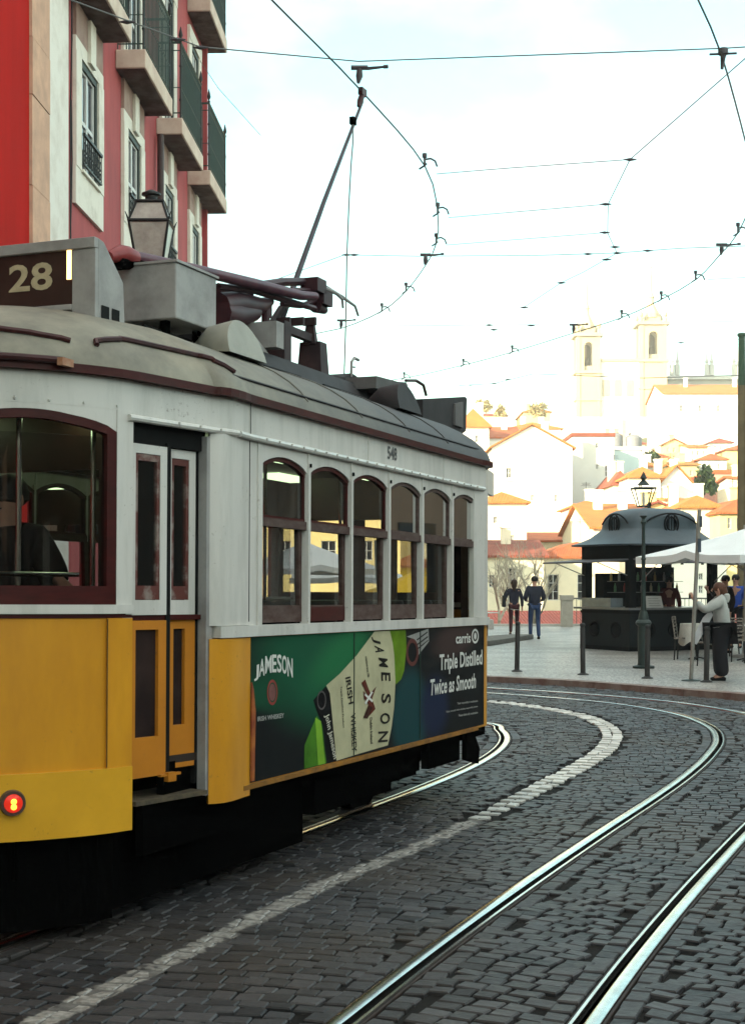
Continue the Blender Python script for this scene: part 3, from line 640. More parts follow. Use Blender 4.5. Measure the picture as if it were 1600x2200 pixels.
# --- the advert
AX0, AX1 = T(530, 1500, 0).x, T(1037, 1400, 0).x
adm = lambda n, c, v=.15: mat('print_' + n, c, .45, var=v, scale=3, spec=.06)
b = MB(); b.box(AX0, -.006, ZS + .018, AX1, 0, ZB - .004)
mad = adm('sheet', (.010, .012, .013), .3); na = mad.node_tree; ba = na.nodes['Principled BSDF']
def Z5r(x, y): p = T(500 + x * .375, 1280 + y * .375, 0); return (p.x, p.z)
def patch(cx, cy, rx, rz, rot, c, soft=(.55, 1.0)):      # printed colour field with soft edges
    cc = Z5r(cx, cy); t = na.nodes.new('ShaderNodeTexCoord'); m = na.nodes.new('ShaderNodeMapping'); m.vector_type = 'TEXTURE'
    m.inputs['Location'].default_value = (cc[0], 0, cc[1]); m.inputs['Scale'].default_value = (rx, 100, rz); m.inputs['Rotation'].default_value = (0, rot, 0)
    l = na.nodes.new('ShaderNodeVectorMath'); l.operation = 'LENGTH'; r = na.nodes.new('ShaderNodeMapRange'); r.interpolation_type = 'SMOOTHSTEP'
    r.inputs['From Min'].default_value = soft[1]; r.inputs['From Max'].default_value = soft[0]; x = na.nodes.new('ShaderNodeMixRGB'); x.inputs[2].default_value = (*c, 1)
    na.links.new(t.outputs['Object'], m.inputs[0]); na.links.new(m.outputs[0], l.inputs[0]); na.links.new(l.outputs['Value'], r.inputs[0]); na.links.new(r.outputs[0], x.inputs[0])
    na.links.new(ba.inputs['Base Color'].links[0].from_socket, x.inputs[1]); na.links.new(x.outputs[0], ba.inputs['Base Color'])
patch(470, 400, 1.15, .50, .15, (.010, .075, .038), (.35, 1.0)); patch(620, 330, .75, .22, -.3, (.016, .13, .05), (.2, 1.0)); patch(170, 560, .5, .13, .1, (.008, .06, .03), (.3, 1.0))
patch(1010, 690, .42, .40, 0, (.010, .045, .05), (.6, 1.0)); patch(1150, 640, .40, .30, 0, (.012, .018, .045), (.4, 1.0)); patch(1270, 250, .70, .18, -.1, (.045, .028, .026), (.4, 1.0))
ad = b.build('advert_sheet', mad, tram)
def Z5(x, y): p = T(500 + x * .375, 1280 + y * .375, 0); return (min(max(p.x, AX0 + .004), AX1 - .004), min(max(p.z, ZS + .022), ZB - .008))
layer = [0]
def adpoly(pts, m, name='print'):
    layer[0] += 1; y = -.0068 - layer[0] * .00012
    b = MB(); b.quad(*[(Z5(*p)[0], y, Z5(*p)[1]) for p in pts]); b.build(name, m, ad)
adpoly([(880, 190), (980, 180), (985, 300), (972, 430), (955, 480), (925, 510)], adm('lime', (.14, .26, .015), .5), 'bottle_glass')
adpoly([(400, 860), (470, 690), (500, 740), (528, 968), (400, 1000)], adm('bright_green', (.07, .22, .02), .6), 'bottle_glass')
adpoly([(462, 700), (495, 720), (520, 968), (480, 975)], adm('bright_green2', (.22, .45, .04), .4), 'bottle_glass')
adpoly([(450, 600), (520, 520), (548, 555), (585, 945), (545, 958), (505, 740), (470, 660)], adm('black', (.006, .006, .007)), 'bottle_neck')
adpoly([(524, 515), (600, 450), (700, 340), (800, 200), (888, 192), (905, 270), (915, 350), (922, 500), (915, 640), (900, 760), (880, 858), (720, 905), (585, 948), (560, 700), (545, 560)], adm('label_cream', (.50, .47, .30), .3), 'bottle_label')
adpoly([(985, 235), (1110, 170), (1114, 262), (1050, 345), (1030, 250)], adm('label_white', (.36, .36, .34), .4), 'small_label')
def adcircle(x, y, rx, ry, m, nm='crest', th=None):
    layer[0] += 1; yy = -.0068 - layer[0] * .00012
    c = [Z5(x + rx * math.cos(a), y + ry * math.sin(a)) for a in [2 * math.pi * k / 20 for k in range(20)]]
    b = MB()
    if th:
        d = [Z5(x + rx * th * math.cos(a), y + ry * th * math.sin(a)) for a in [2 * math.pi * k / 20 for k in range(20)]]
        for k in range(20): j = (k + 1) % 20; b.quad((c[k][0], yy, c[k][1]), (c[j][0], yy, c[j][1]), (d[j][0], yy, d[j][1]), (d[k][0], yy, d[k][1]))
    else: b.quad(*[(p[0], yy, p[1]) for p in c])
    b.build(nm, m, ad)
cw, cr, ck = adm('ink_white', (.62, .62, .58), .1), adm('ink_red', (.28, .06, .05), .3), adm('ink_black', (.02, .018, .016))
adcircle(214, 555, 30, 74, cr, th=.78); adcircle(214, 555, 20, 50, adm('ink_rose', (.22, .10, .09), .5))
adcircle(1018, 325, 36, 80, adm('ink_dullred', (.13, .045, .04), .4), th=.7)
adcircle(1379, 232, 20, 42, cw, th=.72); adcircle(1379, 232, 7, 20, cw)
adcircle(497, 600, 26, 56, adm('ink_grey', (.10, .09, .09), .4), th=.8)
def adtext(body, O0, U, V, m, nm='lettering'):
    layer[0] += 1; yy = -.0068 - layer[0] * .00012; a, c, d = Vector(Z5(*O0)), Vector(Z5(*U)), Vector(Z5(*V))
    b = MB(); put_text(b, body, lambda u, v: ((a + (c - a) * u + (d - a) * v).x, yy, (a + (c - a) * u + (d - a) * v).y)); b.build(nm, m, ad)
# curved JAMESON at the left: one letter at a time   (origin, end of baseline, top of first letter)
for ch, x, w, yb, yt in (('J', 108, 26, 492, 402), ('A', 136, 32, 466, 366), ('M', 170, 38, 448, 347), ('E', 211, 25, 440, 338), ('S', 239, 27, 440, 336), ('O', 268, 29, 447, 340), ('N', 300, 30, 462, 352)):
    sl_ = (x - 215) * .20
    adtext(ch, (x, yb), (x + w, yb + sl_ * w / 60), (x - sl_ * .12, yt), cw)
adtext('IRISH WHISKEY', (128, 722), (280, 700), (128, 694), adm('ink_dimwhite', (.34, .34, .32)))
B = 'JAMESON'
cen = [(806, 252), (824, 308), (842, 375), (856, 448), (864, 540), (866, 690), (856, 815)]
cen = [(803, 245), (826, 300), (846, 372), (862, 445), (866, 515), (864, 598), (862, 710), (850, 815)]
pts8 = [(806, 248), (830, 298), (852, 372), (866, 443), (868, 520), (866, 598), (862, 705), (850, 812)]
pos = [(805, 240), (826, 300), (848, 378), (864, 450), (868, 590 - 60), (866, 606), (861, 708), (851, 812)]
sel = [(803, 246, 46, 34), (826, 306, 46, 42), (850, 385, 50, 50), (864, 462, 48, 44), (868, 520 + 18, 0, 0)]
seq = [('J', 803, 246, 52, 40, -22), ('A', 824, 303, 56, 46, -16), ('M', 846, 378, 56, 56, -12), ('E', 862, 462, 56, 52, -6), ('S', 865, 590, 58, 56, 0), ('O', 860, 706, 60, 62, 3), ('N', 849, 812, 60, 60, 6)]
for ch, x, y, hh, ww, sk in seq:      # letters read downwards, their tops to the right
    adtext(ch, (x - hh / 2 + 4, y - ww / 2 - sk * .4), (x - hh / 2 + 4 + sk * .0 - sk * .3, y + ww / 2), (x + hh / 2, y - ww / 2 - sk), ck)
adtext('IRISH', (632, 470), (652, 625), (660, 462), ck); adtext('WHISKEY', (662, 680), (672, 900), (690, 672), ck)
adtext('John Jameson', (508, 690), (560, 945), (538, 672), adm('ink_cream', (.5, .48, .40)))
adtext('Triple Distilled Product', (602, 520), (618, 760), (612, 518), ck); adtext('established since 1780', (745, 350), (760, 470), (756, 345), ck); adtext('Dublin Ireland', (772, 700), (778, 850), (786, 698), ck)
adpoly([(735, 545), (768, 590), (725, 640 - 140), (745, 480), (775, 560), (810, 520), (785, 590), (805, 650), (760, 700), (745, 690), (765, 625), (740, 590)], adm('star_red', (.12, .03, .02), .3), 'star_emblem')
adpoly([(735, 700), (762, 632), (790, 640), (760, 705)], adm('star_dark', (.05, .02, .015), .3), 'star_emblem')
adpoly([(745, 560), (790, 600), (786, 612), (742, 572)], cw, 'star_ribbon'); adpoly([(790, 555), (750, 625), (742, 615), (782, 548)], cw, 'star_ribbon')
adtext('carris', (1266, 276), (1350, 270), (1266, 220), cw)
adtext('Triple Distilled', (1172, 458), (1418, 420), (1172, 338), cw)
adtext('Twice as Smooth', (1116, 575), (1380, 530), (1120, 480), cw)
adtext('Taste responsibly in moderation', (1275, 628), (1392, 612), (1275, 612), adm('ink_dimwhite', (.34, .34, .32)))
adtext('Enjoy smooth Irish whiskey responsibly please', (1212, 674), (1392, 642), (1212, 660), adm('ink_dimwhite', (.34, .34, .32)))
adtext('Please drink with moderation', (1283, 694), (1392, 676), (1283, 680), adm('ink_dimwhite', (.34, .34, .32)))
adpoly([(1040, 250), (1100, 205), (1102, 212), (1042, 258)], ck, 'label_line'); adpoly([(1044, 275), (1104, 230), (1105, 238), (1046, 283)], ck, 'label_line'); adpoly([(1046, 300), (1106, 252), (1106, 258), (1048, 308)], ck, 'label_line')
for xx in (682, 1062):
    p_ = Z5(xx, 400); b = MB(); b.box(p_[0] - .0015, -.0135, ZS + .03, p_[0] + .0015, -.006, ZB - .01); b.build('sheet_joint', mat('joint_line', (.03, .05, .04), .6), ad)
# peeled corner of the advert by the yellow pillar
b = MB(); b.prism([(AX0 + .0, -.026, ZS + .03), (AX0 + .035, -.026, ZS + .03), (AX0 + .045, -.026, 1.0), (AX0 + .02, -.026, 1.12), (AX0 - .0, -.026, 1.16)], (0, .008, 0)); b.build('peeled_corner', mat('peel_orange', (.40, .13, .03), .5, c2=(.2, .04, .02), scale=9), tram)
# ================================================================ GROUND, TRACKS, COBBLES
joint = mat('joint_dark', (.016, .015, .014), .95, spec=.1, var=.4, scale=3, bump=.4, bscale=40)
def stone_mat(name, c1, c2, rough=(.32, .6), paint=False):
    m = bpy.data.materials.new(name); m.use_nodes = True; n = m.node_tree; b = n.nodes['Principled BSDF']
    at = n.nodes.new('ShaderNodeAttribute'); at.attribute_name = 'tone'
    r = n.nodes.new('ShaderNodeValToRGB'); r.color_ramp.elements[0].color = (*c1, 1); r.color_ramp.elements[1].color = (*c2, 1)
    t = n.nodes.new('ShaderNodeTexNoise'); t.inputs['Scale'].default_value = 22; t.inputs['Detail'].default_value = 5
    tc = n.nodes.new('ShaderNodeTexCoord'); n.links.new(tc.outputs['Object'], t.inputs[0])
    a = n.nodes.new('ShaderNodeMath'); a.operation = 'MULTIPLY_ADD'; a.inputs[1].default_value = .5; n.links.new(t.outputs[0], a.inputs[0])
    s = n.nodes.new('ShaderNodeMath'); s.operation = 'MULTIPLY_ADD'; s.inputs[1].default_value = .9; s.inputs[2].default_value = -.2
    n.links.new(at.outputs['Fac'], s.inputs[0]); n.links.new(s.outputs[0], a.inputs[2]); n.links.new(a.outputs[0], r.inputs[0]); n.links.new(r.outputs[0], b.inputs['Base Color'])
    mr = n.nodes.new('ShaderNodeMapRange'); mr.inputs['To Min'].default_value = rough[0]; mr.inputs['To Max'].default_value = rough[1]
    n.links.new(t.outputs[0], mr.inputs[0]); n.links.new(mr.outputs[0], b.inputs['Roughness'])
    if paint:      # worn road paint lying across the stones: its edge is given by the distance to the painted line
        big = n.nodes.new('ShaderNodeTexNoise'); big.inputs['Scale'].default_value = .55; big.inputs['Detail'].default_value = 3; n.links.new(tc.outputs['Object'], big.inputs[0])
        mb_ = n.nodes.new('ShaderNodeMapRange'); mb_.inputs['From Min'].default_value = .45; mb_.inputs['From Max'].default_value = .62; mb_.inputs['To Max'].default_value = .55; n.links.new(big.outputs[0], mb_.inputs[0])
        br = n.nodes.new('ShaderNodeMixRGB'); br.inputs[2].default_value = (.042, .031, .023, 1); n.links.new(mb_.outputs[0], br.inputs[0]); n.links.new(r.outputs[0], br.inputs[1])
        pa = n.nodes.new('ShaderNodeAttribute'); pa.attribute_name = 'stripe'
        pn = n.nodes.new('ShaderNodeTexNoise'); pn.inputs['Scale'].default_value = 30; pn.inputs['Detail'].default_value = 4; n.links.new(tc.outputs['Object'], pn.inputs[0])
        ps = n.nodes.new('ShaderNodeMath'); ps.operation = 'MULTIPLY_ADD'; ps.inputs[1].default_value = .07; n.links.new(pn.outputs[0], ps.inputs[0]); n.links.new(pa.outputs['Fac'], ps.inputs[2])
        pr_ = n.nodes.new('ShaderNodeMapRange'); pr_.inputs['From Min'].default_value = .118; pr_.inputs['From Max'].default_value = .104; pr_.inputs['To Max'].default_value = .92; n.links.new(ps.outputs[0], pr_.inputs[0])
        pc = n.nodes.new('ShaderNodeValToRGB'); pc.color_ramp.elements[0].color = (.14, .128, .118, 1); pc.color_ramp.elements[1].color = (.34, .325, .30, 1); pc.color_ramp.elements[0].position = .35; pc.color_ramp.elements[1].position = .65; n.links.new(pn.outputs[0], pc.inputs[0])
        pm = n.nodes.new('ShaderNodeMixRGB'); n.links.new(pr_.outputs[0], pm.inputs[0]); n.links.new(br.outputs[0], pm.inputs[1]); n.links.new(pc.outputs[0], pm.inputs[2]); n.links.new(pm.outputs[0], b.inputs['Base Color'])
    bp = n.nodes.new('ShaderNodeBump'); bp.inputs['Strength'].default_value = .7; bp.inputs['Distance'].default_value = .008
    n.links.new(t.outputs[0], bp.inputs['Height']); n.links.new(bp.outputs[0], b.inputs['Normal'])
    return m
cobble = stone_mat('basalt_cobble', (.007, .007, .009), (.052, .050, .054), (.42, .75), True)
cobble.node_tree.nodes['Principled BSDF'].inputs['Specular IOR Level'].default_value = .4
whitestone = stone_mat('white_painted_stone', (.34, .33, .31), (.66, .65, .60), (.4, .7))
fadedstone = stone_mat('worn_white_stone', (.16, .148, .135), (.27, .255, .24), (.6, .85))

R1 = smooth_pts([G(*p) for p in ((560, 2330), (640, 2262), (730, 2200), (848, 2100), (985, 2000), (1127, 1900), (1270, 1800), (1432, 1700), (1456, 1680), (1521, 1627), (1549, 1592), (1532, 1562), (1469, 1536), (1337, 1511), (1171, 1500), (1049, 1491))], 1)
R1 = [G(420, 2440)] + R1 + [Vector((-.6, 24.3, 0)), Vector((-4, 25.2, 0)), Vector((-12, 26.5, 0))]
R1c = catmull(R1, .12)
def offset_line(P, d):
    out = []
    for i, p in enumerate(P):
        e = (P[min(i + 1, len(P) - 1)] - P[max(i - 1, 0)]); e.z = 0; e.normalize(); out.append(p + Vector((e.y, -e.x, 0)) * d)
    return out
R2c = smooth_pts(offset_line(R1c, .93), 10)
L2 = [G(*p) for p in ((762, 1753), (912, 1696), (1025, 1651), (1077, 1614), (1097, 1591), (1086, 1569), (1047, 1556))]
d0 = (L2[1] - L2[0]).normalized()
L2 = [L2[0] - Vector((.3764, .9265, 0)) * 14, L2[0] - Vector((.3764, .9265, 0)) * 5] + smooth_pts(L2, 1) + [Vector((.2, 18.6, 0)), Vector((-1.5, 19.7, 0)), Vector((-6, 21.3, 0))]
L2c = catmull(L2, .12); L1c = smooth_pts(offset_line(L2c, -.93), 10)
railm = mat('rail_steel', (.62, .60, .57), .22, metal=1, c2=(.42, .40, .38), scale=5, bump=.04, bscale=30)
railg = mat('rail_groove', (.012, .01, .01), .7)
rust = mat('rail_rust', (.035, .022, .018), .7, var=.5, scale=15)
def ribbon(mb, P, a, c, z, zz=None):
    A_ = offset_line(P, a); C_ = offset_line(P, c); n = len(P)
    vs = []
    for i in range(n):
        lo = z - .05; vs += [(A_[i].x, A_[i].y, lo), (A_[i].x, A_[i].y, z - .004), (A_[i].x * .9 + C_[i].x * .1, A_[i].y * .9 + C_[i].y * .1, z), (A_[i].x * .1 + C_[i].x * .9, A_[i].y * .1 + C_[i].y * .9, z), (C_[i].x, C_[i].y, z - .004), (C_[i].x, C_[i].y, lo)]
    mb.add(vs, [(i * 6 + k, (i + 1) * 6 + k, (i + 1) * 6 + k + 1, i * 6 + k + 1) for i in range(n - 1) for k in range(5)])
def rail(P, side, label):
    # side +1: groove and guard lie to the right (towards +offset), -1: to the left
    h = MB(); s = side; ribbon(h, P, min(-.030 * s, .030 * s), max(-.030 * s, .030 * s), .016)
    o = h.build('tram_rail', railm, None, True); tag(o, label, 'rail', 'grooved rails of the two tram tracks')
    g = MB(); lo, hi = sorted((.031 * s, .068 * s)); ribbon(g, P, lo, hi, -.012); g.build('rail_groove', railg, o)
    g = MB(); lo, hi = sorted((.069 * s, .086 * s)); ribbon(g, P, lo, hi, .013); g.build('guard_lip', railm, o, True)
    g = MB(); lo, hi = sorted((-.031 * s, -.045 * s)); ribbon(g, P, lo, hi, .004); lo, hi = sorted((.087 * s, .100 * s)); ribbon(g, P, lo, hi, .004); g.build('rail_edge', rust, o)
rail(R1c, 1, 'left rail of the empty near track, from the bottom middle round the whole bend')
rail(R2c, -1, 'outer rail of the empty near track, cut by the right edge, nearest the kerb')
rail(L2c, -1, 'far track rail looping tightly out from under the tram')
rail(L1c, 1, 'inner rail of the far track hidden beneath the tram')

# stripe of white stones between the tracks
SP_ = [G(*p) for p in ((-60, 2275), (100, 2190), (250, 2120), (400, 2050), (560, 1970), (700, 1900), (800, 1860), (905, 1820), (1009, 1772), (1075, 1732), (1145, 1702), (1215, 1662), (1272, 1632), (1311, 1603), (1322, 1580), (1305, 1557), (1259, 1537), (1190, 1524), (1120, 1514), (1053, 1507))]
SPc = catmull(smooth_pts(SP_, 1), .1)
SPc = SPc + [SPc[-1] + Vector((-.95, .3, 0)) * k * .2 for k in range(1, 14)]

def arr(P): return np.array([(p.x, p.y) for p in P])
def dist_to(P, X):
    P = arr(P); out = np.full(len(X), 1e9)
    for i in range(0, len(X), 4000):
        d = X[i:i+4000, None, :] - P[None]; out[i:i+4000] = np.sqrt((d ** 2).sum(2)).min(1)
    return out
rng = np.random.default_rng(3)
# kerb line (plaza edge)
KP = [Vector(p) for p in ((-14, 31.5, 0), (-6, 29.6, 0), (-1.5, 27.3, 0))] + [G(*p, .1) * 1 for p in ((1047, 1453), (1225, 1462), (1375, 1473), (1600, 1491))] + [Vector((7.6, 18.2, 0)), Vector((11.5, 12.5, 0)), Vector((18, 3, 0))]
for k in KP: k.z = 0
KPc = catmull(KP, .25); KA = arr(KPc)
def build_stones(name, CXY, ang, size, m, tone, h=.014, label=None, stripe=False):
    N = len(CXY); w = size[:, 0] / 2; d = size[:, 1] / 2
    ring = [(-1, -1), (1, -1), (1, 1), (-1, 1)]
    V = np.zeros((N, 12, 3)); c, s = np.cos(ang), np.sin(ang)
    tx = rng.normal(0, .032, N); ty = rng.normal(0, .032, N); hz = rng.normal(0, .0025, N)
    jit = rng.normal(0, .05, (N, 4, 2))
    for lev, (k, z) in enumerate(((1.0, -.03), (.985, h * .55), (.89, h))):
        for j, (a, b_) in enumerate(ring):
            lx = w * (a + jit[:, j, 0]) * k; ly = d * (b_ + jit[:, j, 1]) * (k if lev < 2 else k * .985)
            V[:, lev * 4 + j, 0] = CXY[:, 0] + lx * c - ly * s; V[:, lev * 4 + j, 1] = CXY[:, 1] + lx * s + ly * c
            V[:, lev * 4 + j, 2] = z + (0 if lev == 0 else hz + lx * tx + ly * ty) - .008
    F = np.array([[8, 9, 10, 11]] + [[l * 4 + k, l * 4 + (k + 1) % 4, (l + 1) * 4 + (k + 1) % 4, (l + 1) * 4 + k] for l in range(2) for k in range(4)])
    Fa = (F[None] + (np.arange(N) * 12)[:, None, None]).reshape(-1)
    me = bpy.data.meshes.new(name); nf = N * 9
    me.vertices.add(N * 12); me.vertices.foreach_set('co', V.reshape(-1)); me.loops.add(nf * 4); me.loops.foreach_set('vertex_index', Fa.astype(np.int32))
    me.polygons.add(nf); me.polygons.foreach_set('loop_start', np.arange(nf, dtype=np.int32) * 4); me.polygons.foreach_set('loop_total', np.full(nf, 4, np.int32))
    me.update(calc_edges=True); at = me.attributes.new('tone', 'FLOAT', 'POINT'); at.data.foreach_set('value', np.repeat(tone, 12).astype(np.float32))
    if stripe:
        vv = V.reshape(-1, 3)[:, :2]; sdv = dist_to(SPc, vv); sdv[vv[:, 1] > 10.7] = 1.0; at = me.attributes.new('stripe', 'FLOAT', 'POINT'); at.data.foreach_set('value', sdv.astype(np.float32))
    me.materials.append(m); me.polygons.foreach_set('use_smooth', [False] * nf); me.validate(); o = bpy.data.objects.new(name, me); col.objects.link(o); tag(o, label=label, kind='structure'); return o
th = math.atan2(-.3764, .9265)      # rows run square to the track
U = np.array([math.cos(th), math.sin(th)]); Vv = np.array([-math.sin(th), math.cos(th)])
pts = []; angs = []; sizes = []
v = 3.0
def warp(p): 
    x, y = p; return np.array([x + .10 * math.sin(y * 1.1 + x * .4) , y + .16 * math.sin(x * .9 + y * .25) + .05 * math.sin(x * 2.3 + 1)])
while v < 29:
    d = rng.uniform(.084, .112); u = -14 + rng.uniform(0, .1)
    while u < 13:
        w = rng.uniform(.09, .155); 
        p = U * (u + w / 2) + Vv * (v + d / 2); q = warp(p)
        if q[1] > 4.7 and q[0] / max(q[1], 1) < .29 and q[0] > -3.4 and q[1] < 28.5 and not (q[0] < -.2 - (14 - q[1]) * 0 and q[1] > 18 and q[0] < -2.5):
            q2 = warp(p + U * .05); e = q2 - q; pts.append(q); angs.append(math.atan2(e[1], e[0]) + rng.normal(0, .03)); sizes.append((w - .010, d - .009))
        u += w
    v += d
pts = np.array(pts); angs = np.array(angs); sizes = np.array(sizes)
dk = np.array([KA[np.argmin(abs(KA[:, 0] - p[0]))][1] - p[1] for p in pts]); keep = dk > .12
for P in (R1c, R2c, L2c, L1c):
    off = .028 if P in (R1c, L1c) else -.028
    PP = offset_line(P, off); keep &= dist_to(PP, pts) > .188
pts, angs, sizes = pts[keep], angs[keep], sizes[keep]
ds = dist_to(SPc, pts)
near = pts[:, 1] < 10.6
painted = (ds < .10) & near
drop = (ds < .155) & ~near
clump = np.array([mnoise.noise(Vector((p[0] * .8, p[1] * .8, 2))) for p in pts])
tone = np.clip(rng.normal(.5, .30, len(pts)) + clump * .25, 0, 1)
# stretcher rows laid along both sides of every rail
ep, ea, es = [], [], []
for P in (R1c, R2c, L2c, L1c):
    off = .028 if P in (R1c, L1c) else -.028
    for sd_ in (off - .125, off + .125):
        Q = arr(offset_line(P, sd_)); acc = 0; want = .14
        for i in range(1, len(Q) - 1):
            sl_ = np.linalg.norm(Q[i] - Q[i - 1]); e = Q[i + 1] - Q[i - 1]; e /= max(1e-6, np.linalg.norm(e)); t_ = 0
            while acc + sl_ - t_ >= want:
                t_ += want - acc; acc = 0; q = Q[i - 1] + e * t_
                if 4.6 < q[1] < 27 and -3.4 < q[0] < 8: ep.append(q); ea.append(math.atan2(e[1], e[0]) + rng.normal(0, .02)); es.append((want - .012, rng.uniform(.085, .098)))
                want = rng.uniform(.10, .16)
            acc += sl_ - t_
ep = np.array(ep); ok_ = np.ones(len(ep), bool)
for P in (R1c, R2c, L2c, L1c): ok_ &= dist_to(offset_line(P, .028 if P in (R1c, L1c) else -.028), ep) > .105
ep, ea, es = ep[ok_], np.array(ea)[ok_], np.array(es)[ok_]
msk = ~drop
pts = np.concatenate([pts[msk], ep]); angs = np.concatenate([angs[msk], ea]); sizes = np.concatenate([sizes[msk], es]); tone = np.concatenate([tone[msk], np.clip(rng.normal(.5, .25, len(ep)), 0, 1)]); msk = np.ones(len(pts), bool)
build_stones('cobbled_road', pts[msk], angs[msk], sizes[msk], cobble, tone[msk], stripe=True)
sp = arr(SPc); sl = []; an = []; sz = []; acc = 0
for i in range(1, len(sp) - 1):
    if sp[i][1] < 10.6: continue
    e = sp[i + 1] - sp[i - 1]; e /= np.linalg.norm(e); acc += np.linalg.norm(sp[i] - sp[i - 1])
    if acc > .125:
        acc = 0; nv = np.array([e[1], -e[0]])
        wf = min(1, .62 + .16 * (sp[i][1] - 10.6))
        for k in (-.056 * wf, .056 * wf): sl.append(sp[i] + nv * (k + rng.normal(0, .003)) + e * rng.normal(0, .006)); an.append(math.atan2(e[1], e[0]) + rng.normal(0, .06)); sz.append((rng.uniform(.105, .12), rng.uniform(.10, .114) * wf))
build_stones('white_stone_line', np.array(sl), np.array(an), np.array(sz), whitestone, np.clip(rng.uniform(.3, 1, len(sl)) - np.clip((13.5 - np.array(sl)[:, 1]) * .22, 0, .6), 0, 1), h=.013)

b = MB(); P_ = [p for p in SPc if p.y < 10.6]; A_ = offset_line(P_, -.072); C_ = offset_line(P_, .072)
for i in range(len(P_) - 1): b.quad((A_[i].x, A_[i].y, .0012), (A_[i+1].x, A_[i+1].y, .0012), (C_[i+1].x, C_[i+1].y, .0012), (C_[i].x, C_[i].y, .0012))
tag(b.build('stripe_paint', mat('joint_paint', (.16, .15, .14), .85, c2=(.05, .047, .045), scale=14, bump=.3)), kind='structure')
# ground sheets
b = MB(); b.quad((-60, -40, -.012), (60, -40, -.012), (60, 58, -.012), (-60, 58, -.012))
tag(b.build('road_bed', joint), kind='structure')
# plaza with kerb
plz = mat('calcada_limestone', (.46, .45, .42), .42, c2=(.24, .235, .215), scale=.6, lo=.36, hi=.62)
n = plz.node_tree; bs = n.nodes['Principled BSDF']; vo = n.nodes.new('ShaderNodeTexVoronoi'); vo.inputs['Scale'].default_value = 12; vo.feature = 'DISTANCE_TO_EDGE'
tc_ = n.nodes.new('ShaderNodeTexCoord'); n.links.new(tc_.outputs['Object'], vo.inputs['Vector'])
rr = n.nodes.new('ShaderNodeMapRange'); rr.inputs['From Max'].default_value = .16; n.links.new(vo.outputs['Distance'], rr.inputs[0])
mm = n.nodes.new('ShaderNodeMixRGB'); mm.inputs[1].default_value = (.10, .095, .09, 1); oldc = bs.inputs['Base Color'].links[0].from_socket
n.links.new(rr.outputs[0], mm.inputs[0]); n.links.new(oldc, mm.inputs[2]); n.links.new(mm.outputs[0], bs.inputs['Base Color'])
bp = n.nodes.new('ShaderNodeBump'); bp.inputs['Strength'].default_value = .6; bp.inputs['Distance'].default_value = .01; n.links.new(rr.outputs[0], bp.inputs['Height']); n.links.new(bp.outputs[0], bs.inputs['Normal'])
inner = offset_line(KPc, -.16)
if (inner[10] - KPc[10]).y < 0: inner = offset_line(KPc, .16)
PY = 53.5
b = MB()
for i in range(len(inner) - 1):
    p, q = inner[i], inner[i + 1]
    b.quad((p.x, p.y, .1), (q.x, q.y, .1), (max(q.x, q.x) * 1 + (q.x * .0), max(PY, q.y), .1), (p.x, max(PY, p.y), .1))
b.quad((18.2, 3, .1), (60, 3, .1), (60, PY, .1), (18.2, PY, .1)); b.quad((-40, 31.5, .1), (-14.1, 31.7, .1), (-14.1, PY, .1), (-40, PY, .1))
tag(b.build('plaza_pavement', plz), kind='structure')
kb = mat('kerb_stone', (.25, .20, .17), .6, c2=(.13, .065, .05), scale=3, lo=.3, hi=.6, bump=.2)
b = MB(); n_ = len(KPc)
for i in range(0, n_ - 1):
    p, q, p2, q2 = KPc[i], KPc[i + 1], inner[i], inner[i + 1]
    g = .006 if i % 4 == 0 else 0
    e = (q - p) * g * 4; p = p + e; p2 = p2 + e
    b.add([(p.x, p.y, -.03), (q.x, q.y, -.03), (q.x, q.y, .095), (p.x, p.y, .095), (p2.x, p2.y, .103), (q2.x, q2.y, .103)], [(0, 1, 2, 3), (3, 2, 5, 4), (0, 3, 4)])
tag(b.build('kerb', kb), kind='structure')
# low white edging and the drop beyond the plaza
b = MB(); b.box(-40, PY, -.3, 60, PY + .35, .18); tag(b.build('terrace_edge', mat('edge_white', (.55, .52, .47), .7)), kind='structure')
b = MB(); b.box(-40, PY - 8, -14, 60, PY + .3, -.35); tag(b.build('terrace_wall', mat('terrace_stone', (.3, .27, .22), .8)), kind='structure')
# terrain down and up to the hill
b = MB(); NX, NY = 60, 50
def terr(x, y):
    if y < 110: z = -13
    else: t = min(1, (y - 110) / 210); z = -13 + (t * t * (3 - 2 * t)) * 48 * (.55 + .45 * min(1, max(0, (x + 10) / 60)))
    return z + 1.2 * mnoise.noise(Vector((x * .03, y * .03, 0)))
vs = [(-150 + 400 * i / NX, PY + .2 + 500 * j / NY, terr(-150 + 400 * i / NX, PY + 500 * j / NY)) for j in range(NY + 1) for i in range(NX + 1)]
b.add(vs, [(j * (NX + 1) + i, j * (NX + 1) + i + 1, (j + 1) * (NX + 1) + i + 1, (j + 1) * (NX + 1) + i) for j in range(NY) for i in range(NX)])
tag(b.build('hillside', mat('hill_ground', (.22, .19, .12), .9, c2=(.07, .09, .04), scale=.08), None, True), kind='structure')
b = MB(); b.quad((-3000, -3000, -16), (3000, -3000, -16), (3000, 3000, -16), (-3000, 3000, -16)); tag(b.build('ground', mat('far_ground', (.12, .12, .10), .9, scale=.01)), kind='structure')
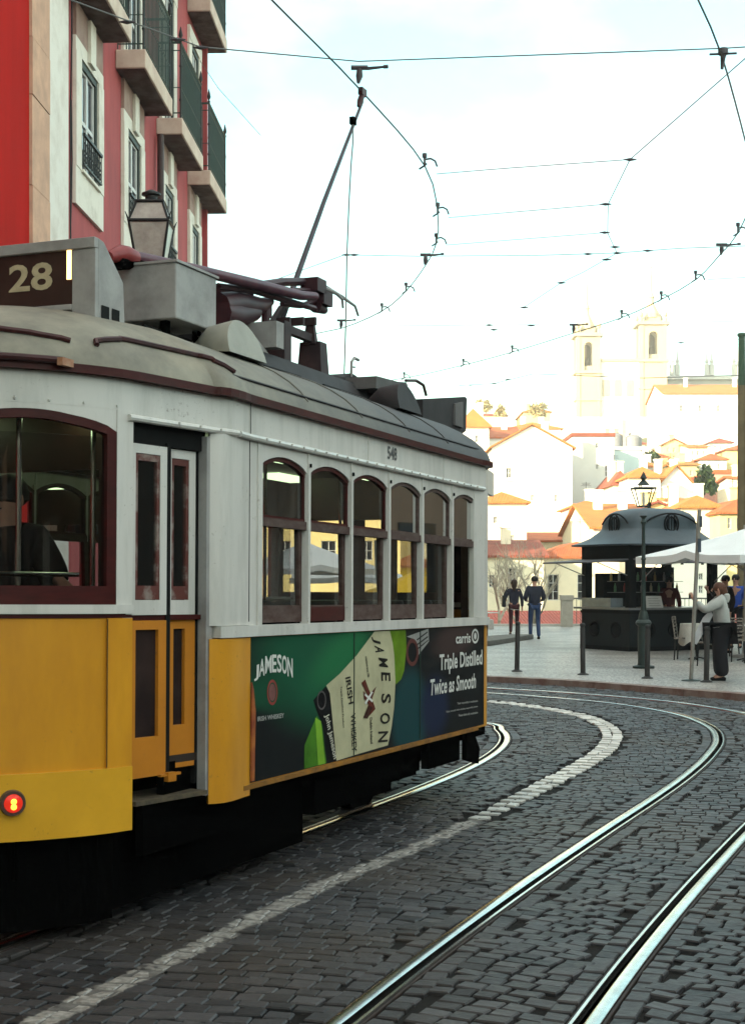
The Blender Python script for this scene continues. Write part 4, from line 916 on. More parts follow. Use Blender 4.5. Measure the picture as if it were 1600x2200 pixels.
# ================================================================ RED BUILDING ON THE LEFT
FX0, FSL = -3.97, .04               # facade plane: X = FX0 + FSL*(Y-23)
def facX(Y): return FX0 + FSL * (Y - 23)
YB0 = 19.0
fang = math.atan2(1, FSL)            # local x runs along the facade, away from the camera; local y goes into the house
root_y = 18.1
rb_ = empty('red_building', (facX(root_y), root_y, 0), fang)
tag(rb_, 'pinkish red town house with stone pilaster, pale window surrounds and stone balconies behind the tram', 'building')
K = math.sqrt(1 + FSL ** 2)
def lx(Y): return (Y - root_y) * K
redm = mat('red_render', (.37, .075, .078), .85, c2=(.24, .055, .060), stretch=(1.5, 1, .35), scale=1.3, lo=.3, hi=.65, bump=.06, bscale=30)
surr = mat('pale_surround', (.62, .59, .52), .7, c2=(.48, .44, .38), scale=2.5, lo=.3, hi=.5)
stone = mat('orange_stone', (.58, .35, .24), .8, c2=(.40, .25, .18), scale=3, bump=.1)
stonew = mat('white_stone', (.64, .62, .57), .8, c2=(.52, .48, .43), scale=2.2, lo=.3, hi=.55, bump=.1)
corb = mat('stained_lintel', (.22, .13, .11), .8, c2=(.33, .24, .20), scale=2.5)
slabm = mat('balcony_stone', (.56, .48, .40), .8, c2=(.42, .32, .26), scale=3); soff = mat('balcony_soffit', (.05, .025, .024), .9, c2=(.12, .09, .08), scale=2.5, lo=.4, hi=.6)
iron = mat('green_iron', (.018, .045, .035), .5, var=.3); ironb = mat('black_iron', (.012, .013, .014), .5, var=.3)
sashw = mat('sash_white', (.55, .56, .55), .5, var=.15); dkg = mat('dark_green_frame', (.035, .045, .04), .6, var=.3)
cols_ = [(20.25, 21.95), (23.4, 25.1), (26.7, 28.3), (29.75, 31.3)]
XE = lx(31.85)
holes = []
for a, c in cols_:
    a, c = lx(a), lx(c); holes.append((a + .32, c - .32, 7.40, 8.95)); holes.append((a + .32, c - .32, 9.96, 12.6)); holes.append((a + .32, c - .32, 13.5, 15.4)); holes.append((a + .3, c - .3, 3.0, 5.4))
b = MB(); wall_holes(b, 0, XE, 0, 17, holes, 0, .28)
b.quad((XE, 0, 0), (XE, 9, 0), (XE, 9, 17), (XE, 0, 17)); b.quad((0, 9, 0), (0, 9, 17), (XE, 9, 17), (XE, 9, 0)); b.quad((0, 0, 17), (XE, 0, 17), (XE, 9, 17), (0, 9, 17)); b.quad((0, .3, 0), (0, 9, 0), (0, 9, 17), (0, .3, 17))
b.build('wall', redm, rb_)
b = MB(); b.box(lx(18.84), -.045, 0, lx(19.86), .02, 17); b.build('white_pilaster', stonew, rb_)
b = MB(); z = 0; k = 0
while z < 17:
    h = (1.1, .7, 1.45)[k % 3]; b.box(lx(18.0), -.06 - .006 * (k % 2), z + .006, lx(18.83), .3, min(17, z + h) - .006); z += h; k += 1
b.build('stone_quoins', stone, rb_)
b = MB(); b.box(lx(31.70), -.10, 0, lx(31.84), .02, 17); b.build('corner_strip', redm, rb_)
for i, (a, c) in enumerate(cols_):
    a, c = lx(a), lx(c)
    # first floor window with apron
    b = MB(); b.box(a, -.05, 6.86, c, -.002, 7.38); b.box(a, -.06, 7.38, a + .32, -.002, 8.95); b.box(c - .32, -.06, 7.38, c, -.002, 8.95); b.box(a, -.05, 8.95, c, -.002, 9.15)
    b.box(a + .3, -.09, 7.36, c - .3, .27, 7.40); b.build('window_surround', surr, rb_)
    b = MB(); b.box(a + .03, -.05, 9.152, c - .03, -.002, 9.64); b.build('lintel', corb, rb_)
    b = MB(); b.box((a + c) / 2 - .16, -.10, 9.0, (a + c) / 2 + .16, -.052, 9.60); b.build('keystone', surr, rb_)
    for (x0, x1, z0, z1, up) in ((a + .32, c - .32, 7.40, 8.95, 0), (a + .32, c - .32, 9.96, 12.6, 1)):
        w = empty('window'); w.parent = rb_
        b = MB(); b.box(x0, -.03, z0, x0 + .09, .03, z1); b.box(x1 - .09, -.03, z0, x1, .03, z1); b.box(x0 + .09, -.03, z1 - .09, x1 - .09, .03, z1); b.build('outer_frame', dkg, w)
        b = MB(); xm = (x0 + x1) / 2; f = .06
        b.box(x0 + .09, .0, z0, x0 + .09 + f, .05, z1 - .09); b.box(x1 - .09 - f, .0, z0, x1 - .09, .05, z1 - .09); b.box(xm - .04, -.002, z0, xm + .04, .05, z1 - .09)
        nb = 2 if not up else 3
        for k in range(nb + 1):
            z = z0 + (z1 - .09 - z0) * k / nb; b.box(x0 + .1, .002, max(z0, z - .03), x1 - .1, .048, min(z1 - .09, z + .03))
        b.build('sash', sashw, w)
        b = MB(); b.box(x0 + .1, .022, z0, x1 - .1, .03, z1 - .09); b.build('pane', mat('facade_pane', (.05, .06, .075), .06, c2=(.02, .02, .03), scale=1.5, spec=1), w)
    # upper surround
    b = MB(); b.box(a, -.05, 9.96, a + .32, -.002, 12.6); b.box(c - .32, -.05, 9.96, c, -.002, 12.6); b.box(a, -.06, 12.6, c, -.002, 12.85); b.build('window_surround', surr, rb_)
    b = MB(); b.box(a + .32, .2, 13.5, c - .32, .21, 15.4); b.box(a + .3, .2, 3.0, c - .3, .21, 5.4); b.build('dark_pane', M['pane'], rb_)
    # iron grille at the foot of the window
    b = MB(); x0, x1 = a + .30, c - .30
    b.box(x0, -.10, 7.46, x1, -.07, 7.485); b.box(x0, -.11, 7.86, x1, -.07, 7.90)
    n = 9
    for k in range(n + 1):
        x = x0 + (x1 - x0) * k / n; b.tube([(x, -.085, 7.48), (x, -.085, 7.87)], .008, 5)
        if k < n:
            xc = x + (x1 - x0) / n / 2; b.tube([(xc + .05 * math.cos(t), -.085, 7.72 + .07 * math.sin(t)) for t in [q * math.pi / 4 for q in range(9)]], .007, 4)
            b.tube([(xc + .035 * math.cos(t), -.085, 7.57 + .05 * math.sin(t)) for t in [q * math.pi / 4 for q in range(9)]], .006, 4)
    b.build('window_grille', ironb, rb_)
# balconies
def balcony(Y0, L=2.4, zt=9.93, P=.47, top=1.35):
    x0 = lx(Y0); x1 = x0 + L * K
    bl = empty('balcony'); bl.parent = rb_
    b = MB(); b.box(x0, -P, zt - .29, x1, -.002, zt); o = b.build('slab', slabm, bl); bevel(o, .015)
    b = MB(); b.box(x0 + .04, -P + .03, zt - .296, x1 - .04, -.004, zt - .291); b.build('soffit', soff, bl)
    b = MB(); b.prism([(x0 - .17, -.002, zt + .04), (x0 - .17, -.03, zt + .04), (x0, -P * .42, zt - .06), (x0, -.002, zt - .29)], (0.0, 0, 0)) if False else None
    b = MB(); y = -P + .04
    rails = [((x0 + .05, y), (x1 - .05, y)), ((x0 + .05, y), (x0 + .05, -.03)), ((x1 - .05, y), (x1 - .05, -.03))]
    for (p, q) in rails:
        for z, r in ((zt + top, .022), (zt + .10, .012), (zt + top - .14, .010), (zt + .55, .008)): b.tube([(p[0], p[1], z), (q[0], q[1], z)], r, 5)
        d = math.hypot(q[0] - p[0], q[1] - p[1]); n = max(2, int(d / .105))
        for k in range(n + 1):
            f = k / n; b.tube([(p[0] + (q[0] - p[0]) * f, p[1] + (q[1] - p[1]) * f, zt + .02), (p[0] + (q[0] - p[0]) * f, p[1] + (q[1] - p[1]) * f, zt + top)], .0095, 5)
    b.build('railing', iron, bl)
    for x in (x0 + .05, x1 - .05):
        b = MB(); b.lathe([(.018, 0), (.018, .3), (.03, .33), (.018, .36), (.018, .9), (.03, .93), (.018, .96), (.018, top), (.03, top + .03), (.012, top + .06), (.04, top + .12), (.03, top + .17), (.006, top + .28)], (x, y, zt), 8); b.build('railing_post', ironb, bl, True)
    return bl
for Y0 in (19.55, 23.0, 26.4, 29.75): balcony(Y0)
for Y0 in (23.0, 26.4, 29.75): balcony(Y0, zt=13.4)
# downpipe
b = MB(); x = lx(26.3); b.tube([(x, -.10, 0), (x, -.10, 9.6)], .06, 10); 
for z in (2, 5, 8): b.tube([(x, -.10, z), (x, -.10, z + .08)], .075, 10)
b.build('downpipe', mat('pipe_brown', (.05, .03, .03), .5), rb_, True)
b = MB(); b.tube([(lx(20.04), -.03, 17), (lx(20.06), -.04, 9), (lx(20.02), -.03, 8), (lx(20.05), -.03, 3)], .012, 5); b.tube([(lx(20.07), -.03, 8.2), (lx(20.12), -.03, 7.4), (lx(20.04), -.03, 6.5), (lx(20.1), -.03, 3)], .009, 5); b.tube([(lx(31.9), -.05, 17), (lx(31.9), -.05, 3)], .02, 5); b.build('cable', ironb, rb_)
# neighbour (bright red) and the rest of the row behind the camera
nb_ = empty('bright_red_building', (facX(root_y) + .02, 18.02, 0), fang)
tag(nb_, 'bright saturated red plastered wall of the house at the far left edge', 'building')
b = MB(); b.box(-12, .0, 0, -.02, 9, 15.8); b.build('wall', mat('bright_red', (.42, .010, .007), .85, c2=(.32, .009, .006), stretch=(1.5, 1, .3), scale=1.2, spec=.05), nb_)
b = MB()
for x in (-11, -8, -5): b.box(x, -.04, 3, x + 1.1, -.002, 5.2); b.box(x, -.04, 6.6, x + 1.1, -.002, 8.8); b.box(x, -.04, 10.2, x + 1.1, -.002, 12.4)
b.build('window', M['pane'], nb_)
rw = empty('cream_row_building', (-4.4, 5.5, 0), math.pi / 2)
tag(rw, 'cream town houses continuing the left side of the street, outside the picture', 'building')
b = MB(); wall_holes(b, -40, .2, 0, 15.6, [(x, x + 1.1, z, z + 1.9) for x in range(-38, -1, 3) for z in (1, 4.6, 8.2, 11.8)], 0, .2); b.quad((-40, 0, 15.6), (.2, 0, 15.6), (.2, 10, 15.6), (-40, 10, 15.6)); b.quad((-40, 10, 0), (.2, 10, 0), (.2, 10, 15.6), (-40, 10, 15.6)); b.build('wall', mat('cream_render', (.5, .42, .3), .8), rw)
b = MB()
for x in range(-38, -1, 3):
    for z in (1, 4.6, 8.2, 11.8): b.quad((x, .2, z), (x + 1.1, .2, z), (x + 1.1, .2, z + 1.9), (x, .2, z + 1.9))
b.build('window', M['pane'], rw)
# unseen corner house added behind the red one to shade the square
sh = empty('square_shade_building', (-9.5, 48, 0)); tag(sh, 'unseen tall ochre house added left of the square to shade it', 'building')
b = MB(); b.box(-9, -15, 0, 0, 15, 17); b.build('wall', mat('ochre_render', (.45, .30, .12), .8), sh)
b = MB()
for y in range(-13, 14, 3):
    for z in (1, 4.8, 8.6, 12.4): b.box(.0, y, z, .05, y + 1.2, z + 2)
b.build('window', M['pane'], sh)
for nm, lab, loc, rz_, w, h, c, dd in (('quay_row_building', 'unseen dark brown houses added on the right to darken window reflections', (13.5, -24, 0), 0, 34, 5.6, (.11, .08, .06), (30, 12)), ('square_far_side_building', 'unseen brownish house added right of the square to darken window reflections', (15.5, 22, 0), 0, 34, 9, (.16, .12, .09), (30, 12)), ('street_end_building', 'unseen grey house added behind the viewer to darken front window reflections', (-14, -46, 0), 0, 0, 9.5, (.14, .12, .11), (44, 10))):  # unseen houses added for dark reflections in the tram windows
    q_ = empty(nm, loc); tag(q_, lab, 'building'); b = MB()
    if nm[0] == 'q': b.box(0, 0, 0, 10, 41, h)
    elif nm[1] == 'q': b.box(0, 0, 0, 12, 30, h)
    else: b.box(0, 0, 0, 44, 10, h)
    b.build('wall', mat(nm + '_render', c, .85, var=.2, scale=.6), q_)
    for k in range(9 if nm[1] == 'q' else 12):
        for z in (1, 4.6)[:1 if 'row' in nm else 2]:
            b = MB()
            if nm[1] == 'q' or nm[0] == 'q': b.box(-.05, 1.2 + k * 3.2, z, 0.002, 2.4 + k * 3.2, z + 2)
            else: b.box(1.2 + k * 3.2, 9.998, z, 2.4 + k * 3.2, 10.05, z + 2)
            b.build('window', M['pane'] if (k + int(z)) % 3 else surr, q_)
# cream house across the square seen through the tram windows
def simple_house(name, label, x0, x1, Y, dep, z0, z1, wallc, roofc, roof='gable', rh=2.0, wins=(), wmat=None, cat='house', group=None, parts=True, ridge='x', rz=0):
    r = empty(name, ((x0 + x1) / 2, Y, z0), rz); tag(r, label, cat, group); w = (x1 - x0) / 2; h = z1 - z0
    b = MB(); hl = [(a - (x0 + x1) / 2, c - (x0 + x1) / 2, d - z0, e - z0) for a, c, d, e in wins]
    wall_holes(b, -w, w, 0, h, hl, 0, .25)
    b.quad((-w, 0, 0), (-w, dep, 0), (-w, dep, h), (-w, 0, h)); b.quad((w, 0, 0), (w, dep, 0), (w, dep, h), (w, 0, h)); b.quad((-w, dep, 0), (w, dep, 0), (w, dep, h), (-w, dep, h)); b.quad((-w, 0, h), (w, 0, h), (w, dep, h), (-w, dep, h))
    if roof == 'gable' and ridge == 'y': b.add([(-w, .0, h), (w, .0, h), (0, .0, h + rh), (-w, dep, h), (w, dep, h), (0, dep, h + rh)], [(0, 1, 2), (3, 5, 4)])
    if roof == 'gable' and ridge == 'x': b.add([(-w, 0, h), (-w, dep, h), (-w, dep / 2, h + rh), (w, 0, h), (w, dep, h), (w, dep / 2, h + rh)], [(0, 1, 2), (3, 5, 4)])
    b.build('wall', wallc, r)
    e = .3; t = .14
    if roof == 'gable' and ridge == 'y':
        k = rh / w; b = MB(); b.prism([(-w - e, -e, h - e * k + .05), (0, -e, h + rh + .05), (0, -e, h + rh + .05 + t), (-w - e, -e, h - e * k + .05 + t)], (0, dep + 2 * e, 0)); b.prism([(w + e, -e, h - e * k + .05), (0, -e, h + rh + .05), (0, -e, h + rh + .05 + t), (w + e, -e, h - e * k + .05 + t)], (0, dep + 2 * e, 0))
    elif roof == 'gable':
        k = rh / (dep / 2); b = MB(); b.prism([(-w - e, -e, h - e * k + .05), (-w - e, dep / 2, h + rh + .05), (-w - e, dep / 2, h + rh + .05 + t), (-w - e, -e, h - e * k + .05 + t)], (2 * w + 2 * e, 0, 0)); b.prism([(-w - e, dep + e, h - e * k + .05), (-w - e, dep / 2, h + rh + .05), (-w - e, dep / 2, h + rh + .05 + t), (-w - e, dep + e, h - e * k + .05 + t)], (2 * w + 2 * e, 0, 0))
    elif roof == 'hip':
        q = min(w, dep / 2) * .8; b = MB(); vs = [(-w - e, -e, h), (w + e, -e, h), (w + e, dep + e, h), (-w - e, dep + e, h)]
        if w * 2 >= dep: vs += [(-w + q, dep / 2, h + rh), (w - q, dep / 2, h + rh)]; fs = [(0, 1, 5, 4), (1, 2, 5), (2, 3, 4, 5), (3, 0, 4)]
        else: vs += [(0, q, h + rh), (0, dep - q, h + rh)]; fs = [(0, 1, 4), (1, 2, 5, 4), (2, 3, 5), (3, 0, 4, 5)]
        b.add(vs, fs + [(3, 2, 1, 0)]); b.box(-w - e, -e, h - .12, w + e, dep + e, h - .003)
    else: b = MB(); b.box(-w - .1, -.1, h + .003, w + .1, dep + .1, h + .35)
    rf = b.build('roof', roofc, r)
    if roof != 'flat' and h > 2 and Y > 80:
        rr_ = random.Random(int(abs(x0 * 13 + Y * 7)))
        for q in range(rr_.choice((1, 2))):
            b = MB(); cx_ = rr_.uniform(.15, .7) * w * (1 - 2 * q); b.box(cx_ - .3, dep * .35, h, cx_ + .3, dep * .35 + .5, h + rh + .9); b.box(cx_ - .36, dep * .35 - .06, h + rh + .9, cx_ + .36, dep * .35 + .56, h + rh + 1.02); b.build('chimney', wallc, rf)
        if rr_.random() < .5:
            b = MB(); cx_ = rr_.uniform(-w * .6, w * .6); b.tube([(cx_, dep * .4, h + rh * .6), (cx_, dep * .4, h + rh + 1.6)], .02, 4); [b.tube([(cx_ - w2_, dep * .4, h + rh + z2_), (cx_ + w2_, dep * .4, h + rh + z2_)], .014, 4) for w2_, z2_ in ((.35, 1.5), (.28, 1.4), (.4, 1.3))]; b.build('aerial', ironb, rf)
    for a, c, d, e_ in hl:
        wn = empty('window'); wn.parent = r
        b = MB(); b.quad((a, .2, d), (c, .2, d), (c, .2, e_), (a, .2, e_)); b.build('pane', M['pane'], wn)
        b = MB(); f = max(.05, (c - a) * .06); b.box(a, .1, d, a + f, .19, e_); b.box(c - f, .1, d, c, .19, e_); b.box(a + f, .1, e_ - f, c - f, .19, e_); b.box(a + f, .1, d, c - f, .19, d + f); b.box((a + c) / 2 - f / 2, .1, d + f, (a + c) / 2 + f / 2, .19, e_ - f)
        for q in (1 / 3, 2 / 3) if (e_ - d) > 1.6 else (.5,): b.box(a + f, .11, d + (e_ - d) * q - f / 3, c - f, .18, d + (e_ - d) * q + f / 3)
        b.build('frame', sashw, wn)
    return r
def tile(name, c, c2, sc=14, rot=0):
    m = mat(name, c, .75, c2=c2, scale=.9, lo=.35, hi=.65); n = m.node_tree; bs = n.nodes['Principled BSDF']
    wv = n.nodes.new('ShaderNodeTexWave'); wv.inputs['Scale'].default_value = sc; wv.bands_direction = 'X'; wv.inputs['Distortion'].default_value = .6
    tc = n.nodes.new('ShaderNodeTexCoord'); n.links.new(tc.outputs['Object'], wv.inputs['Vector'])
    bp = n.nodes.new('ShaderNodeBump'); bp.inputs['Strength'].default_value = .6; bp.inputs['Distance'].default_value = .08; n.links.new(wv.outputs[0], bp.inputs['Height']); n.links.new(bp.outputs[0], bs.inputs['Normal'])
    return m
til = tile('terracotta', (.46, .13, .045), (.33, .085, .035), 3.0); tild = tile('dark_terracotta', (.30, .085, .05), (.20, .06, .04), 3.0); tilo = tile('orange_tiles', (.52, .19, .05), (.42, .14, .04), 3.0)
ww_ = mat('wall_white', (.80, .78, .72), .85, var=.12, scale=.5); wc_ = mat('wall_cream', (.78, .71, .55), .85, var=.15, scale=.5); wy_ = mat('wall_yellow', (.68, .56, .26), .85, var=.15, scale=.5); wg_ = mat('wall_greyish', (.55, .56, .54), .85, var=.12, scale=.5); wp_ = mat('wall_pink', (.60, .30, .24), .85, var=.15, scale=.5); wb_ = mat('wall_pale_blue', (.50, .60, .60), .85, var=.1, scale=.5)
# ================================================================ SUNLIT HOUSES BELOW AND BEHIND THE SQUARE, HILL, CHURCH
def HS(name, label, px0, px1, ytop, ybot, Y, dep, wall, roofm, roof, rh_px, wins=(), ridge='x', cat='house', zbase=None, group='houses on the slope beyond the square'):
    a = A(px0, ytop, Y); c = A(px1, ybot, Y); z0 = zbase if zbase is not None else min(c.z, terr(a.x, Y + dep / 2)) - 1
    wl = []
    for w0, w1, y0, y1 in wins:
        p = A(w0, y1, Y); q = A(w1, y0, Y); wl.append((p.x, q.x, p.z, q.z))
    return simple_house(name, label, a.x, c.x, Y, dep, z0, a.z, wall, roofm, roof, rh_px * Y / FPX, wl, cat=cat, group=group, ridge=ridge)
# roof just under the terrace
r = empty('low_tiled_house', (0, 58, -6)); tag(r, 'red tiled roof seen just past the low white edge of the square', 'house', 'houses on the slope beyond the square')
b = MB(); b.prism([(-30, 0, 5.35), (-30, 9, 5.9), (-30, 9, 6.05 + .35), (-30, 0, 5.5)], (56, 0, 0)); b.build('roof', tile('red_tiles_near', (.42, .085, .05), (.30, .06, .04), 2.2), r)
b = MB(); b.box(-29.5, .4, -8, 25.5, 9, 5.3); b.build('wall', wc_, r)
# long cream house with french doors
HS('cream_house', 'cream house with white french doors and a terracotta roof behind the two walkers', 1165, 1330, 1196, 1330, 92, 12, wc_, til, 'hip', 34, [(1176, 1200, 1234, 1290), (1240, 1262, 1234, 1290), (1290, 1314, 1234, 1290)])
HS('pale_garden_house', 'long pale house with a plain cornice behind the bare trees', 960, 1168, 1198, 1330, 90, 10, wc_, tild, 'gable', 36, [(1092, 1108, 1220, 1262), (1050, 1062, 1235, 1262), (1000, 1014, 1225, 1262)])
HS('long_roof_house', 'long low house whose terracotta roof runs behind the tree tops', 1120, 1290, 1165, 1200, 112, 12, wc_, til, 'gable', 22)
# houses seen through the tram windows
HS('yellow_house', 'pale yellow house seen through the second tram window', 560, 860, 1105, 1330, 84, 10, wy_, til, 'hip', 36, [(690, 722, 1162, 1204), (600, 625, 1162, 1204), (775, 800, 1162, 1204)])
HS('ochre_house', 'ochre house seen through the first tram window', 380, 556, 1075, 1330, 86, 10, wc_, til, 'hip', 36, [(430, 455, 1150, 1200), (500, 525, 1150, 1200)])
HS('plain_white_house', 'plain white house seen through the last tram windows', 940, 958, 1100, 1330, 88, 10, ww_, til, 'hip', 30)
HS('bright_yellow_house', 'bright yellow house seen through the fourth and fifth tram windows', 838, 936, 1215, 1330, 86, 10, mat('vivid_yellow', (.80, .52, .01), .8, var=.1), tilo, 'hip', 26)
# big white house
HS('white_gable_house', 'big plain white house whose gable rises right of the tram', 1056, 1229, 962, 1330, 130, 18, ww_, tilo, 'gable', 48, [(1087, 1098, 1005, 1027), (1190, 1197, 1062, 1078), (1140, 1147, 1062, 1076)], ridge='y')
HS('orange_hip_house', 'white house with a bright orange hipped roof peeping over the rear end of the tram', 985, 1050, 916, 1330, 150, 14, ww_, tilo, 'hip', 42, [(1020, 1028, 935, 950)])
HS('red_roof_house', 'white house with a red roof slope between the orange roof and the white gable', 1046, 1118, 942, 1330, 158, 14, ww_, til, 'gable', 36)
HS('small_cream_house', 'small cream house with a low orange hipped roof right beside the tram corner', 1030, 1131, 1078, 1330, 104, 10, wc_, tilo, 'hip', 24, [(1095, 1104, 1150, 1162), (1060, 1068, 1110, 1124)])
HS('upper_orange_house', 'house with an orange tiled roof just above the white gable', 1090, 1205, 920, 1000, 190, 16, ww_, tilo, 'hip', 18)
HS('grey_white_house', 'tall greyish white house with three small dark windows', 1229, 1319, 938, 1330, 140, 16, wg_, tild, 'flat', 0, [(1279, 1285, 998, 1008), (1279, 1285, 1055, 1066), (1299, 1311, 1000, 1024), (1279, 1285, 952, 962)])
HS('pale_blue_house', 'pale blue house with grey tanks on its flat roof', 1319, 1376, 967, 1330, 150, 14, wb_, wg_, 'flat', 0, [(1320, 1326, 1000, 1012)])
r = tag(empty('rooftop_tank', (A(1340, 966, 152).x, 154, A(1340, 966, 152).z)), 'grey cylindrical tanks and chimney on the pale blue flat roof', 'tank')
for dx, rr, h in ((-.6, .8, 1.6), (1.3, .9, 1.4)):
    b = MB(); b.lathe([(rr, 0), (rr, h), (rr * .5, h + .3), (.05, h + .35)], (dx, 0, 0), 14); b.build('tank_body', mat('tank_grey', (.24, .24, .25), .6), r, True)
b = MB(); b.rbox((.3, -.3, 1.6), (.35, .35, 3.2)); b.build('chimney', M['grey'], r)
HS('dark_roof_house', 'low house with a dark red roof left of the lantern top', 1318, 1352, 1040, 1330, 125, 9, wc_, tild, 'hip', 30)
HS('valley_roof_house', 'white house under a wide orange roof directly behind the lantern', 1350, 1418, 1024, 1330, 120, 12, ww_, tilo, 'hip', 24, [(1372, 1380, 1040, 1052)])
HS('pink_gable_house', 'white house with an orange gable roof right of the lantern', 1418, 1488, 1040, 1330, 122, 14, ww_, tilo, 'gable', 38, ridge='y')
HS('ribbed_roof_house', 'cream house under the ribbed orange roof touching the kiosk dome', 1275, 1400, 1136, 1330, 96, 16, wc_, tilo, 'gable', 62, [(1303, 1318, 1142, 1156)])
HS('right_cream_house', 'cream house with a tiled roof between the kiosk and the tall green pole', 1463, 1545, 1088, 1330, 100, 12, wc_, tilo, 'hip', 26, [(1500, 1508, 1120, 1142), (1530, 1537, 1120, 1142), (1478, 1485, 1120, 1142)])
HS('corner_cream_house', 'cream house with two tall windows at the right edge above the parasol', 1546, 1640, 1100, 1330, 97, 12, wy_, til, 'hip', 30, [(1562, 1571, 1112, 1136), (1582, 1592, 1112, 1136), (1610, 1620, 1112, 1136)])
HS('pink_house', 'pink house next to the dark shrub near the tall green pole', 1536, 1590, 1018, 1330, 128, 12, wp_, til, 'flat', 0, [(1548, 1553, 1026, 1036), (1570, 1575, 1026, 1036)])
HS('kiosk_view_house', 'bright white house seen under the parasol through the open kiosk', 1440, 1560, 1205, 1340, 88, 8, ww_, til, 'flat', 0, [(1500, 1510, 1232, 1246), (1518, 1528, 1232, 1246), (1500, 1510, 1258, 1275)])
# small upper houses under the church
up = [(1200, 1262, 962, 176, 'cream house high on the slope above the grey white house'), (1392, 1442, 985, 175, 'small white house on the slope below the right church tower'), (1448, 1500, 1000, 168, 'white house with a low roof just above the dark shrub'), (1505, 1560, 986, 172, 'house with a flat red roof above the pink house'), (1180, 1232, 980, 182, 'small cream house tucked behind the white gable'), (1560, 1640, 965, 175, 'white house at the right edge below the long orange roof')]
for k, (a, c, y, Y, lab) in enumerate(up):
    HS('hillside_house', lab, a, c, y, 1100, Y, 12, [ww_, wc_, wy_][k % 3], [tilo, til][k % 2], 'hip' if k % 2 else 'gable', 14, [(a + (c - a) * .3, a + (c - a) * .4, y + 10, y + 22), (a + (c - a) * .65, a + (c - a) * .75, y + 10, y + 22)])
HS('long_orange_house', 'long white building with a pale orange roof right of the church towers', 1425, 1660, 846, 1100, 235, 14, ww_, tilo, 'gable', 30, [(1460, 1466, 870, 884), (1500, 1506, 870, 884), (1540, 1546, 870, 884)])
HS('white_convent_wall', 'large plain white convent building below the church', 1190, 1600, 900, 1100, 270, 14, ww_, ww_, 'flat', 0, [(1230 + 60 * k, 1236 + 60 * k, 930, 944) for k in range(6)])
HS('ridge_house', 'yellowish house with trees on the skyline left of the church', 1125, 1182, 884, 1100, 240, 12, wy_, tilo, 'hip', 10)
HS('skyline_house', 'orange roofed house on the skyline above the rear end of the tram', 1010, 1088, 892, 1100, 250, 12, wc_, tild, 'hip', 8)
for k, (a, c, y, Y, lab) in enumerate([(560, 640, 990, 150, 'cream house behind the yellow one seen through the first tram windows'), (650, 735, 965, 170, 'white hillside house seen through the second upper tram window'), (742, 820, 1000, 140, 'yellowish hillside house seen through the third tram window'), (826, 905, 985, 150, 'yellow hillside house seen through the fourth tram window'), (908, 985, 1000, 145, 'cream hillside house seen through the fifth tram window'), (440, 550, 940, 160, 'pale house seen past the corner of the red building')]):
    HS('hillside_house', lab, a, c, y, 1330, Y, 12, [wc_, ww_, wy_, wy_, wc_, ww_][k], [tilo, til][k % 2], 'gable', 26, [(a + 20, a + 30, y + 24, y + 44), (c - 30, c - 20, y + 24, y + 44), (a + 20, a + 30, y + 70, y + 90), (c - 30, c - 20, y + 70, y + 90)])
rnd = random.Random(21)
extra = [(1236, 1262, 978, 200, 'tiny white house high between the grey house and the convent wall'), (1268, 1300, 950, 215, 'tiny cream house under the left church tower'), (1305, 1345, 942, 220, 'small white house under the middle of the church facade'), (1350, 1385, 955, 210, 'small yellow house under the gap before the right church tower'), (1378, 1412, 1002, 160, 'small house with a yellow wall left of the valley roofs'), (1425, 1470, 955, 205, 'small pale house straight below the right church tower'), (1478, 1520, 962, 200, 'small pale house right of the church tower foot'), (1525, 1572, 950, 205, 'small pale house below the middle of the long orange roof'), (1410, 1450, 1012, 150, 'small cream house squeezed above the orange gable'), (1590, 1650, 1030, 120, 'cream house at the right edge beside the tall green pole'), (1236, 1290, 1085, 112, 'low cream annex under the grey white house'), (1385, 1440, 1092, 108, 'low white house just above the kiosk dome'), (1440, 1475, 1078, 112, 'narrow yellow house above the right end of the kiosk dome')]
for k, (a, c, y, Y, lab) in enumerate(extra):
    HS('hillside_house', lab, a, c, y, 1200, Y, 9, [wc_, ww_, wy_][k % 3], [tilo, til, tilo, tild][k % 4], ['gable', 'hip', 'gable'][k % 3], 11, [(a + (c - a) * f, a + (c - a) * (f + .09), y + 7 + 16 * r_, y + 16 + 16 * r_) for f in (.18, .46, .74) for r_ in (0, 1)], ridge='y' if k % 3 == 2 else 'x')
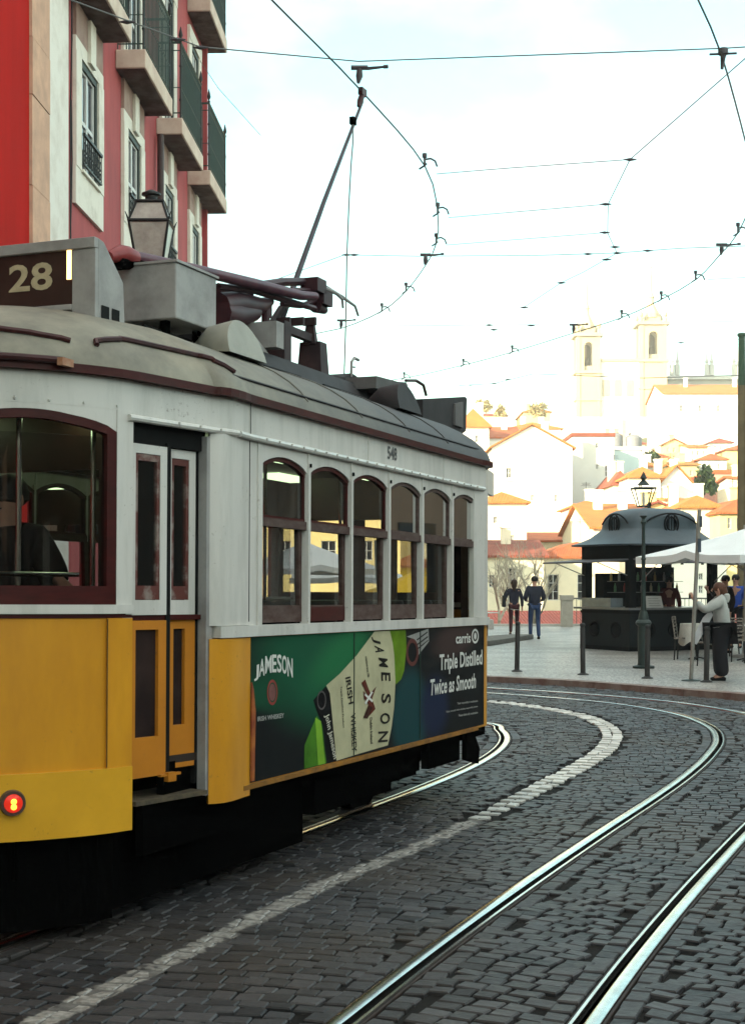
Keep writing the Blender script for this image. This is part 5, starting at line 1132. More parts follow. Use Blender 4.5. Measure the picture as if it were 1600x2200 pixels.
# ---- church
CY = 300
ch = empty('church', (A(1315, 900, CY).x, CY, A(1315, 900, CY).z - 12)); tag(ch, 'pale baroque church with two belfry towers and spires on the hill', 'church')
cst = mat('church_stone', (.44, .37, .25), .8, var=.1, scale=.3); cwh = mat('church_white', (.82, .80, .72), .8, var=.05, scale=.3); cdk = mat('belfry_dark', (.12, .10, .07), .9)
base = ch.location.copy()
def CP(px, py): p = A(px, py, CY) - base; return p.x, p.z
def tower(px0, px1, ytop, ybot):
    x0, zt = CP(px0, ytop); x1, zb = CP(px1, ybot); w = x1 - x0; cx = (x0 + x1) / 2; zb -= 12
    t = empty('tower'); t.parent = ch; t.location = (0, 0, 0)
    b = MB(); zc = CP(0, ytop + 80)[1]
    b.box(x0, 0, zb, x1, w, zc)
    # belfry: four piers with arched opening
    for sx in (x0, x1 - w * .32):
        for sy in (0, w * .68): b.box(sx, sy, zc + .6, sx + w * .32, sy + w * .32, zt)
    N = 8
    for y in (0, w * .68 + 0):
        for k in range(N):
            a0, a1 = math.pi * k / N, math.pi * (k + 1) / N; r = w * .18; zr = zt - w * .42
            b.prism([(cx - r * math.cos(a0), y, zr + r * math.sin(a0)), (cx - r * math.cos(a1), y, zr + r * math.sin(a1)), (cx - r * math.cos(a1), y, zt), (cx - r * math.cos(a0), y, zt)], (0, w * .3, 0))
    b.box(x0 + w * .3, w * .1, zc + .6, x1 - w * .3, w * .3, zc + 1.6)
    b.build('shaft', cst, t)
    b = MB()
    for z, o, h in ((zc, .35, .6), (zt, .5, .7), (zc - 5.5, .25, .4)): b.box(x0 - o, -o, z + .003, x1 + o, w + o, z + h)
    for sx in (x0 + .05, x1 - .75): b.box(sx, -.14, zb, sx + .7, -.003, zc - .01); b.box(sx, -.14, zc + .62, sx + .7, -.003, zt - .01)
    b.build('cornice', cst, t)
    b = MB()
    for sx in (x0 + .3, x1 - .3):
        for sy in (.3, w - .3): b.lathe([(.35, 0), (.35, .6), (.2, .8), (.45, 1.2), (.4, 1.7), (.12, 2.1), (.05, 2.9)], (sx, sy, zt + .7), 8)
    b.box(x0 + w * .2, w * .2, zt + .72, x1 - w * .2, w * .8, zt + 1.8); b.build('pinnacle', cst, t)
    b = MB(); b.lathe([(w * .36, 0), (w * .34, .8), (w * .22, 2.0), (w * .12, 3.0), (w * .10, 4.0), (w * .13, 4.3), (w * .05, 5.5), (.22, 8.5), (.08, 11.6)], (cx, w / 2, zt + 1.7), 10); b.box(cx - .7, w / 2 - .1, zt + 12.0, cx + .7, w / 2 + .1, zt + 12.2); b.box(cx - .1, w / 2 - .1, zt + 11, cx + .1, w / 2 + .1, zt + 13.4); b.build('spire', cst, t)
    b = MB(); b.lathe([(w * .13, 0), (w * .12, .5), (w * .07, 1.4), (.1, 1.7)], (cx, w * .5, zc + 1.8), 10); b.box(x0 + w * .3, w * .7, zc + .65, x1 - w * .3, w * .72, zt - .1); b.build('bell', cdk, t)
tower(1374, 1433, 697, 892); tower(1238, 1290, 722, 870)
b = MB(); x0, z1 = CP(1212, 770); x1, z0 = CP(1440, 900); xt0 = CP(1290, 0)[0]; xt1 = CP(1374, 0)[0]
b.box(xt0, .6, z0 - 14, xt1, 8, CP(0, 772)[1]); b.box(CP(1205, 0)[0], 3, z0 - 14, CP(1238, 0)[0], 20, CP(0, 800)[1]); b.build('facade', cwh, ch)
b = MB()
for px in (1302, 1328, 1354):
    x = CP(px, 0)[0]; b.box(x - .7, .45, CP(0, 850)[1], x + .7, .62, CP(0, 815)[1])
b.build('window', cst, ch)
b = MB(); b.box(xt0, .2, CP(0, 775)[1], xt1, .6, CP(0, 769)[1]); b.build('cornice', cst, ch)
b = MB(); b.box(CP(1434, 0)[0], 14, z0 - 14, CP(1660, 0)[0], 34, CP(0, 790)[1]); b.box(CP(1434, 0)[0], 12.6, CP(0, 796)[1], CP(1660, 0)[0], 13.99, CP(0, 789)[1]); b.build('nave', mat('nave_stone', (.42, .43, .42), .8, var=.15, scale=.3), ch)
b = MB(); b.prism([(CP(1434, 0)[0], 14, CP(0, 789)[1]), (CP(1434, 0)[0], 34, CP(0, 789)[1]), (CP(1434, 0)[0], 24, CP(0, 770)[1])], (24, 0, 0)); b.build('roof', MATS['nave_stone'], ch)
for px in (1471, 1483, 1549, 1560, 1610, 1620):
    b = MB(); x = CP(px, 0)[0]; b.lathe([(.55, 0), (.55, 2.2), (.3, 2.5), (.45, 3.0), (.2, 3.6), (.05, 6.0)], (x, 13, CP(0, 787)[1]), 8); b.build('pinnacle', MATS['nave_stone'], ch)
# skyline greenery and shrubs
leafm = mat('leaf_green', (.06, .095, .02), .6, c2=(.02, .04, .012), scale=1.2)
def shrub(name, label, c, size, n=500, leaf=.22, m=None, cat='shrub', group=None, trunk=True, seed=1):
    rnd = random.Random(seed); r = empty(name, c); tag(r, label, cat, group)
    if trunk:
        b = MB(); b.tube([(0, 0, -size[2] * .6), (.05, 0, 0), (0, .05, size[2] * .6)], [.16, .1, .04], 7)
        for k in range(6):
            a = rnd.uniform(0, 6.28); b.tube([(0, 0, rnd.uniform(-.2, .3) * size[2]), (math.cos(a) * size[0] * .5, math.sin(a) * size[1] * .5, size[2] * rnd.uniform(.2, .7))], [.05, .015], 5)
        b.build('trunk', mat('bark', (.10, .075, .05), .9), r)
    b = MB(); cl = [(rnd.uniform(-.7, .7), rnd.uniform(-.7, .7), rnd.uniform(-.6, .8), rnd.uniform(.25, .5)) for _ in range(9)]
    for _ in range(n):
        q = rnd.choice(cl); v = Vector((rnd.gauss(0, 1), rnd.gauss(0, 1), rnd.gauss(0, 1))).normalized() * q[3] * rnd.uniform(.5, 1.15)
        p = Vector(((q[0] + v.x) * size[0], (q[1] + v.y) * size[1], (q[2] + v.z) * size[2])); d = Vector((rnd.gauss(0, 1), rnd.gauss(0, 1), rnd.gauss(0, 1))).normalized(); e = d.orthogonal().normalized() * leaf * .5; d = d * leaf * rnd.uniform(.7, 1.3)
        b.quad(p, p + d * .5 + e, p + d, p + d * .5 - e)
    b.build('crown', m or leafm, r); return r
shrub('dark_shrub', 'dense dark green shrub between the white and the pink house on the slope', A(1512, 1035, 112), (1.0, 1.0, 1.05), 900, .3, seed=4)
for k, (px, py, Y, s, lab) in enumerate(((1040, 874, 246, 1.3, 'leafless ochre tree on the skyline above the tram roof'), (1158, 886, 236, 1.5, 'yellowish tree at the skyline beside the yellow house'), (1075, 885, 244, 1.0, 'low tree on the skyline behind the orange roofs'), (1400, 985, 168, .7, 'small green bush between the blue house and the church slope'))):
    shrub('hillside_tree', lab, A(px, py, Y), (s, s, s * .8), 700, .38, mat('sunlit_leaf', (.50, .40, .20), .7, c2=(.30, .24, .10), scale=.5) if k < 3 else leafm, 'tree', 'trees on the far slope', seed=10 + k)
# bare trees behind the walkers
def bare_tree(label, base, h, seed, spread=.55):
    rnd = random.Random(seed); r = empty('bare_tree', base); tag(r, label, 'tree', 'bare trees at the edge of the square')
    bt = MB(); bb = MB()
    def grow(p, d, L, rad, lev):
        q = p + d * L; mid = p + d * L * .5 + Vector((rnd.gauss(0, .03), rnd.gauss(0, .03), 0)) * L
        (bt if lev < 2 else bb).tube([p, mid, q], [rad, rad * .85, rad * .68], 6 if lev < 3 else 4, cap=False)
        if lev >= 6: return
        for _ in range(3 if lev in (1, 2, 3) else 2):
            nd = (d + Vector((rnd.gauss(0, spread), rnd.gauss(0, spread), rnd.uniform(.0, .35)))).normalized(); grow(q if rnd.random() < .7 else mid, nd, L * rnd.uniform(.62, .85), rad * .62, lev + 1)
    grow(Vector((0, 0, -.2)), Vector((0, 0, 1)), h * .26, .10, 0)
    bk = mat('pale_bark', (.46, .42, .33), .8, var=.3, scale=8); bt.build('trunk', bk, r, True); bb.build('crown', bk, r); return r
bare_tree('tall bare tree directly behind the walking man', A(1150, 1345, 57) + Vector((0, 0, -.6)), 5.6, 5, .42)
bare_tree('slim bare tree between the walking woman and the tram', A(1072, 1345, 60) + Vector((0, 0, -.8)), 4.6, 8, .5)
bare_tree('small bare tree left of the stone gate pillar', A(1112, 1345, 62) + Vector((0, 0, -1)), 5.0, 12, .5)
# terrace railing, pillar, garden hedge strip
pl = empty('stone_pillar', (A(1217, 1347, 53).x, 53.0, .1)); tag(pl, 'short pale stone pillar at the edge of the square', 'pillar')
b = MB(); b.box(-.20, -.2, 0, .20, .2, .95); o = b.build('shaft', mat('pillar_stone', (.42, .39, .33), .8, var=.2), pl); b = MB(); b.box(-.23, -.23, .95, .23, .23, 1.12); b.build('cap', MATS['pillar_stone'], pl)
rl = empty('terrace_railing', (0, 53.7, .18)); tag(rl, 'thin iron railing running from the stone pillar behind the kiosk', 'railing')
b = MB(); x0 = A(1235, 0, 53).x; b.tube([(x0, 0, .92), (x0 + 9, 0, .92)], .03, 6)
for k in range(60): b.tube([(x0 + k * .15, 0, 0), (x0 + k * .15, 0, .92)], .012, 4)
b.build('bars', mat('railing_grey', (.12, .12, .11), .6), rl)
# ================================================================ SQUARE: kiosk, lamps, bollards, furniture
PZ = .1
def onp(px, py): p = G(px, py, PZ); return p
# kiosk
kd = mat('kiosk_blue_grey', (.013, .018, .022), .6, spec=.12, var=.3, scale=4, bump=.05, bscale=30); kdk = mat('kiosk_dark', (.004, .0045, .006), .7, var=.3, spec=.08); kroof = mat('kiosk_roof', (.055, .078, .095), .5, spec=.35, var=.25, scale=3, bump=.08, bscale=10)
kc = Vector((6.60, 35.55, PZ)); kz = empty('kiosk', kc, math.atan2(.454, .891)); tag(kz, 'dark blue grey refreshment kiosk with a domed roof and open hatches', 'kiosk')
hx, hy = 1.28, .95
b = MB(); b.box(-hx, -hy, 0, hx, hy, .95); b.build('counter_panel', kd, kz)
b = MB(); b.box(-hx - .03, -hy - .03, 0, hx + .03, hy + .03, .10); b.box(-hx - .02, -hy - .02, .86, hx + .02, hy + .02, .92); b.build('plinth', kdk, kz)
b = MB(); b.box(-hx - .14, -hy - .14, .952, hx + .14, hy + .14, 1.0); b.build('counter_top', mat('counter_steel', (.30, .31, .31), .35, metal=.5, var=.2), kz)
for y in (-.42, .42):
    b = MB(); b.lathe([(.19, 0), (.19, .03), (.14, .04), (.13, .02), (.02, .03)], n=20); 
    m_ = MB(); m_.add([(-hx - p[2], y + p[0], .48 + p[1] * 1.0) for p in b.v], b.f); m_.build('medallion', kdk, kz, True)
for x in (-.75, .0, .75):
    b = MB(); b.lathe([(.19, 0), (.19, .03), (.14, .04), (.13, .02), (.02, .03)], n=20); m_ = MB(); m_.add([(x + p[0], -hy - p[2], .48 + p[1]) for p in b.v], b.f); m_.build('medallion', kdk, kz, True)
for sx in (-1, 1):
    for sy in (-1, 1):
        b = MB(); b.box(sx * hx - .09 * (1 + sx) , sy * hy - .09 * (1 + sy), 1.0, sx * hx + .09 * (1 - sx), sy * hy + .09 * (1 - sy), 2.42); b.build('post', kdk, kz)
b = MB(); b.box(-hx, -hy, 2.08, hx, -hy + .1, 2.45); b.box(-hx, hy - .1, 2.08, hx, hy, 2.45); b.box(-hx, -hy + .1, 2.08, -hx + .1, hy - .1, 2.45); b.box(hx - .1, -hy + .1, 2.08, hx, hy - .1, 2.45)
for k in range(4): b.box(-hx + .6 * k + .3, -hy - .01, 2.0, -hx + .6 * k + .34, -hy + .05, 2.08)
b.build('frieze', kdk, kz)
b = MB(); prof = [(1.0, 0), (1.01, .03), (.90, .09), (.76, .20), (.66, .33), (.625, .38), (.61, .42), (.60, .55), (.575, .68), (.52, .78), (.43, .85), (.30, .895), (.14, .91), (.01, .915)]
b.lathe([(r_ * 1, z_ * 1.0 + 2.44) for r_, z_ in prof], (0, 0, 0), 48, hx + .36, hy + .40, sq=4.5); b.build('roof', kroof, kz, True)
b = MB(); b.lathe([(.05, 3.34), (.035, 3.40), (.06, 3.44), (.02, 3.50), (.005, 3.58)], n=10); b.build('finial', kdk, kz, True)
for (c, ax) in (((-(hx + .36) * .605, 0, 2.95), 'x'), ((.0, -(hy + .40) * .605, 2.95), 'y')):
    b = MB(); N = 16
    for rr in (.20, .135): b.tube([(c[0] - .03, c[1] + rr * math.cos(t), c[2] + rr * 1.2 * math.sin(t)) if ax == 'x' else (c[0] + rr * math.cos(t), c[1] - .03, c[2] + rr * 1.2 * math.sin(t)) for t in [2 * math.pi * k / N for k in range(N + 1)]], .022, 6)
    for s in (-1, 0, 1): b.tube([(c[0] - .03, c[1] + s * .08, c[2] - .2), (c[0] - .03, c[1] + s * .08, c[2] + .2)] if ax == 'x' else [(c[0] + s * .08, c[1] - .03, c[2] - .2), (c[0] + s * .08, c[1] - .03, c[2] + .2)], .014, 5)
    w_ = .75 if ax == 'y' else .5
    b.tube([(c[0] - .01, c[1] + w_ * t, c[2] + .28 * math.cos(t * 1.5) ** .7 - .03) if ax == 'x' else (c[0] + w_ * t, c[1] - .01, c[2] + .28 * math.cos(t * 1.5) ** .7 - .03) for t in [-1 + k / 6 for k in range(13)]], .02, 6)
    b.build('roof_oculus', kdk, kz, True)
# awning flaps
def flap(pts, name='awning'):
    b = MB(); b.prism(pts, (0, 0, .035)); b.build(name, mat('awning_grey', (.10, .10, .115), .6, var=.2), kz)
flap([(-hx, -hy + .05, 2.10), (-hx, hy - .05, 2.10), (-hx - 1.15, hy - .05, 2.02), (-hx - 1.15, -hy + .05, 2.02)])
flap([(-hx + .1, -hy, 2.10), (hx, -hy, 2.10), (hx, -hy - .9, 2.02), (-hx + .1, -hy - .9, 2.02)])
b = MB()
for y in (-hy + .1, hy - .1): b.tube([(-hx, y, 1.75), (-hx - .85, y, 2.05)], .012, 5)
for x in (-hx + .3, hx - .1): b.tube([(x, -hy, 1.6), (x, -hy - .7, 2.05)], .012, 5)
b.build('awning_stay', M['grey'], kz)
b = MB(); b.box(-hx - .1, -.35, 1.003, -hx + .25, .8, 1.22); b.build('display_case', mat('case_metal', (.42, .50, .56), .25, metal=.6, var=.3, scale=4), kz)
b = MB(); b.box(-.2, .2, 1.0, .9, .5, 1.95); b.box(-1.0, .45, 1.0, -.35, .8, 1.8); b.build('shelving', kdk, kz)
cl_ = [(.5, .35, .12), (.1, .25, .12), (.4, .4, .38), (.35, .05, .04), (.5, .45, .3)]
for k in range(16):
    x = -1.0 + k * .13; b = MB(); zz = 1.36 if k % 2 else 1.62; b.lathe([(.03, 0), (.03, .13), (.012, .17), (.012, .21)], (x, .15 + .02 * (k % 3), zz), 8); b.build('bottle', mat('bottle_colour_%s' % 'abcde'[k % 5], cl_[k % 5], .3, var=.2), kz, True)
b = MB(); b.box(-1.05, .10, 1.34, 1.1, .24, 1.355); b.box(-1.05, .10, 1.60, 1.1, .24, 1.615); b.build('shelf', M['grey'], kz)
mb_ = empty('menu_board', kc + Vector((-.05, -1.02, 1.0)), .35); tag(mb_, 'white menu board propped on the kiosk counter', 'menu board')
b = MB(); b.prism([(-.22, 0, 0), (.22, 0, 0), (.20, .08, .27), (-.20, .08, .27)], (0, .02, 0)); b.build('board', mat('menu_paper', (.62, .62, .60), .6, var=.1), mb_); b = MB()
for k in range(4): b.prism([(-.16, -.004 + .02 * k, .04 + .055 * k), (.15 - .03 * (k % 2), -.004 + .02 * k, .04 + .055 * k), (.15 - .03 * (k % 2), .0 + .02 * k, .052 + .055 * k), (-.16, .0 + .02 * k, .052 + .055 * k)], (0, .003, 0))
b.build('menu_lines', M['grey'], mb_)

# bollards
def make_bollard():
    r = empty('bollard'); b = MB(); b.lathe([(.044, 0), (.044, .80), (.039, .81), (.039, .83), (.047, .84), (.047, .87), (.04, .885), (.01, .89)], n=14); b.build('post', mat('bollard_grey', (.036, .036, .035), .6, var=.3, spec=.2), r, True)
    b = MB(); b.lathe([(.10, 0), (.095, .015), (.06, .028), (.045, .04)], n=14); b.build('base', MATS['bollard_grey'], r, True); return r
b0 = make_bollard()
for i, (px, py, lab) in enumerate(((1110, 1443, 'grey iron bollard nearest the tram, standing in front of the walkers'), (1252, 1450, 'grey iron bollard on the open paving left of the kiosk'), (1390, 1458, 'grey iron bollard right in front of the lamp post foot'), (1517, 1466, 'grey iron bollard beside the woman taking a photo'))):
    o = b0 if i == 0 else copy_tree(b0); o.location = onp(px, py); o.rotation_euler.y = [.02, -.01, .012, .015][i]; tag(o, lab, 'bollard', 'bollards along the kerb')
# street lamp
gl = mat('lamp_green', (.025, .042, .038), .45, var=.3)
lp = empty('street_lamp', onp(1382, 1436)); tag(lp, 'slender dark green street lamp with an open four sided lantern in front of the kiosk', 'street lamp')
b = MB(); b.lathe([(.20, 0), (.20, .04), (.115, .06), (.105, .1), (.105, .78), (.13, .80), (.15, .84), (.13, .88), (.10, .90), (.085, 1.0), (.06, 1.06)], n=20); b.build('base', gl, lp, True)
b = MB(); b.lathe([(.052, 1.05), (.040, 1.4), (.036, 2.0), (.05, 2.02), (.036, 2.05), (.03, 2.65), (.06, 2.70), (.03, 2.76), (.07, 2.82)], n=12); b.build('pole', gl, lp, True)
def lantern(r, z, s, m, glassm=None, w0=.10, w1=.20, h=.42):
    b = MB(); w0 *= s; w1 *= s; h *= s
    for sx in (-1, 1):
        for sy in (-1, 1): b.tube([(sx * w0, sy * w0, z), (sx * w1, sy * w1, z + h)], .012 * s, 5)
    for w, zz in ((w0, z), (w1, z + h)):
        for k in range(4):
            a = [(-w, -w), (w, -w), (w, w), (-w, w)]; b.tube([(*a[k], zz), (*a[(k + 1) % 4], zz)], .014 * s, 5)
    w2 = w1 * 1.25; b.tube([(-w2, 0, z + h), (w2, 0, z + h)], .01 * s, 5)
    b.build('lantern_frame', m, r)
    b = MB(); zc = z + h; b.lathe([(w1 * .62, zc + .06), (w1 * .34, zc + .13 * s), (w1 * .20, zc + .15 * s), (w1 * .20, zc + .18 * s), (w1 * .36, zc + .20 * s), (w1 * .22, zc + .25 * s), (.01 * s, zc + .32 * s)], n=4 if glassm else 10, rot=math.pi / 4); b.build('lantern_cap', m, r)
    b = MB(); b.lathe([(.02 * s, z - .02), (.03 * s, z + .1 * s), (.028 * s, z + .25 * s), (.01, z + .28 * s)], n=8); b.build('lamp_bulb', mat('lamp_opal', (.6, .58, .5), .4), r, True)
    if glassm:
        b = MB()
        for k in range(4):
            a = [(-1, -1), (1, -1), (1, 1), (-1, 1)]; p, q = a[k], a[(k + 1) % 4]; b.quad((p[0] * w0, p[1] * w0, z), (q[0] * w0, q[1] * w0, z), (q[0] * w1, q[1] * w1, z + h), (p[0] * w1, p[1] * w1, z + h))
        b.build('lantern_glass', glassm, r)
lz = lambda py: HC - (py - HY) / FPX * lp.location.y - PZ
z0_, z1_ = lz(1088), lz(1047); lantern(lp, z0_, .95, gl, None, .10, .205, z1_ - z0_)
# wall lantern behind the tram (pendant type, against the red facade)
Yl = 17.0; wl = empty('wall_lantern', (A(325, 0, Yl).x, Yl, 0)); tag(wl, 'big glazed black lantern in front of the red facade, just above the tram roof', 'street lamp')
zf = lambda py: HC - (py - HY) / FPX * Yl
opal = mat('lantern_milky', (.46, .44, .40), .35, var=.35, scale=5, c2=(.28, .26, .235))
b = MB(); w1 = 42 / FPX * Yl; w0 = 27 / FPX * Yl; za, zb_, zc_ = zf(575), zf(482), zf(438)
w2 = 26 / FPX * Yl
for sx in (-1, 1):
    for sy in (-1, 1): b.tube([(sx * w0, sy * w0, za), (sx * w1, sy * w1, zb_)], .016, 5); b.tube([(sx * w1, sy * w1, zb_), (sx * w2 * 1.05, sy * w2 * 1.05, zc_)], .016, 5); b.tube([(sx * w1 * 1.0, sy * w1, zb_), (sx * w1 * 1.15, sy * w1 * 1.15, zb_ + .09)], [.014, .004], 5)
for w, z in ((w0, za), (w1, zb_), (w2 * 1.1, zc_)):
    a = [(-w, -w), (w, -w), (w, w), (-w, w)]
    for k in range(4): b.tube([(*a[k], z), (*a[(k + 1) % 4], z)], .02, 5)
b.build('lantern_frame', ironb, wl)
b = MB(); 
for (wa, wb, z_a, z_b) in ((w0, w1, za, zb_), (w1, w2 * 1.05, zb_ + .01, zc_)):
    a = [(-1, -1), (1, -1), (1, 1), (-1, 1)]
    for k in range(4): p, q = a[k], a[(k + 1) % 4]; b.quad((p[0] * wa, p[1] * wa, z_a), (q[0] * wa, q[1] * wa, z_a), (q[0] * wb, q[1] * wb, z_b), (p[0] * wb, p[1] * wb, z_b))
b.build('lantern_glass', opal, wl)
b = MB(); b.lathe([(w2 * 1.1, zc_ - .01), (w2 * .6, zc_ + .03), (w2 * .5, zc_ + .06), (w2 * .5, zc_ + .09), (w2 * .8, zc_ + .10), (w2 * .8, zc_ + .12), (w2 * .5, zc_ + .14), (.03, zc_ + .16)], n=12); b.build('lantern_cap', ironb, wl, True)
b = MB(); b.lathe([(.04, za - .02), (.05, za + .1), (.03, zb_ - .1)], n=8); b.build('lamp_bulb', mat('lamp_opal', (.6, .58, .5), .4), wl, True)
b = MB(); b.tube([(0, 0, 0), (0, 0, za)], [.06, .035], 10); b.build('pole', ironb, wl, True)

# sign post (leaning)
sp_ = empty('sign_post', onp(1484, 1463)); Ys = sp_.location.y; tag(sp_, 'thin leaning pale pole with a small dark sign left of the woman', 'sign post')
zt = HC - (1095 - HY) / FPX * Ys - PZ; xt = 18 / FPX * Ys
b = MB(); b.tube([(0, 0, 0), (xt, 0, zt)], .032, 10); b.build('pole', mat('galvanised', (.30, .29, .26), .5, var=.3, metal=.2), sp_, True)
b = MB(); b.lathe([(.16, 0), (.15, .015), (.04, .03)], n=14); b.build('base_plate', gl, sp_, True)
b = MB(); f = (HC - (1172 - HY) / FPX * Ys - PZ) / zt; b.rbox((xt * f + .02, -.04, zt * f), (.05, .03, .22)); b.rbox((xt * .99 + .02, -.02, zt * .93), (.04, .04, .18)); b.build('sign_plate', mat('sign_blue_grey', (.05, .07, .10), .4), sp_)
# tall green pole at the right edge
Yp = 40; tp_ = empty('wire_pole', (A(1593, 0, Yp).x, Yp, PZ)); tag(tp_, 'tall green and brown pole carrying wires at the right edge', 'pole')
zz = HC - (715 - HY) / FPX * Yp - PZ; zm = HC - (828 - HY) / FPX * Yp - PZ
b = MB(); b.lathe([(.13, 0), (.12, zm * .5), (.105, zm)], n=14); b.build('lower_pole', mat('pole_ochre', (.17, .13, .07), .6, var=.35, scale=3), tp_, True)
b = MB(); b.lathe([(.10, zm), (.09, zz - .1), (.12, zz - .08), (.12, zz - .03), (.08, zz)], n=14); b.build('upper_pole', mat('pole_green', (.05, .09, .055), .6, var=.3), tp_, True)

# parasols
def parasol(loc, half, zc, ze, label, m, rz=0, group='parasols on the square', pole=True):
    r = empty('parasol', loc, rz); tag(r, label, 'parasol', group); b = MB(); N = 8; rings = []; n = 32
    for k in range(7):
        f = k / 6; row = []
        for j in range(n):
            a = 2 * math.pi * j / n; c, s = math.cos(a), math.sin(a); q = 1 / max(abs(c), abs(s)); rad = half * f * q
            dip = -.10 * math.sin(4 * a + math.pi / 2 * 0) ** 2 * 0
            seg = abs(math.sin(2 * a)) ; mid = (1 - seg) ** 2
            row.append((c * rad, s * rad, zc - (zc - ze) * f ** .9 * (1) + .12 * f * f * mid))
        rings.append(row)
    vs = [p for row in rings for p in row]; b.add(vs, [(k * n + j, k * n + (j + 1) % n, (k + 1) * n + (j + 1) % n, (k + 1) * n + j) for k in range(6) for j in range(n)])
    val = [(p[0], p[1], p[2] - .16) for p in rings[-1]]; b.add(rings[-1] + val, [(j, (j + 1) % n, n + (j + 1) % n, n + j) for j in range(n)])
    b.build('canopy', m, r, True)
    b = MB()
    for j in range(8):
        a = math.pi / 4 * j; q = 1 / max(abs(math.cos(a)), abs(math.sin(a))); e = (math.cos(a) * half * q * .97, math.sin(a) * half * q * .97, ze - .01); b.tube([(0, 0, zc - .08), e], .014, 5); b.tube([(0, 0, zc - .9), (e[0] * .5, e[1] * .5, (zc + ze) / 2 - .06)], .010, 5)
    b.build('rib', M['grey'], r); b = MB(); b.tube([(0, 0, 0), (0, 0, zc + .08)], .028, 10); b.build('pole', mat('parasol_pole', (.35, .33, .3), .4), r, True)
    b = MB(); b.lathe([(.3, 0), (.3, .06), (.06, .08), (.05, .3)], n=14); b.build('foot', M['grey'], r, True); return r
canv = mat('white_canvas', (.72, .74, .74), .8, var=.08, scale=2)
pr = onp(1602, 1432); pr.z = PZ
Yq = 31.5; 
parasol((A(1600, 0, Yq).x, Yq, PZ), 1.62, HC - (1138 - HY) / FPX * Yq - PZ + .02, HC - (1196 - HY) / FPX * Yq - PZ, 'white square parasol over the tables at the right edge', canv, rz=.5)
parasol((A(655, 0, 42).x, 42, PZ), 1.7, 2.75, 1.95, 'white parasol seen through the first tram window', canv, .3)
parasol((A(745, 0, 46).x, 46, PZ), 1.7, 2.45, 1.7, 'white parasol seen through the second tram window', canv, .1)
parasol((A(890, 0, 40).x, 40, PZ), 1.3, 1.9, 1.25, 'yellow parasol seen through the fourth and fifth tram windows', mat('yellow_canvas', (.80, .50, .01), .7, var=.1), .2)
# tables and chairs
def table(loc, label, cloth=False, s=1.0):
    r = empty('cafe_table', loc); tag(r, label, 'table', 'cafe tables on the square'); b = MB(); b.lathe([(.33 * s, .715), (.33 * s, .74)], n=20); b.build('table_top', mat('table_white', (.6, .6, .58), .4), r)
    b = MB(); b.tube([(0, 0, 0), (0, 0, .715)], .025, 8)
    for k in range(3): a = k * 2.1; b.tube([(0, 0, .06), (.25 * math.cos(a), .25 * math.sin(a), .01)], .016, 6)
    b.build('table_leg', ironb, r, True)
    if cloth:
        b = MB(); n = 24; top = []; bot = []
        for j in range(n): a = 2 * math.pi * j / n; top.append((.34 * math.cos(a), .34 * math.sin(a), .745)); q = .35 + .03 * math.sin(5 * a); bot.append((q * math.cos(a), q * math.sin(a), .745 - (.34 + .12 * math.sin(2 * a + 1))))
        b.add([(0, 0, .746)] + top + bot, [(0, 1 + j, 1 + (j + 1) % n) for j in range(n)] + [(1 + j, 1 + (j + 1) % n, 1 + n + (j + 1) % n, 1 + n + j) for j in range(n)])
        c = b.build('tablecloth', mat('cloth_offwhite', (.50, .50, .45), .8, var=.2, scale=12), None, True); c.location = loc; tag(c, 'off white cloth hanging over the round table behind the leaning pole', 'tablecloth')
def chair(loc, rz, label, m=None):
    r = empty('cafe_chair', loc, rz); tag(r, label, 'chair', 'cafe chairs on the square'); m = m or ironb
    b = MB(); b.rbox((0, 0, .45), (.40, .40, .03)); b.build('seat', mat('wicker', (.22, .20, .17), .7, c2=(.06, .05, .05), scale=30, lo=.45, hi=.5), r)
    b = MB()
    for x in (-.17, .17): b.tube([(x, .18, .45), (x, .24, .88)], .014, 6)
    b.tube([(-.17, .24, .88), (.17, .24, .88)], .014, 6)
    for k in range(5): b.rbox((0, .2 + .012 * k, .55 + .07 * k), (.34, .012, .035))
    b.build('backrest', MATS['wicker'], r)
    for x in (-.17, .17):
        for y in (-.17, .17): b = MB(); b.tube([(x, y, .44), (x * 1.15, y * 1.15, 0)], .014, 6); b.build('leg', m, r, True)
t0 = onp(1497, 1418); table(t0, 'round cafe table with a hanging cloth behind the leaning pole', True)
table(Vector((A(1600, 0, 30).x + .02, 30, PZ)), 'bare white cafe table at the right edge beside the woman')
table(onp(1046, 1372) , 'small white table half hidden by the rear corner of the tram')
chair(onp(1472, 1418), 1.2, 'dark cafe chair on the left of the clothed table')
chair(onp(1528, 1432), -1.3, 'dark cafe chair between the clothed table and the woman')
chair(onp(1585, 1424), 2.6, 'striped wicker chair at the right edge of the picture')
chair(onp(1560, 1412), .3, 'dark cafe chair behind the woman')
# low stone bench by the walkers
p = G(1052, 1388, PZ); q = G(1146, 1373, PZ); e = (q - p)
b = MB(); nrm = Vector((-e.y, e.x, 0)).normalized() * 1.6
b.prism([p, q, q + nrm * .4, p + nrm], (0, 0, .13)); bevel(tag(b.build('stone_step', mat('step_stone', (.16, .155, .14), .8, c2=(.09, .09, .08), scale=9)), 'low rough stone step in front of the walking woman', 'step'), .02)
b = MB(); p = G(1040, 1352, PZ); b.box(p.x - 1.2, p.y, PZ, p.x + .32, p.y + .5, PZ + .32); bevel(tag(b.build('stone_bench', mat('bench_pale', (.48, .45, .42), .8)), 'long pale stone bench behind the walkers', 'bench'), .02)

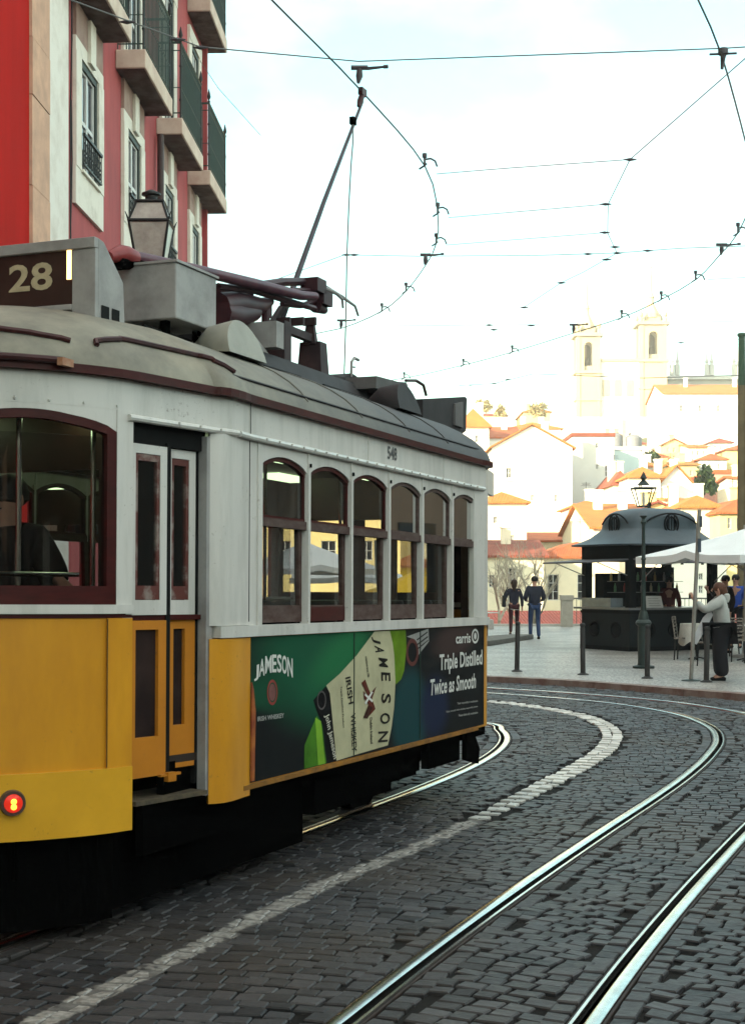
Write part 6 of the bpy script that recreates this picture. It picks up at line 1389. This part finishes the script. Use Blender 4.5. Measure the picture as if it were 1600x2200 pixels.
# ================================================================ OVERHEAD WIRES
wm = mat('wire_dark', (.03, .033, .033), .5, var=0); wmt = mat('wire_light', (.12, .13, .13), .5, var=0); fit = mat('fitting_dark', (.08, .075, .085), .5, var=.3)
def hanger(mb, p, kind='arm', rz=0, s=1.0):
    X = lambda x, z, y=0: Vector((p.x + x * s, p.y + y * s, p.z + z * s))
    if kind == 'arm':
        mb.tube([X(0, 0), X(0, .05), X(0, .085)], .013 * s, 6); mb.tube([X(0, .08), X(0, .12)], .024 * s, 8)
        mb.tube([X(0, .06), X(.06, .07), X(.105, .045), X(.125, -.01)], .010 * s, 6); mb.tube([X(-.055, -.035), X(0, .0), X(.02, .02)], .010 * s, 6)
    elif kind == 'tee':
        mb.tube([X(-.01, 0), X(0, .06), X(0, .12)], [.012, .03, .022], 8); mb.tube([X(-.07, .13), X(.07, .13)], .020 * s, 6); mb.tube([X(.07, .13), X(.22, .14)], .008 * s, 6); mb.tube([X(.07, .115), X(.22, .135)], .006 * s, 6); mb.tube([X(.2, .138), X(.24, .14)], .016 * s, 6)
    elif kind == 'big':
        mb.tube([X(-.01, -.08), X(0, .03), X(0, .05)], [.012, .022, .03], 8); mb.tube([X(0, .05), X(0, .10)], .045 * s, 10); mb.tube([X(-.12, .05), X(.12, .06)], .01 * s, 6)
    else:
        mb.tube([X(-.06, 0), X(-.03, 0), X(.0, 0), X(.03, 0), X(.07, .0)], [.004, .010, .018, .012, .005], 7)
def wire(name, label, pts, H, r=.006, hang=(), m=None, straight=False, ins=()):
    P = [W(x, y, H) for x, y in pts]; b = MB(); C = P if straight else catmull(P, .5); b.tube(C, r * 1.05, 5)
    root = b.build(name, m or wm, None, True); tag(root, label, 'overhead wire', 'overhead tram wires')
    for px, py, kd_ in hang:
        h = MB(); hanger(h, W(px, py, H), kd_, 0, 1.0 if kd_ != 'big' else .9); h.build('hanger', fit, root, True)
    for px, py in ins:
        h = MB(); hanger(h, W(px, py, H), 'ins'); h.build('insulator', fit, root, True)
wire('contact_wire', 'contact wire touched by the trolley pole and bending round above the far track', [(420, -170), (585, 0), (772, 190), (912, 355), (940, 458), (937, 522), (915, 568), (872, 625), (820, 668), (733, 705), (640, 722)], 5.86, .007,
     [(912, 355, 'arm'), (940, 458, 'arm'), (937, 522, 'arm'), (914, 568, 'tee'), (872, 625, 'arm'), (820, 668, 'arm'), (733, 705, 'tee'), (772, 178, 'tee')])
wire('contact_wire', 'contact wire of the near track at the right, curving back past the church towers', [(1430, -160), (1500, 0), (1550, 118), (1600, 300), (1622, 400), (1585, 500), (1546, 547), (1495, 600), (1420, 643), (1335, 682), (1235, 714), (1100, 756), (995, 784), (868, 812), (700, 836)], 5.86, .007,
     [(1553, 128, 'big'), (1585, 500, 'arm'), (1550, 547, 'tee'), (1494, 600, 'arm'), (1420, 643, 'arm'), (1335, 682, 'arm'), (1232, 714, 'tee'), (1100, 756, 'arm'), (995, 784, 'arm'), (868, 812, 'arm')])
wire('span_wire', 'highest span wire crossing the whole sky', [(-420, -230), (155, 0), (430, 100), (770, 131), (1552, 103), (1800, 88)], 6.0, .0055, m=wmt, straight=True, ins=[(272, 46), (430, 101), (380, 84)])
wire('pull_off_wire', 'upper pull off wire tied to the first curved hanger', [(938, 373), (1085, 361), (1353, 342)], 5.95, .004, m=wmt, straight=True, ins=[(1352, 342)])
wire('pull_off_wire', 'middle pull off wire of the three between the two wires', [(963, 467), (1303, 438)], 5.95, .004, m=wmt, straight=True, ins=[(1300, 438)])
wire('pull_off_wire', 'lowest pull off wire of the three between the two wires', [(958, 526), (1303, 499)], 5.95, .004, m=wmt, straight=True, ins=[(1298, 499)])
wire('guy_wire', 'long thin wire slanting down from the upper right edge to the knot of wires', [(1760, -20), (1600, 125), (1353, 342), (1306, 438), (1305, 500), (1325, 543)], 5.95, .0045, m=wmt, straight=True, ins=[(1320, 530)])
wire('span_wire', 'span wire through the knot above the church', [(1160, 548), (1325, 543), (1460, 533), (1760, 522)], 5.95, .005, m=wmt, straight=True, ins=[(1262, 545), (1325, 543), (1390, 538)])
wire('guy_wire', 'short wire from the knot towards the left church tower', [(1325, 543), (1255, 583), (1205, 607), (1125, 660)], 5.95, .0045, m=wmt, straight=True, ins=[(1302, 557), (1205, 607), (1125, 660)])
wire('span_wire', 'span wire passing behind the trolley rope', [(560, 612), (740, 547), (900, 550), (1160, 548)], 5.95, .0045, m=wmt, straight=True, ins=[(744, 547), (760, 547)])
wire('span_wire', 'thin wire between the trolley hooks and the left tower', [(820, 700), (1040, 698), (1160, 697)], 5.95, .004, m=wmt, straight=True, ins=[(1050, 698), (1140, 699), (1060, 708)])
wire('span_wire', 'low wire crossing before the church to the tall green pole', [(985, 828), (1060, 824), (1145, 803), (1380, 812), (1590, 806)], 6.3, .007, m=wm, straight=True, ins=[(1060, 824), (1090, 815), (1010, 827)])
wire('span_wire', 'faint wire above the nave roof at the right', [(1445, 692), (1700, 688)], 5.95, .004, m=wmt, straight=True)
wire('span_wire', 'faint wire ending at the right side belfry', [(1440, 735), (1480, 737), (1700, 720)], 6.3, .004, m=wmt, straight=True, ins=[(1462, 736)])
wire('pull_off_wire', 'faint pull off wire right of the hangers above the right spire', [(1520, 600), (1700, 590)], 5.95, .004, m=wmt, straight=True)
wire('service_cable', 'faint thin cable coming down from the last balcony corner', [(430, 130), (470, 190), (560, 290)], 6.6, .003, m=wmt, straight=True)
# ================================================================ PEOPLE
skin_m = mat('skin', (.48, .26, .18), .55, var=.12, scale=20)
def skin_mesh(name, J, E, root, m, parent, sub=2, smooth=True, squash=None):
    names = list(J); idx = {k: i for i, k in enumerate(names)}
    me = bpy.data.meshes.new(name); me.from_pydata([J[k][0] for k in names], [(idx[a], idx[b]) for a, b in E], [])
    o = bpy.data.objects.new(name, me); col.objects.link(o)
    o.modifiers.new('skin', 'SKIN'); 
    if not me.skin_vertices: 
        bm = bmesh.new(); bm.from_mesh(me); bm.verts.layers.skin.verify(); bm.to_mesh(me); bm.free()
    sv = me.skin_vertices[0].data
    for k in names:
        r = J[k][1]; sv[idx[k]].radius = (r, r) if not isinstance(r, tuple) else r
        sv[idx[k]].use_root = (k == root)
    s = o.modifiers.new('sub', 'SUBSURF'); s.levels = sub; s.render_levels = sub
    dg = bpy.context.evaluated_depsgraph_get(); ne = bpy.data.meshes.new_from_object(o.evaluated_get(dg)); bpy.data.objects.remove(o); bpy.data.meshes.remove(me)
    ne.name = name; ne.materials.clear(); ne.materials.append(m); ne.polygons.foreach_set('use_smooth', [True] * len(ne.polygons)); ne.polygons.foreach_set('material_index', [0] * len(ne.polygons))
    o = bpy.data.objects.new(name, ne); col.objects.link(o); o.parent = parent; return o
V3 = Vector
def stand_pose(H=1.72):
    k = H / 1.72; P = {'pelvis': (0, 0, .95), 'belly': (0, .01, 1.08), 'chest': (0, .0, 1.28), 'neck0': (0, -.01, 1.43), 'neck': (0, .0, 1.50), 'head': (0, .015, 1.60), 'crown': (0, .005, 1.67)}
    for s, n in ((-1, 'L'), (1, 'R')):
        P['sh' + n] = (s * .17, 0, 1.39); P['el' + n] = (s * .24, -.03, 1.12); P['wr' + n] = (s * .25, .04, .88); P['ha' + n] = (s * .25, .06, .82)
        P['hip' + n] = (s * .09, 0, .90); P['kn' + n] = (s * .10, .02, .50); P['an' + n] = (s * .10, -.02, .09); P['to' + n] = (s * .11, .12, .035)
    return {a: V3(b) * k for a, b in P.items()}
RAD = {'pelvis': (.15, .11), 'belly': (.13, .10), 'chest': (.15, .105), 'neck0': .08, 'neck': .052, 'head': .088, 'crown': .072, 'sh': .062, 'el': .042, 'wr': .028, 'ha': .030, 'hip': .088, 'kn': .056, 'an': .038, 'to': .032}
def person(label, loc, rz, P, skirt=None, jacket=None, trousers=None, shoes=None, hair=None, hairlen=0, jr=1.0, tr=1.0, hood=False, grip=None, group=None):
    r = empty('person', loc, rz); tag(r, label, 'person', group)
    def rad(k, f=1.0): q = RAD[k if k in RAD else k[:-1]]; return (q[0] * f, q[1] * f) if isinstance(q, tuple) else q * f
    J = {k: (P[k], rad(k)) for k in P if k != 'face'}
    E = [('pelvis', 'belly'), ('belly', 'chest'), ('chest', 'neck0'), ('neck0', 'neck'), ('neck', 'head'), ('head', 'crown')]
    for n in 'LR': E += [('chest', 'sh' + n), ('sh' + n, 'el' + n), ('el' + n, 'wr' + n), ('wr' + n, 'ha' + n), ('pelvis', 'hip' + n), ('hip' + n, 'kn' + n), ('kn' + n, 'an' + n), ('an' + n, 'to' + n)]
    for n in 'LR':       # five fingers on each hand
        d = (P['ha' + n] - P['wr' + n]).normalized(); side = V3((0, 1, 0)) if abs(d.y) < .7 else V3((1, 0, 0)); side = (side - d * side.dot(d)).normalized(); pal = d.cross(side)
        for f, (off, L) in enumerate(((-.030, .058), (-.011, .072), (.009, .070), (.028, .052))):
            a = P['ha' + n] + side * off + d * .03; J['f%d%s' % (f, n)] = (a + d * L * .5 + pal * .006, .0095); J['g%d%s' % (f, n)] = (a + d * L * .85 + pal * .03 * (1 if n == 'L' else -1), .008); E += [('ha' + n, 'f%d%s' % (f, n)), ('f%d%s' % (f, n), 'g%d%s' % (f, n))]
        a = P['ha' + n] + side * -.045; J['t' + n] = (a + d * .012, .011); J['u' + n] = (a + d * .045 - side * .012, .009); E += [('ha' + n, 't' + n), ('t' + n, 'u' + n)]
    body = skin_mesh('body', J, E, 'pelvis', skin_m, r)
    # face: nose, eyes, mouth, ears on the head
    hd = P['head']; fw = V3((0, 1, 0)); 
    if 'face' in P: fw = P['face']
    sd = fw.cross(V3((0, 0, 1))).normalized()
    b = MB(); c = hd + fw * .085
    b.tube([c + V3((0, 0, .03)), c + fw * .022 + V3((0, 0, -.012)), c + V3((0, 0, -.02))], [.008, .014, .006], 6)
    for s in (-1, 1): b.lathe([(.002, -.03), (.014, -.02), (.018, .0), (.014, .022), (.002, .03)], hd + sd * s * .088 + V3((0, 0, .0)), 8, .5, 1)
    b.build('nose_and_ears', skin_m, r, True)
    b = MB()
    for s in (-1, 1): b.rbox(hd + fw * .083 + sd * s * .032 + V3((0, 0, .025)), (.018, .018, .008))
    b.rbox(hd + fw * .078 + V3((0, 0, -.045)), (.04, .02, .008)); b.build('eyes_and_mouth', mat('eye_dark', (.03, .015, .012), .4), r)
    if jacket:
        f = 1.12 * jr; JJ = {k: (P[k], rad(k, f)) for k in ('pelvis', 'belly', 'chest')}; JJ['pelvis'] = (P['pelvis'] + V3((0, 0, .0)), rad('pelvis', f * 1.02)); JJ['hem'] = (P['pelvis'] - V3((0, 0, .09)), rad('pelvis', f * 1.0)); JJ['collar'] = (P['neck0'], rad('neck0', 1.05))
        EE = [('hem', 'pelvis'), ('pelvis', 'belly'), ('belly', 'chest'), ('chest', 'collar')]
        for n in 'LR':
            JJ['sh' + n] = (P['sh' + n], rad('sh', 1.22 * jr)); JJ['el' + n] = (P['el' + n], rad('el', 1.42 * jr)); JJ['wr' + n] = (P['wr' + n] - (P['wr' + n] - P['el' + n]) * .06, rad('wr', 1.5)); EE += [('chest', 'sh' + n), ('sh' + n, 'el' + n), ('el' + n, 'wr' + n)]
        skin_mesh('jacket', JJ, EE, 'belly', jacket, r)
        if hood:
            b = MB(); c = P['neck0'] + V3((0, -.07, .02)); b.lathe([(.01, -.10), (.07, -.08), (.10, -.02), (.09, .04), (.06, .06), (.04, .05)], c, 14, 1, .7); b.build('hood', jacket, r, True)
    if trousers:
        JJ = {'pelvis': (P['pelvis'] - V3((0, 0, .0)), rad('pelvis', 1.04 * tr))}; EE = []
        for n in 'LR':
            JJ['hip' + n] = (P['hip' + n], rad('hip', 1.1 * tr)); JJ['kn' + n] = (P['kn' + n], rad('kn', 1.2 * tr)); JJ['an' + n] = (P['an' + n] + V3((0, 0, -.035)), rad('an', 1.45 * tr * (1.35 if tr > 1.5 else 1))); EE += [('pelvis', 'hip' + n), ('hip' + n, 'kn' + n), ('kn' + n, 'an' + n)]
        skin_mesh('trousers', JJ, EE, 'pelvis', trousers, r)
    for n in 'LR':
        b = MB(); a, t = P['an' + n], P['to' + n]; d = (t - a); d.z = 0; d.normalize(); g = min(a.z, t.z)
        zz = V3((0, 0, 1)); h0 = V3((a.x, a.y, t.z - .012))
        b.tube([h0 - d * .05, h0 + d * .0 + zz * .012, h0 + d * .09, h0 + d * .175 - zz * .006], [.03, .044, .042, .022], 10); b.build('shoe', shoes or M['rubber'], r, True)
    if hair:
        b = MB(); c = P['head'] + V3((0, 0, .02)); bk = -fw * .02
        b.lathe([(.02, .108), (.06, .095), (.088, .06), (.100, .015), (.098, -.02), (.07, -.045)], c + bk, 14, 1, 1.02)
        if hairlen: b.tube([c - fw * .055 + V3((0, 0, .02)), c - fw * .085 - V3((0, 0, .10)), c - fw * .095 - V3((0, 0, hairlen))], [.085, .08, .03], 10)
        b.build('hair', hair, r, True)
    return r
H1 = mat('hair_brown', (.035, .018, .012), .55, var=.3, scale=30); H2 = mat('hair_black', (.008, .007, .007), .5); H3 = mat('hair_auburn', (.10, .04, .022), .55, var=.3, scale=30)
# walking pair, backs to us (facing +Y)
P = stand_pose(1.76); P['anL'] += V3((0, .10, .0)); P['toL'] += V3((0, .10, .0)); P['knL'] += V3((0, .08, 0)); P['anR'] += V3((0, -.08, .0)); P['toR'] += V3((0, -.08, 0)); P['elL'] += V3((-.02, 0, 0)); P['elR'] += V3((.02, 0, 0))
P['wrL'] = P['elL'] + V3((.05, .18, -.08)); P['haL'] = P['wrL'] + V3((.04, .04, -.01)); P['wrR'] = P['elR'] + V3((-.05, .18, -.08)); P['haR'] = P['wrR'] + V3((-.04, .04, -.01))
mp_ = onp(1148, 1373)
person('man walking away in a dark navy jacket and blue jeans', mp_, .05, P, jacket=mat('navy_jacket', (.022, .026, .045), .7, var=.3), trousers=mat('blue_jeans', (.035, .07, .17), .8, var=.3), hair=H2, jr=1.22)
P = stand_pose(1.66); P['knL'] += V3((0, -.03, .02)); P['anL'] += V3((-.02, -.16, .06)); P['toL'] += V3((-.02, -.17, .02)); P['anR'] += V3((0, .08, 0)); P['toR'] += V3((0, .08, 0)); P['knR'] += V3((0, .06, 0))
P['elL'] += V3((-.05, 0, .02)); P['wrL'] = P['elL'] + V3((.02, .16, -.02)); P['haL'] = P['wrL'] + V3((.02, .05, 0))
wp = onp(1104, 1367)
person('long haired woman walking away in a dark top and dark red leggings', wp, .0, P, jacket=mat('dark_top', (.015, .014, .03), .7, var=.3), trousers=mat('wine_leggings', (.05, .008, .012), .7, var=.3), hair=H1, hairlen=.24, jr=.95, tr=.92, hood=False)
b = MB(); b.rbox((0, 0, .17), (.12, .30, .34), taper=.75); o = b.build('handbag_body', mat('bag_black', (.01, .01, .012), .5)); 
hb = empty('handbag', wp + V3((-.30, .02, .86))); tag(hb, 'black shoulder bag hanging at the left side of the walking woman', 'bag'); o.parent = hb; bevel(o, .03)
b = MB(); b.tube([(0, -.1, .33), (.08, -.05, .52), (.12, .0, .58), (.08, .06, .52), (0, .1, .33)], .012, 6); b.build('strap', MATS['bag_black'], hb, True)
b = MB(); b.tube([(-.12, -.13, .80), (-.04, -.145, .79), (.06, -.145, .78), (.13, -.13, .775)], .008, 6); o = b.build('light_belt', mat('belt_pale', (.55, .52, .50), .7), None, True)
o.parent = [x for x in bpy.data.objects if x.name.startswith('person') and (x.location - wp).length < .01][0]; o.location = (0, 0, .0)
# woman photographing, facing left (-X): rotate +90deg from +Y
P = stand_pose(1.60)
P['shL'] += V3((.0, .03, 0)); P['shR'] += V3((0, .03, 0))
P['elL'] = V3((-.20, .26, 1.13)); P['wrL'] = V3((-.10, .40, 1.29)); P['haL'] = V3((-.05, .45, 1.35)); P['elR'] = V3((.20, .24, 1.12)); P['wrR'] = V3((.12, .38, 1.27)); P['haR'] = V3((.06, .44, 1.34))
P['face'] = V3((0, 1, -.05)).normalized()
P['head'] += V3((0, .03, -.02)); P['crown'] += V3((0, .02, -.01)); P['pelvis'] += V3((0, -.02, 0))
pw = onp(1548, 1462)
wom = person('woman in a pale grey hooded jacket and wide black trousers holding up a phone', pw, R(82), P, jacket=mat('pale_grey_fleece', (.42, .44, .42), .85, var=.2, scale=8), trousers=mat('black_trousers', (.008, .008, .012), .8, var=.3), hair=H3, hairlen=.06, jr=1.30, tr=1.75, hood=True)
ph = empty('phone', pw + Matrix.Rotation(R(82), 3, 'Z') @ V3((.0, .50, 1.36)), R(82)); tag(ph, 'black phone held up by the woman in the grey jacket', 'phone')
b = MB(); b.rbox((0, 0, 0), (.15, .012, .08)); bevel(b.build('case', M['rubber'], ph), .006); b = MB(); b.rbox((0, -.008, 0), (.135, .004, .068)); b.build('screen', M['pane'], ph)
sc = empty('scarf', pw + Matrix.Rotation(R(82), 3, 'Z') @ V3((-.10, .19, .72)), R(82)); tag(sc, 'white folded shawl hanging from the arm of the woman with the phone', 'scarf')
b = MB(); b.prism([(0, -.02, .42), (0, .10, .30), (0, .30, -.10), (0, .20, -.14), (0, .06, .10), (0, -.06, .34)], (.03, 0, 0)); bevel(b.build('cloth', mat('shawl_white', (.62, .62, .64), .8, var=.15), sc), .008)
# people behind
P = stand_pose(1.75); P['elR'] = V3((.30, .15, 1.2)); P['wrR'] = V3((.24, .30, 1.38)); P['haR'] = V3((.20, .36, 1.44))
person('man in a dark coat standing behind the woman by the kiosk', Vector((A(1558, 0, 33.5).x, 33.5, PZ)), 1.9, P, jacket=mat('dark_coat', (.014, .010, .010), .8, var=.3), trousers=MATS['black_trousers'], hair=H2, jr=1.25)
P = stand_pose(1.78)
person('man in a bright blue shirt at the right edge under the parasol', Vector((A(1580, 0, 36).x, 36, PZ)), 2.6, P, jacket=mat('bright_blue', (.03, .09, .45), .7, var=.2), trousers=MATS['black_trousers'], hair=H2, jr=1.05)
P = stand_pose(1.70)
person('barista in dark red clothes standing inside the kiosk', Vector((kc.x + .55, kc.y + .35, PZ + .02)), 2.9, P, jacket=mat('dark_red_apron', (.10, .012, .014), .8, var=.2), trousers=MATS['black_trousers'], hair=H2)
# tram driver
def tram_world(s, t, z): return O + DS * s - NT * t + V3((0, 0, z - s * math.tan(PIT)))
P = stand_pose(1.70)
hand_l = T(133, 1252, .50); hw = tram_world(hand_l.x, hand_l.y, hand_l.z)
t_ = T(18, 1160, .80); dr = tram_world(t_.x, t_.y, 0); dr.z = .82
# driver faces the nose (towards the camera)
rz = math.atan2(-DS.y, -DS.x) - math.pi / 2
Ri = Matrix.Rotation(-rz, 3, 'Z')
lh = Ri @ (hw - dr)
dz = .30
for k in P: P[k] = P[k] - V3((0, 0, dz))
for n in 'LR':
    P['hip' + n] = V3((P['hip' + n].x, .02, .60)); P['kn' + n] = V3((P['kn' + n].x, .40, .50)); P['an' + n] = V3((P['an' + n].x, .42, .09)); P['to' + n] = V3((P['to' + n].x, .55, .035))
near = 'L' if lh.x < 0 else 'R'
P['ha' + near] = lh; P['wr' + near] = lh + (P['sh' + near] - lh) * .14 + V3((0, 0, -.01)); P['el' + near] = (lh + P['sh' + near]) / 2 + V3((0, -.06, -.10))
person('tram driver in a dark coat with one hand by the corner window', dr, rz, P, jacket=MATS['dark_coat'] , trousers=MATS['black_trousers'], hair=H2, jr=1.4)

# ================================================================ HAZE over the valley
b = MB(); b.box(-200, -70, -17, 260, 420, 75)
hm = bpy.data.materials.new('haze'); hm.use_nodes = True; hn = hm.node_tree; hn.nodes.clear()
ho = hn.nodes.new('ShaderNodeOutputMaterial'); hv = hn.nodes.new('ShaderNodeVolumePrincipled'); hv.inputs['Color'].default_value = (1, .97, .92, 1); hv.inputs['Density'].default_value = .0007; hv.inputs['Anisotropy'].default_value = .2
hn.links.new(hv.outputs[0], ho.inputs['Volume']); tag(b.build('haze', hm), kind='stuff')
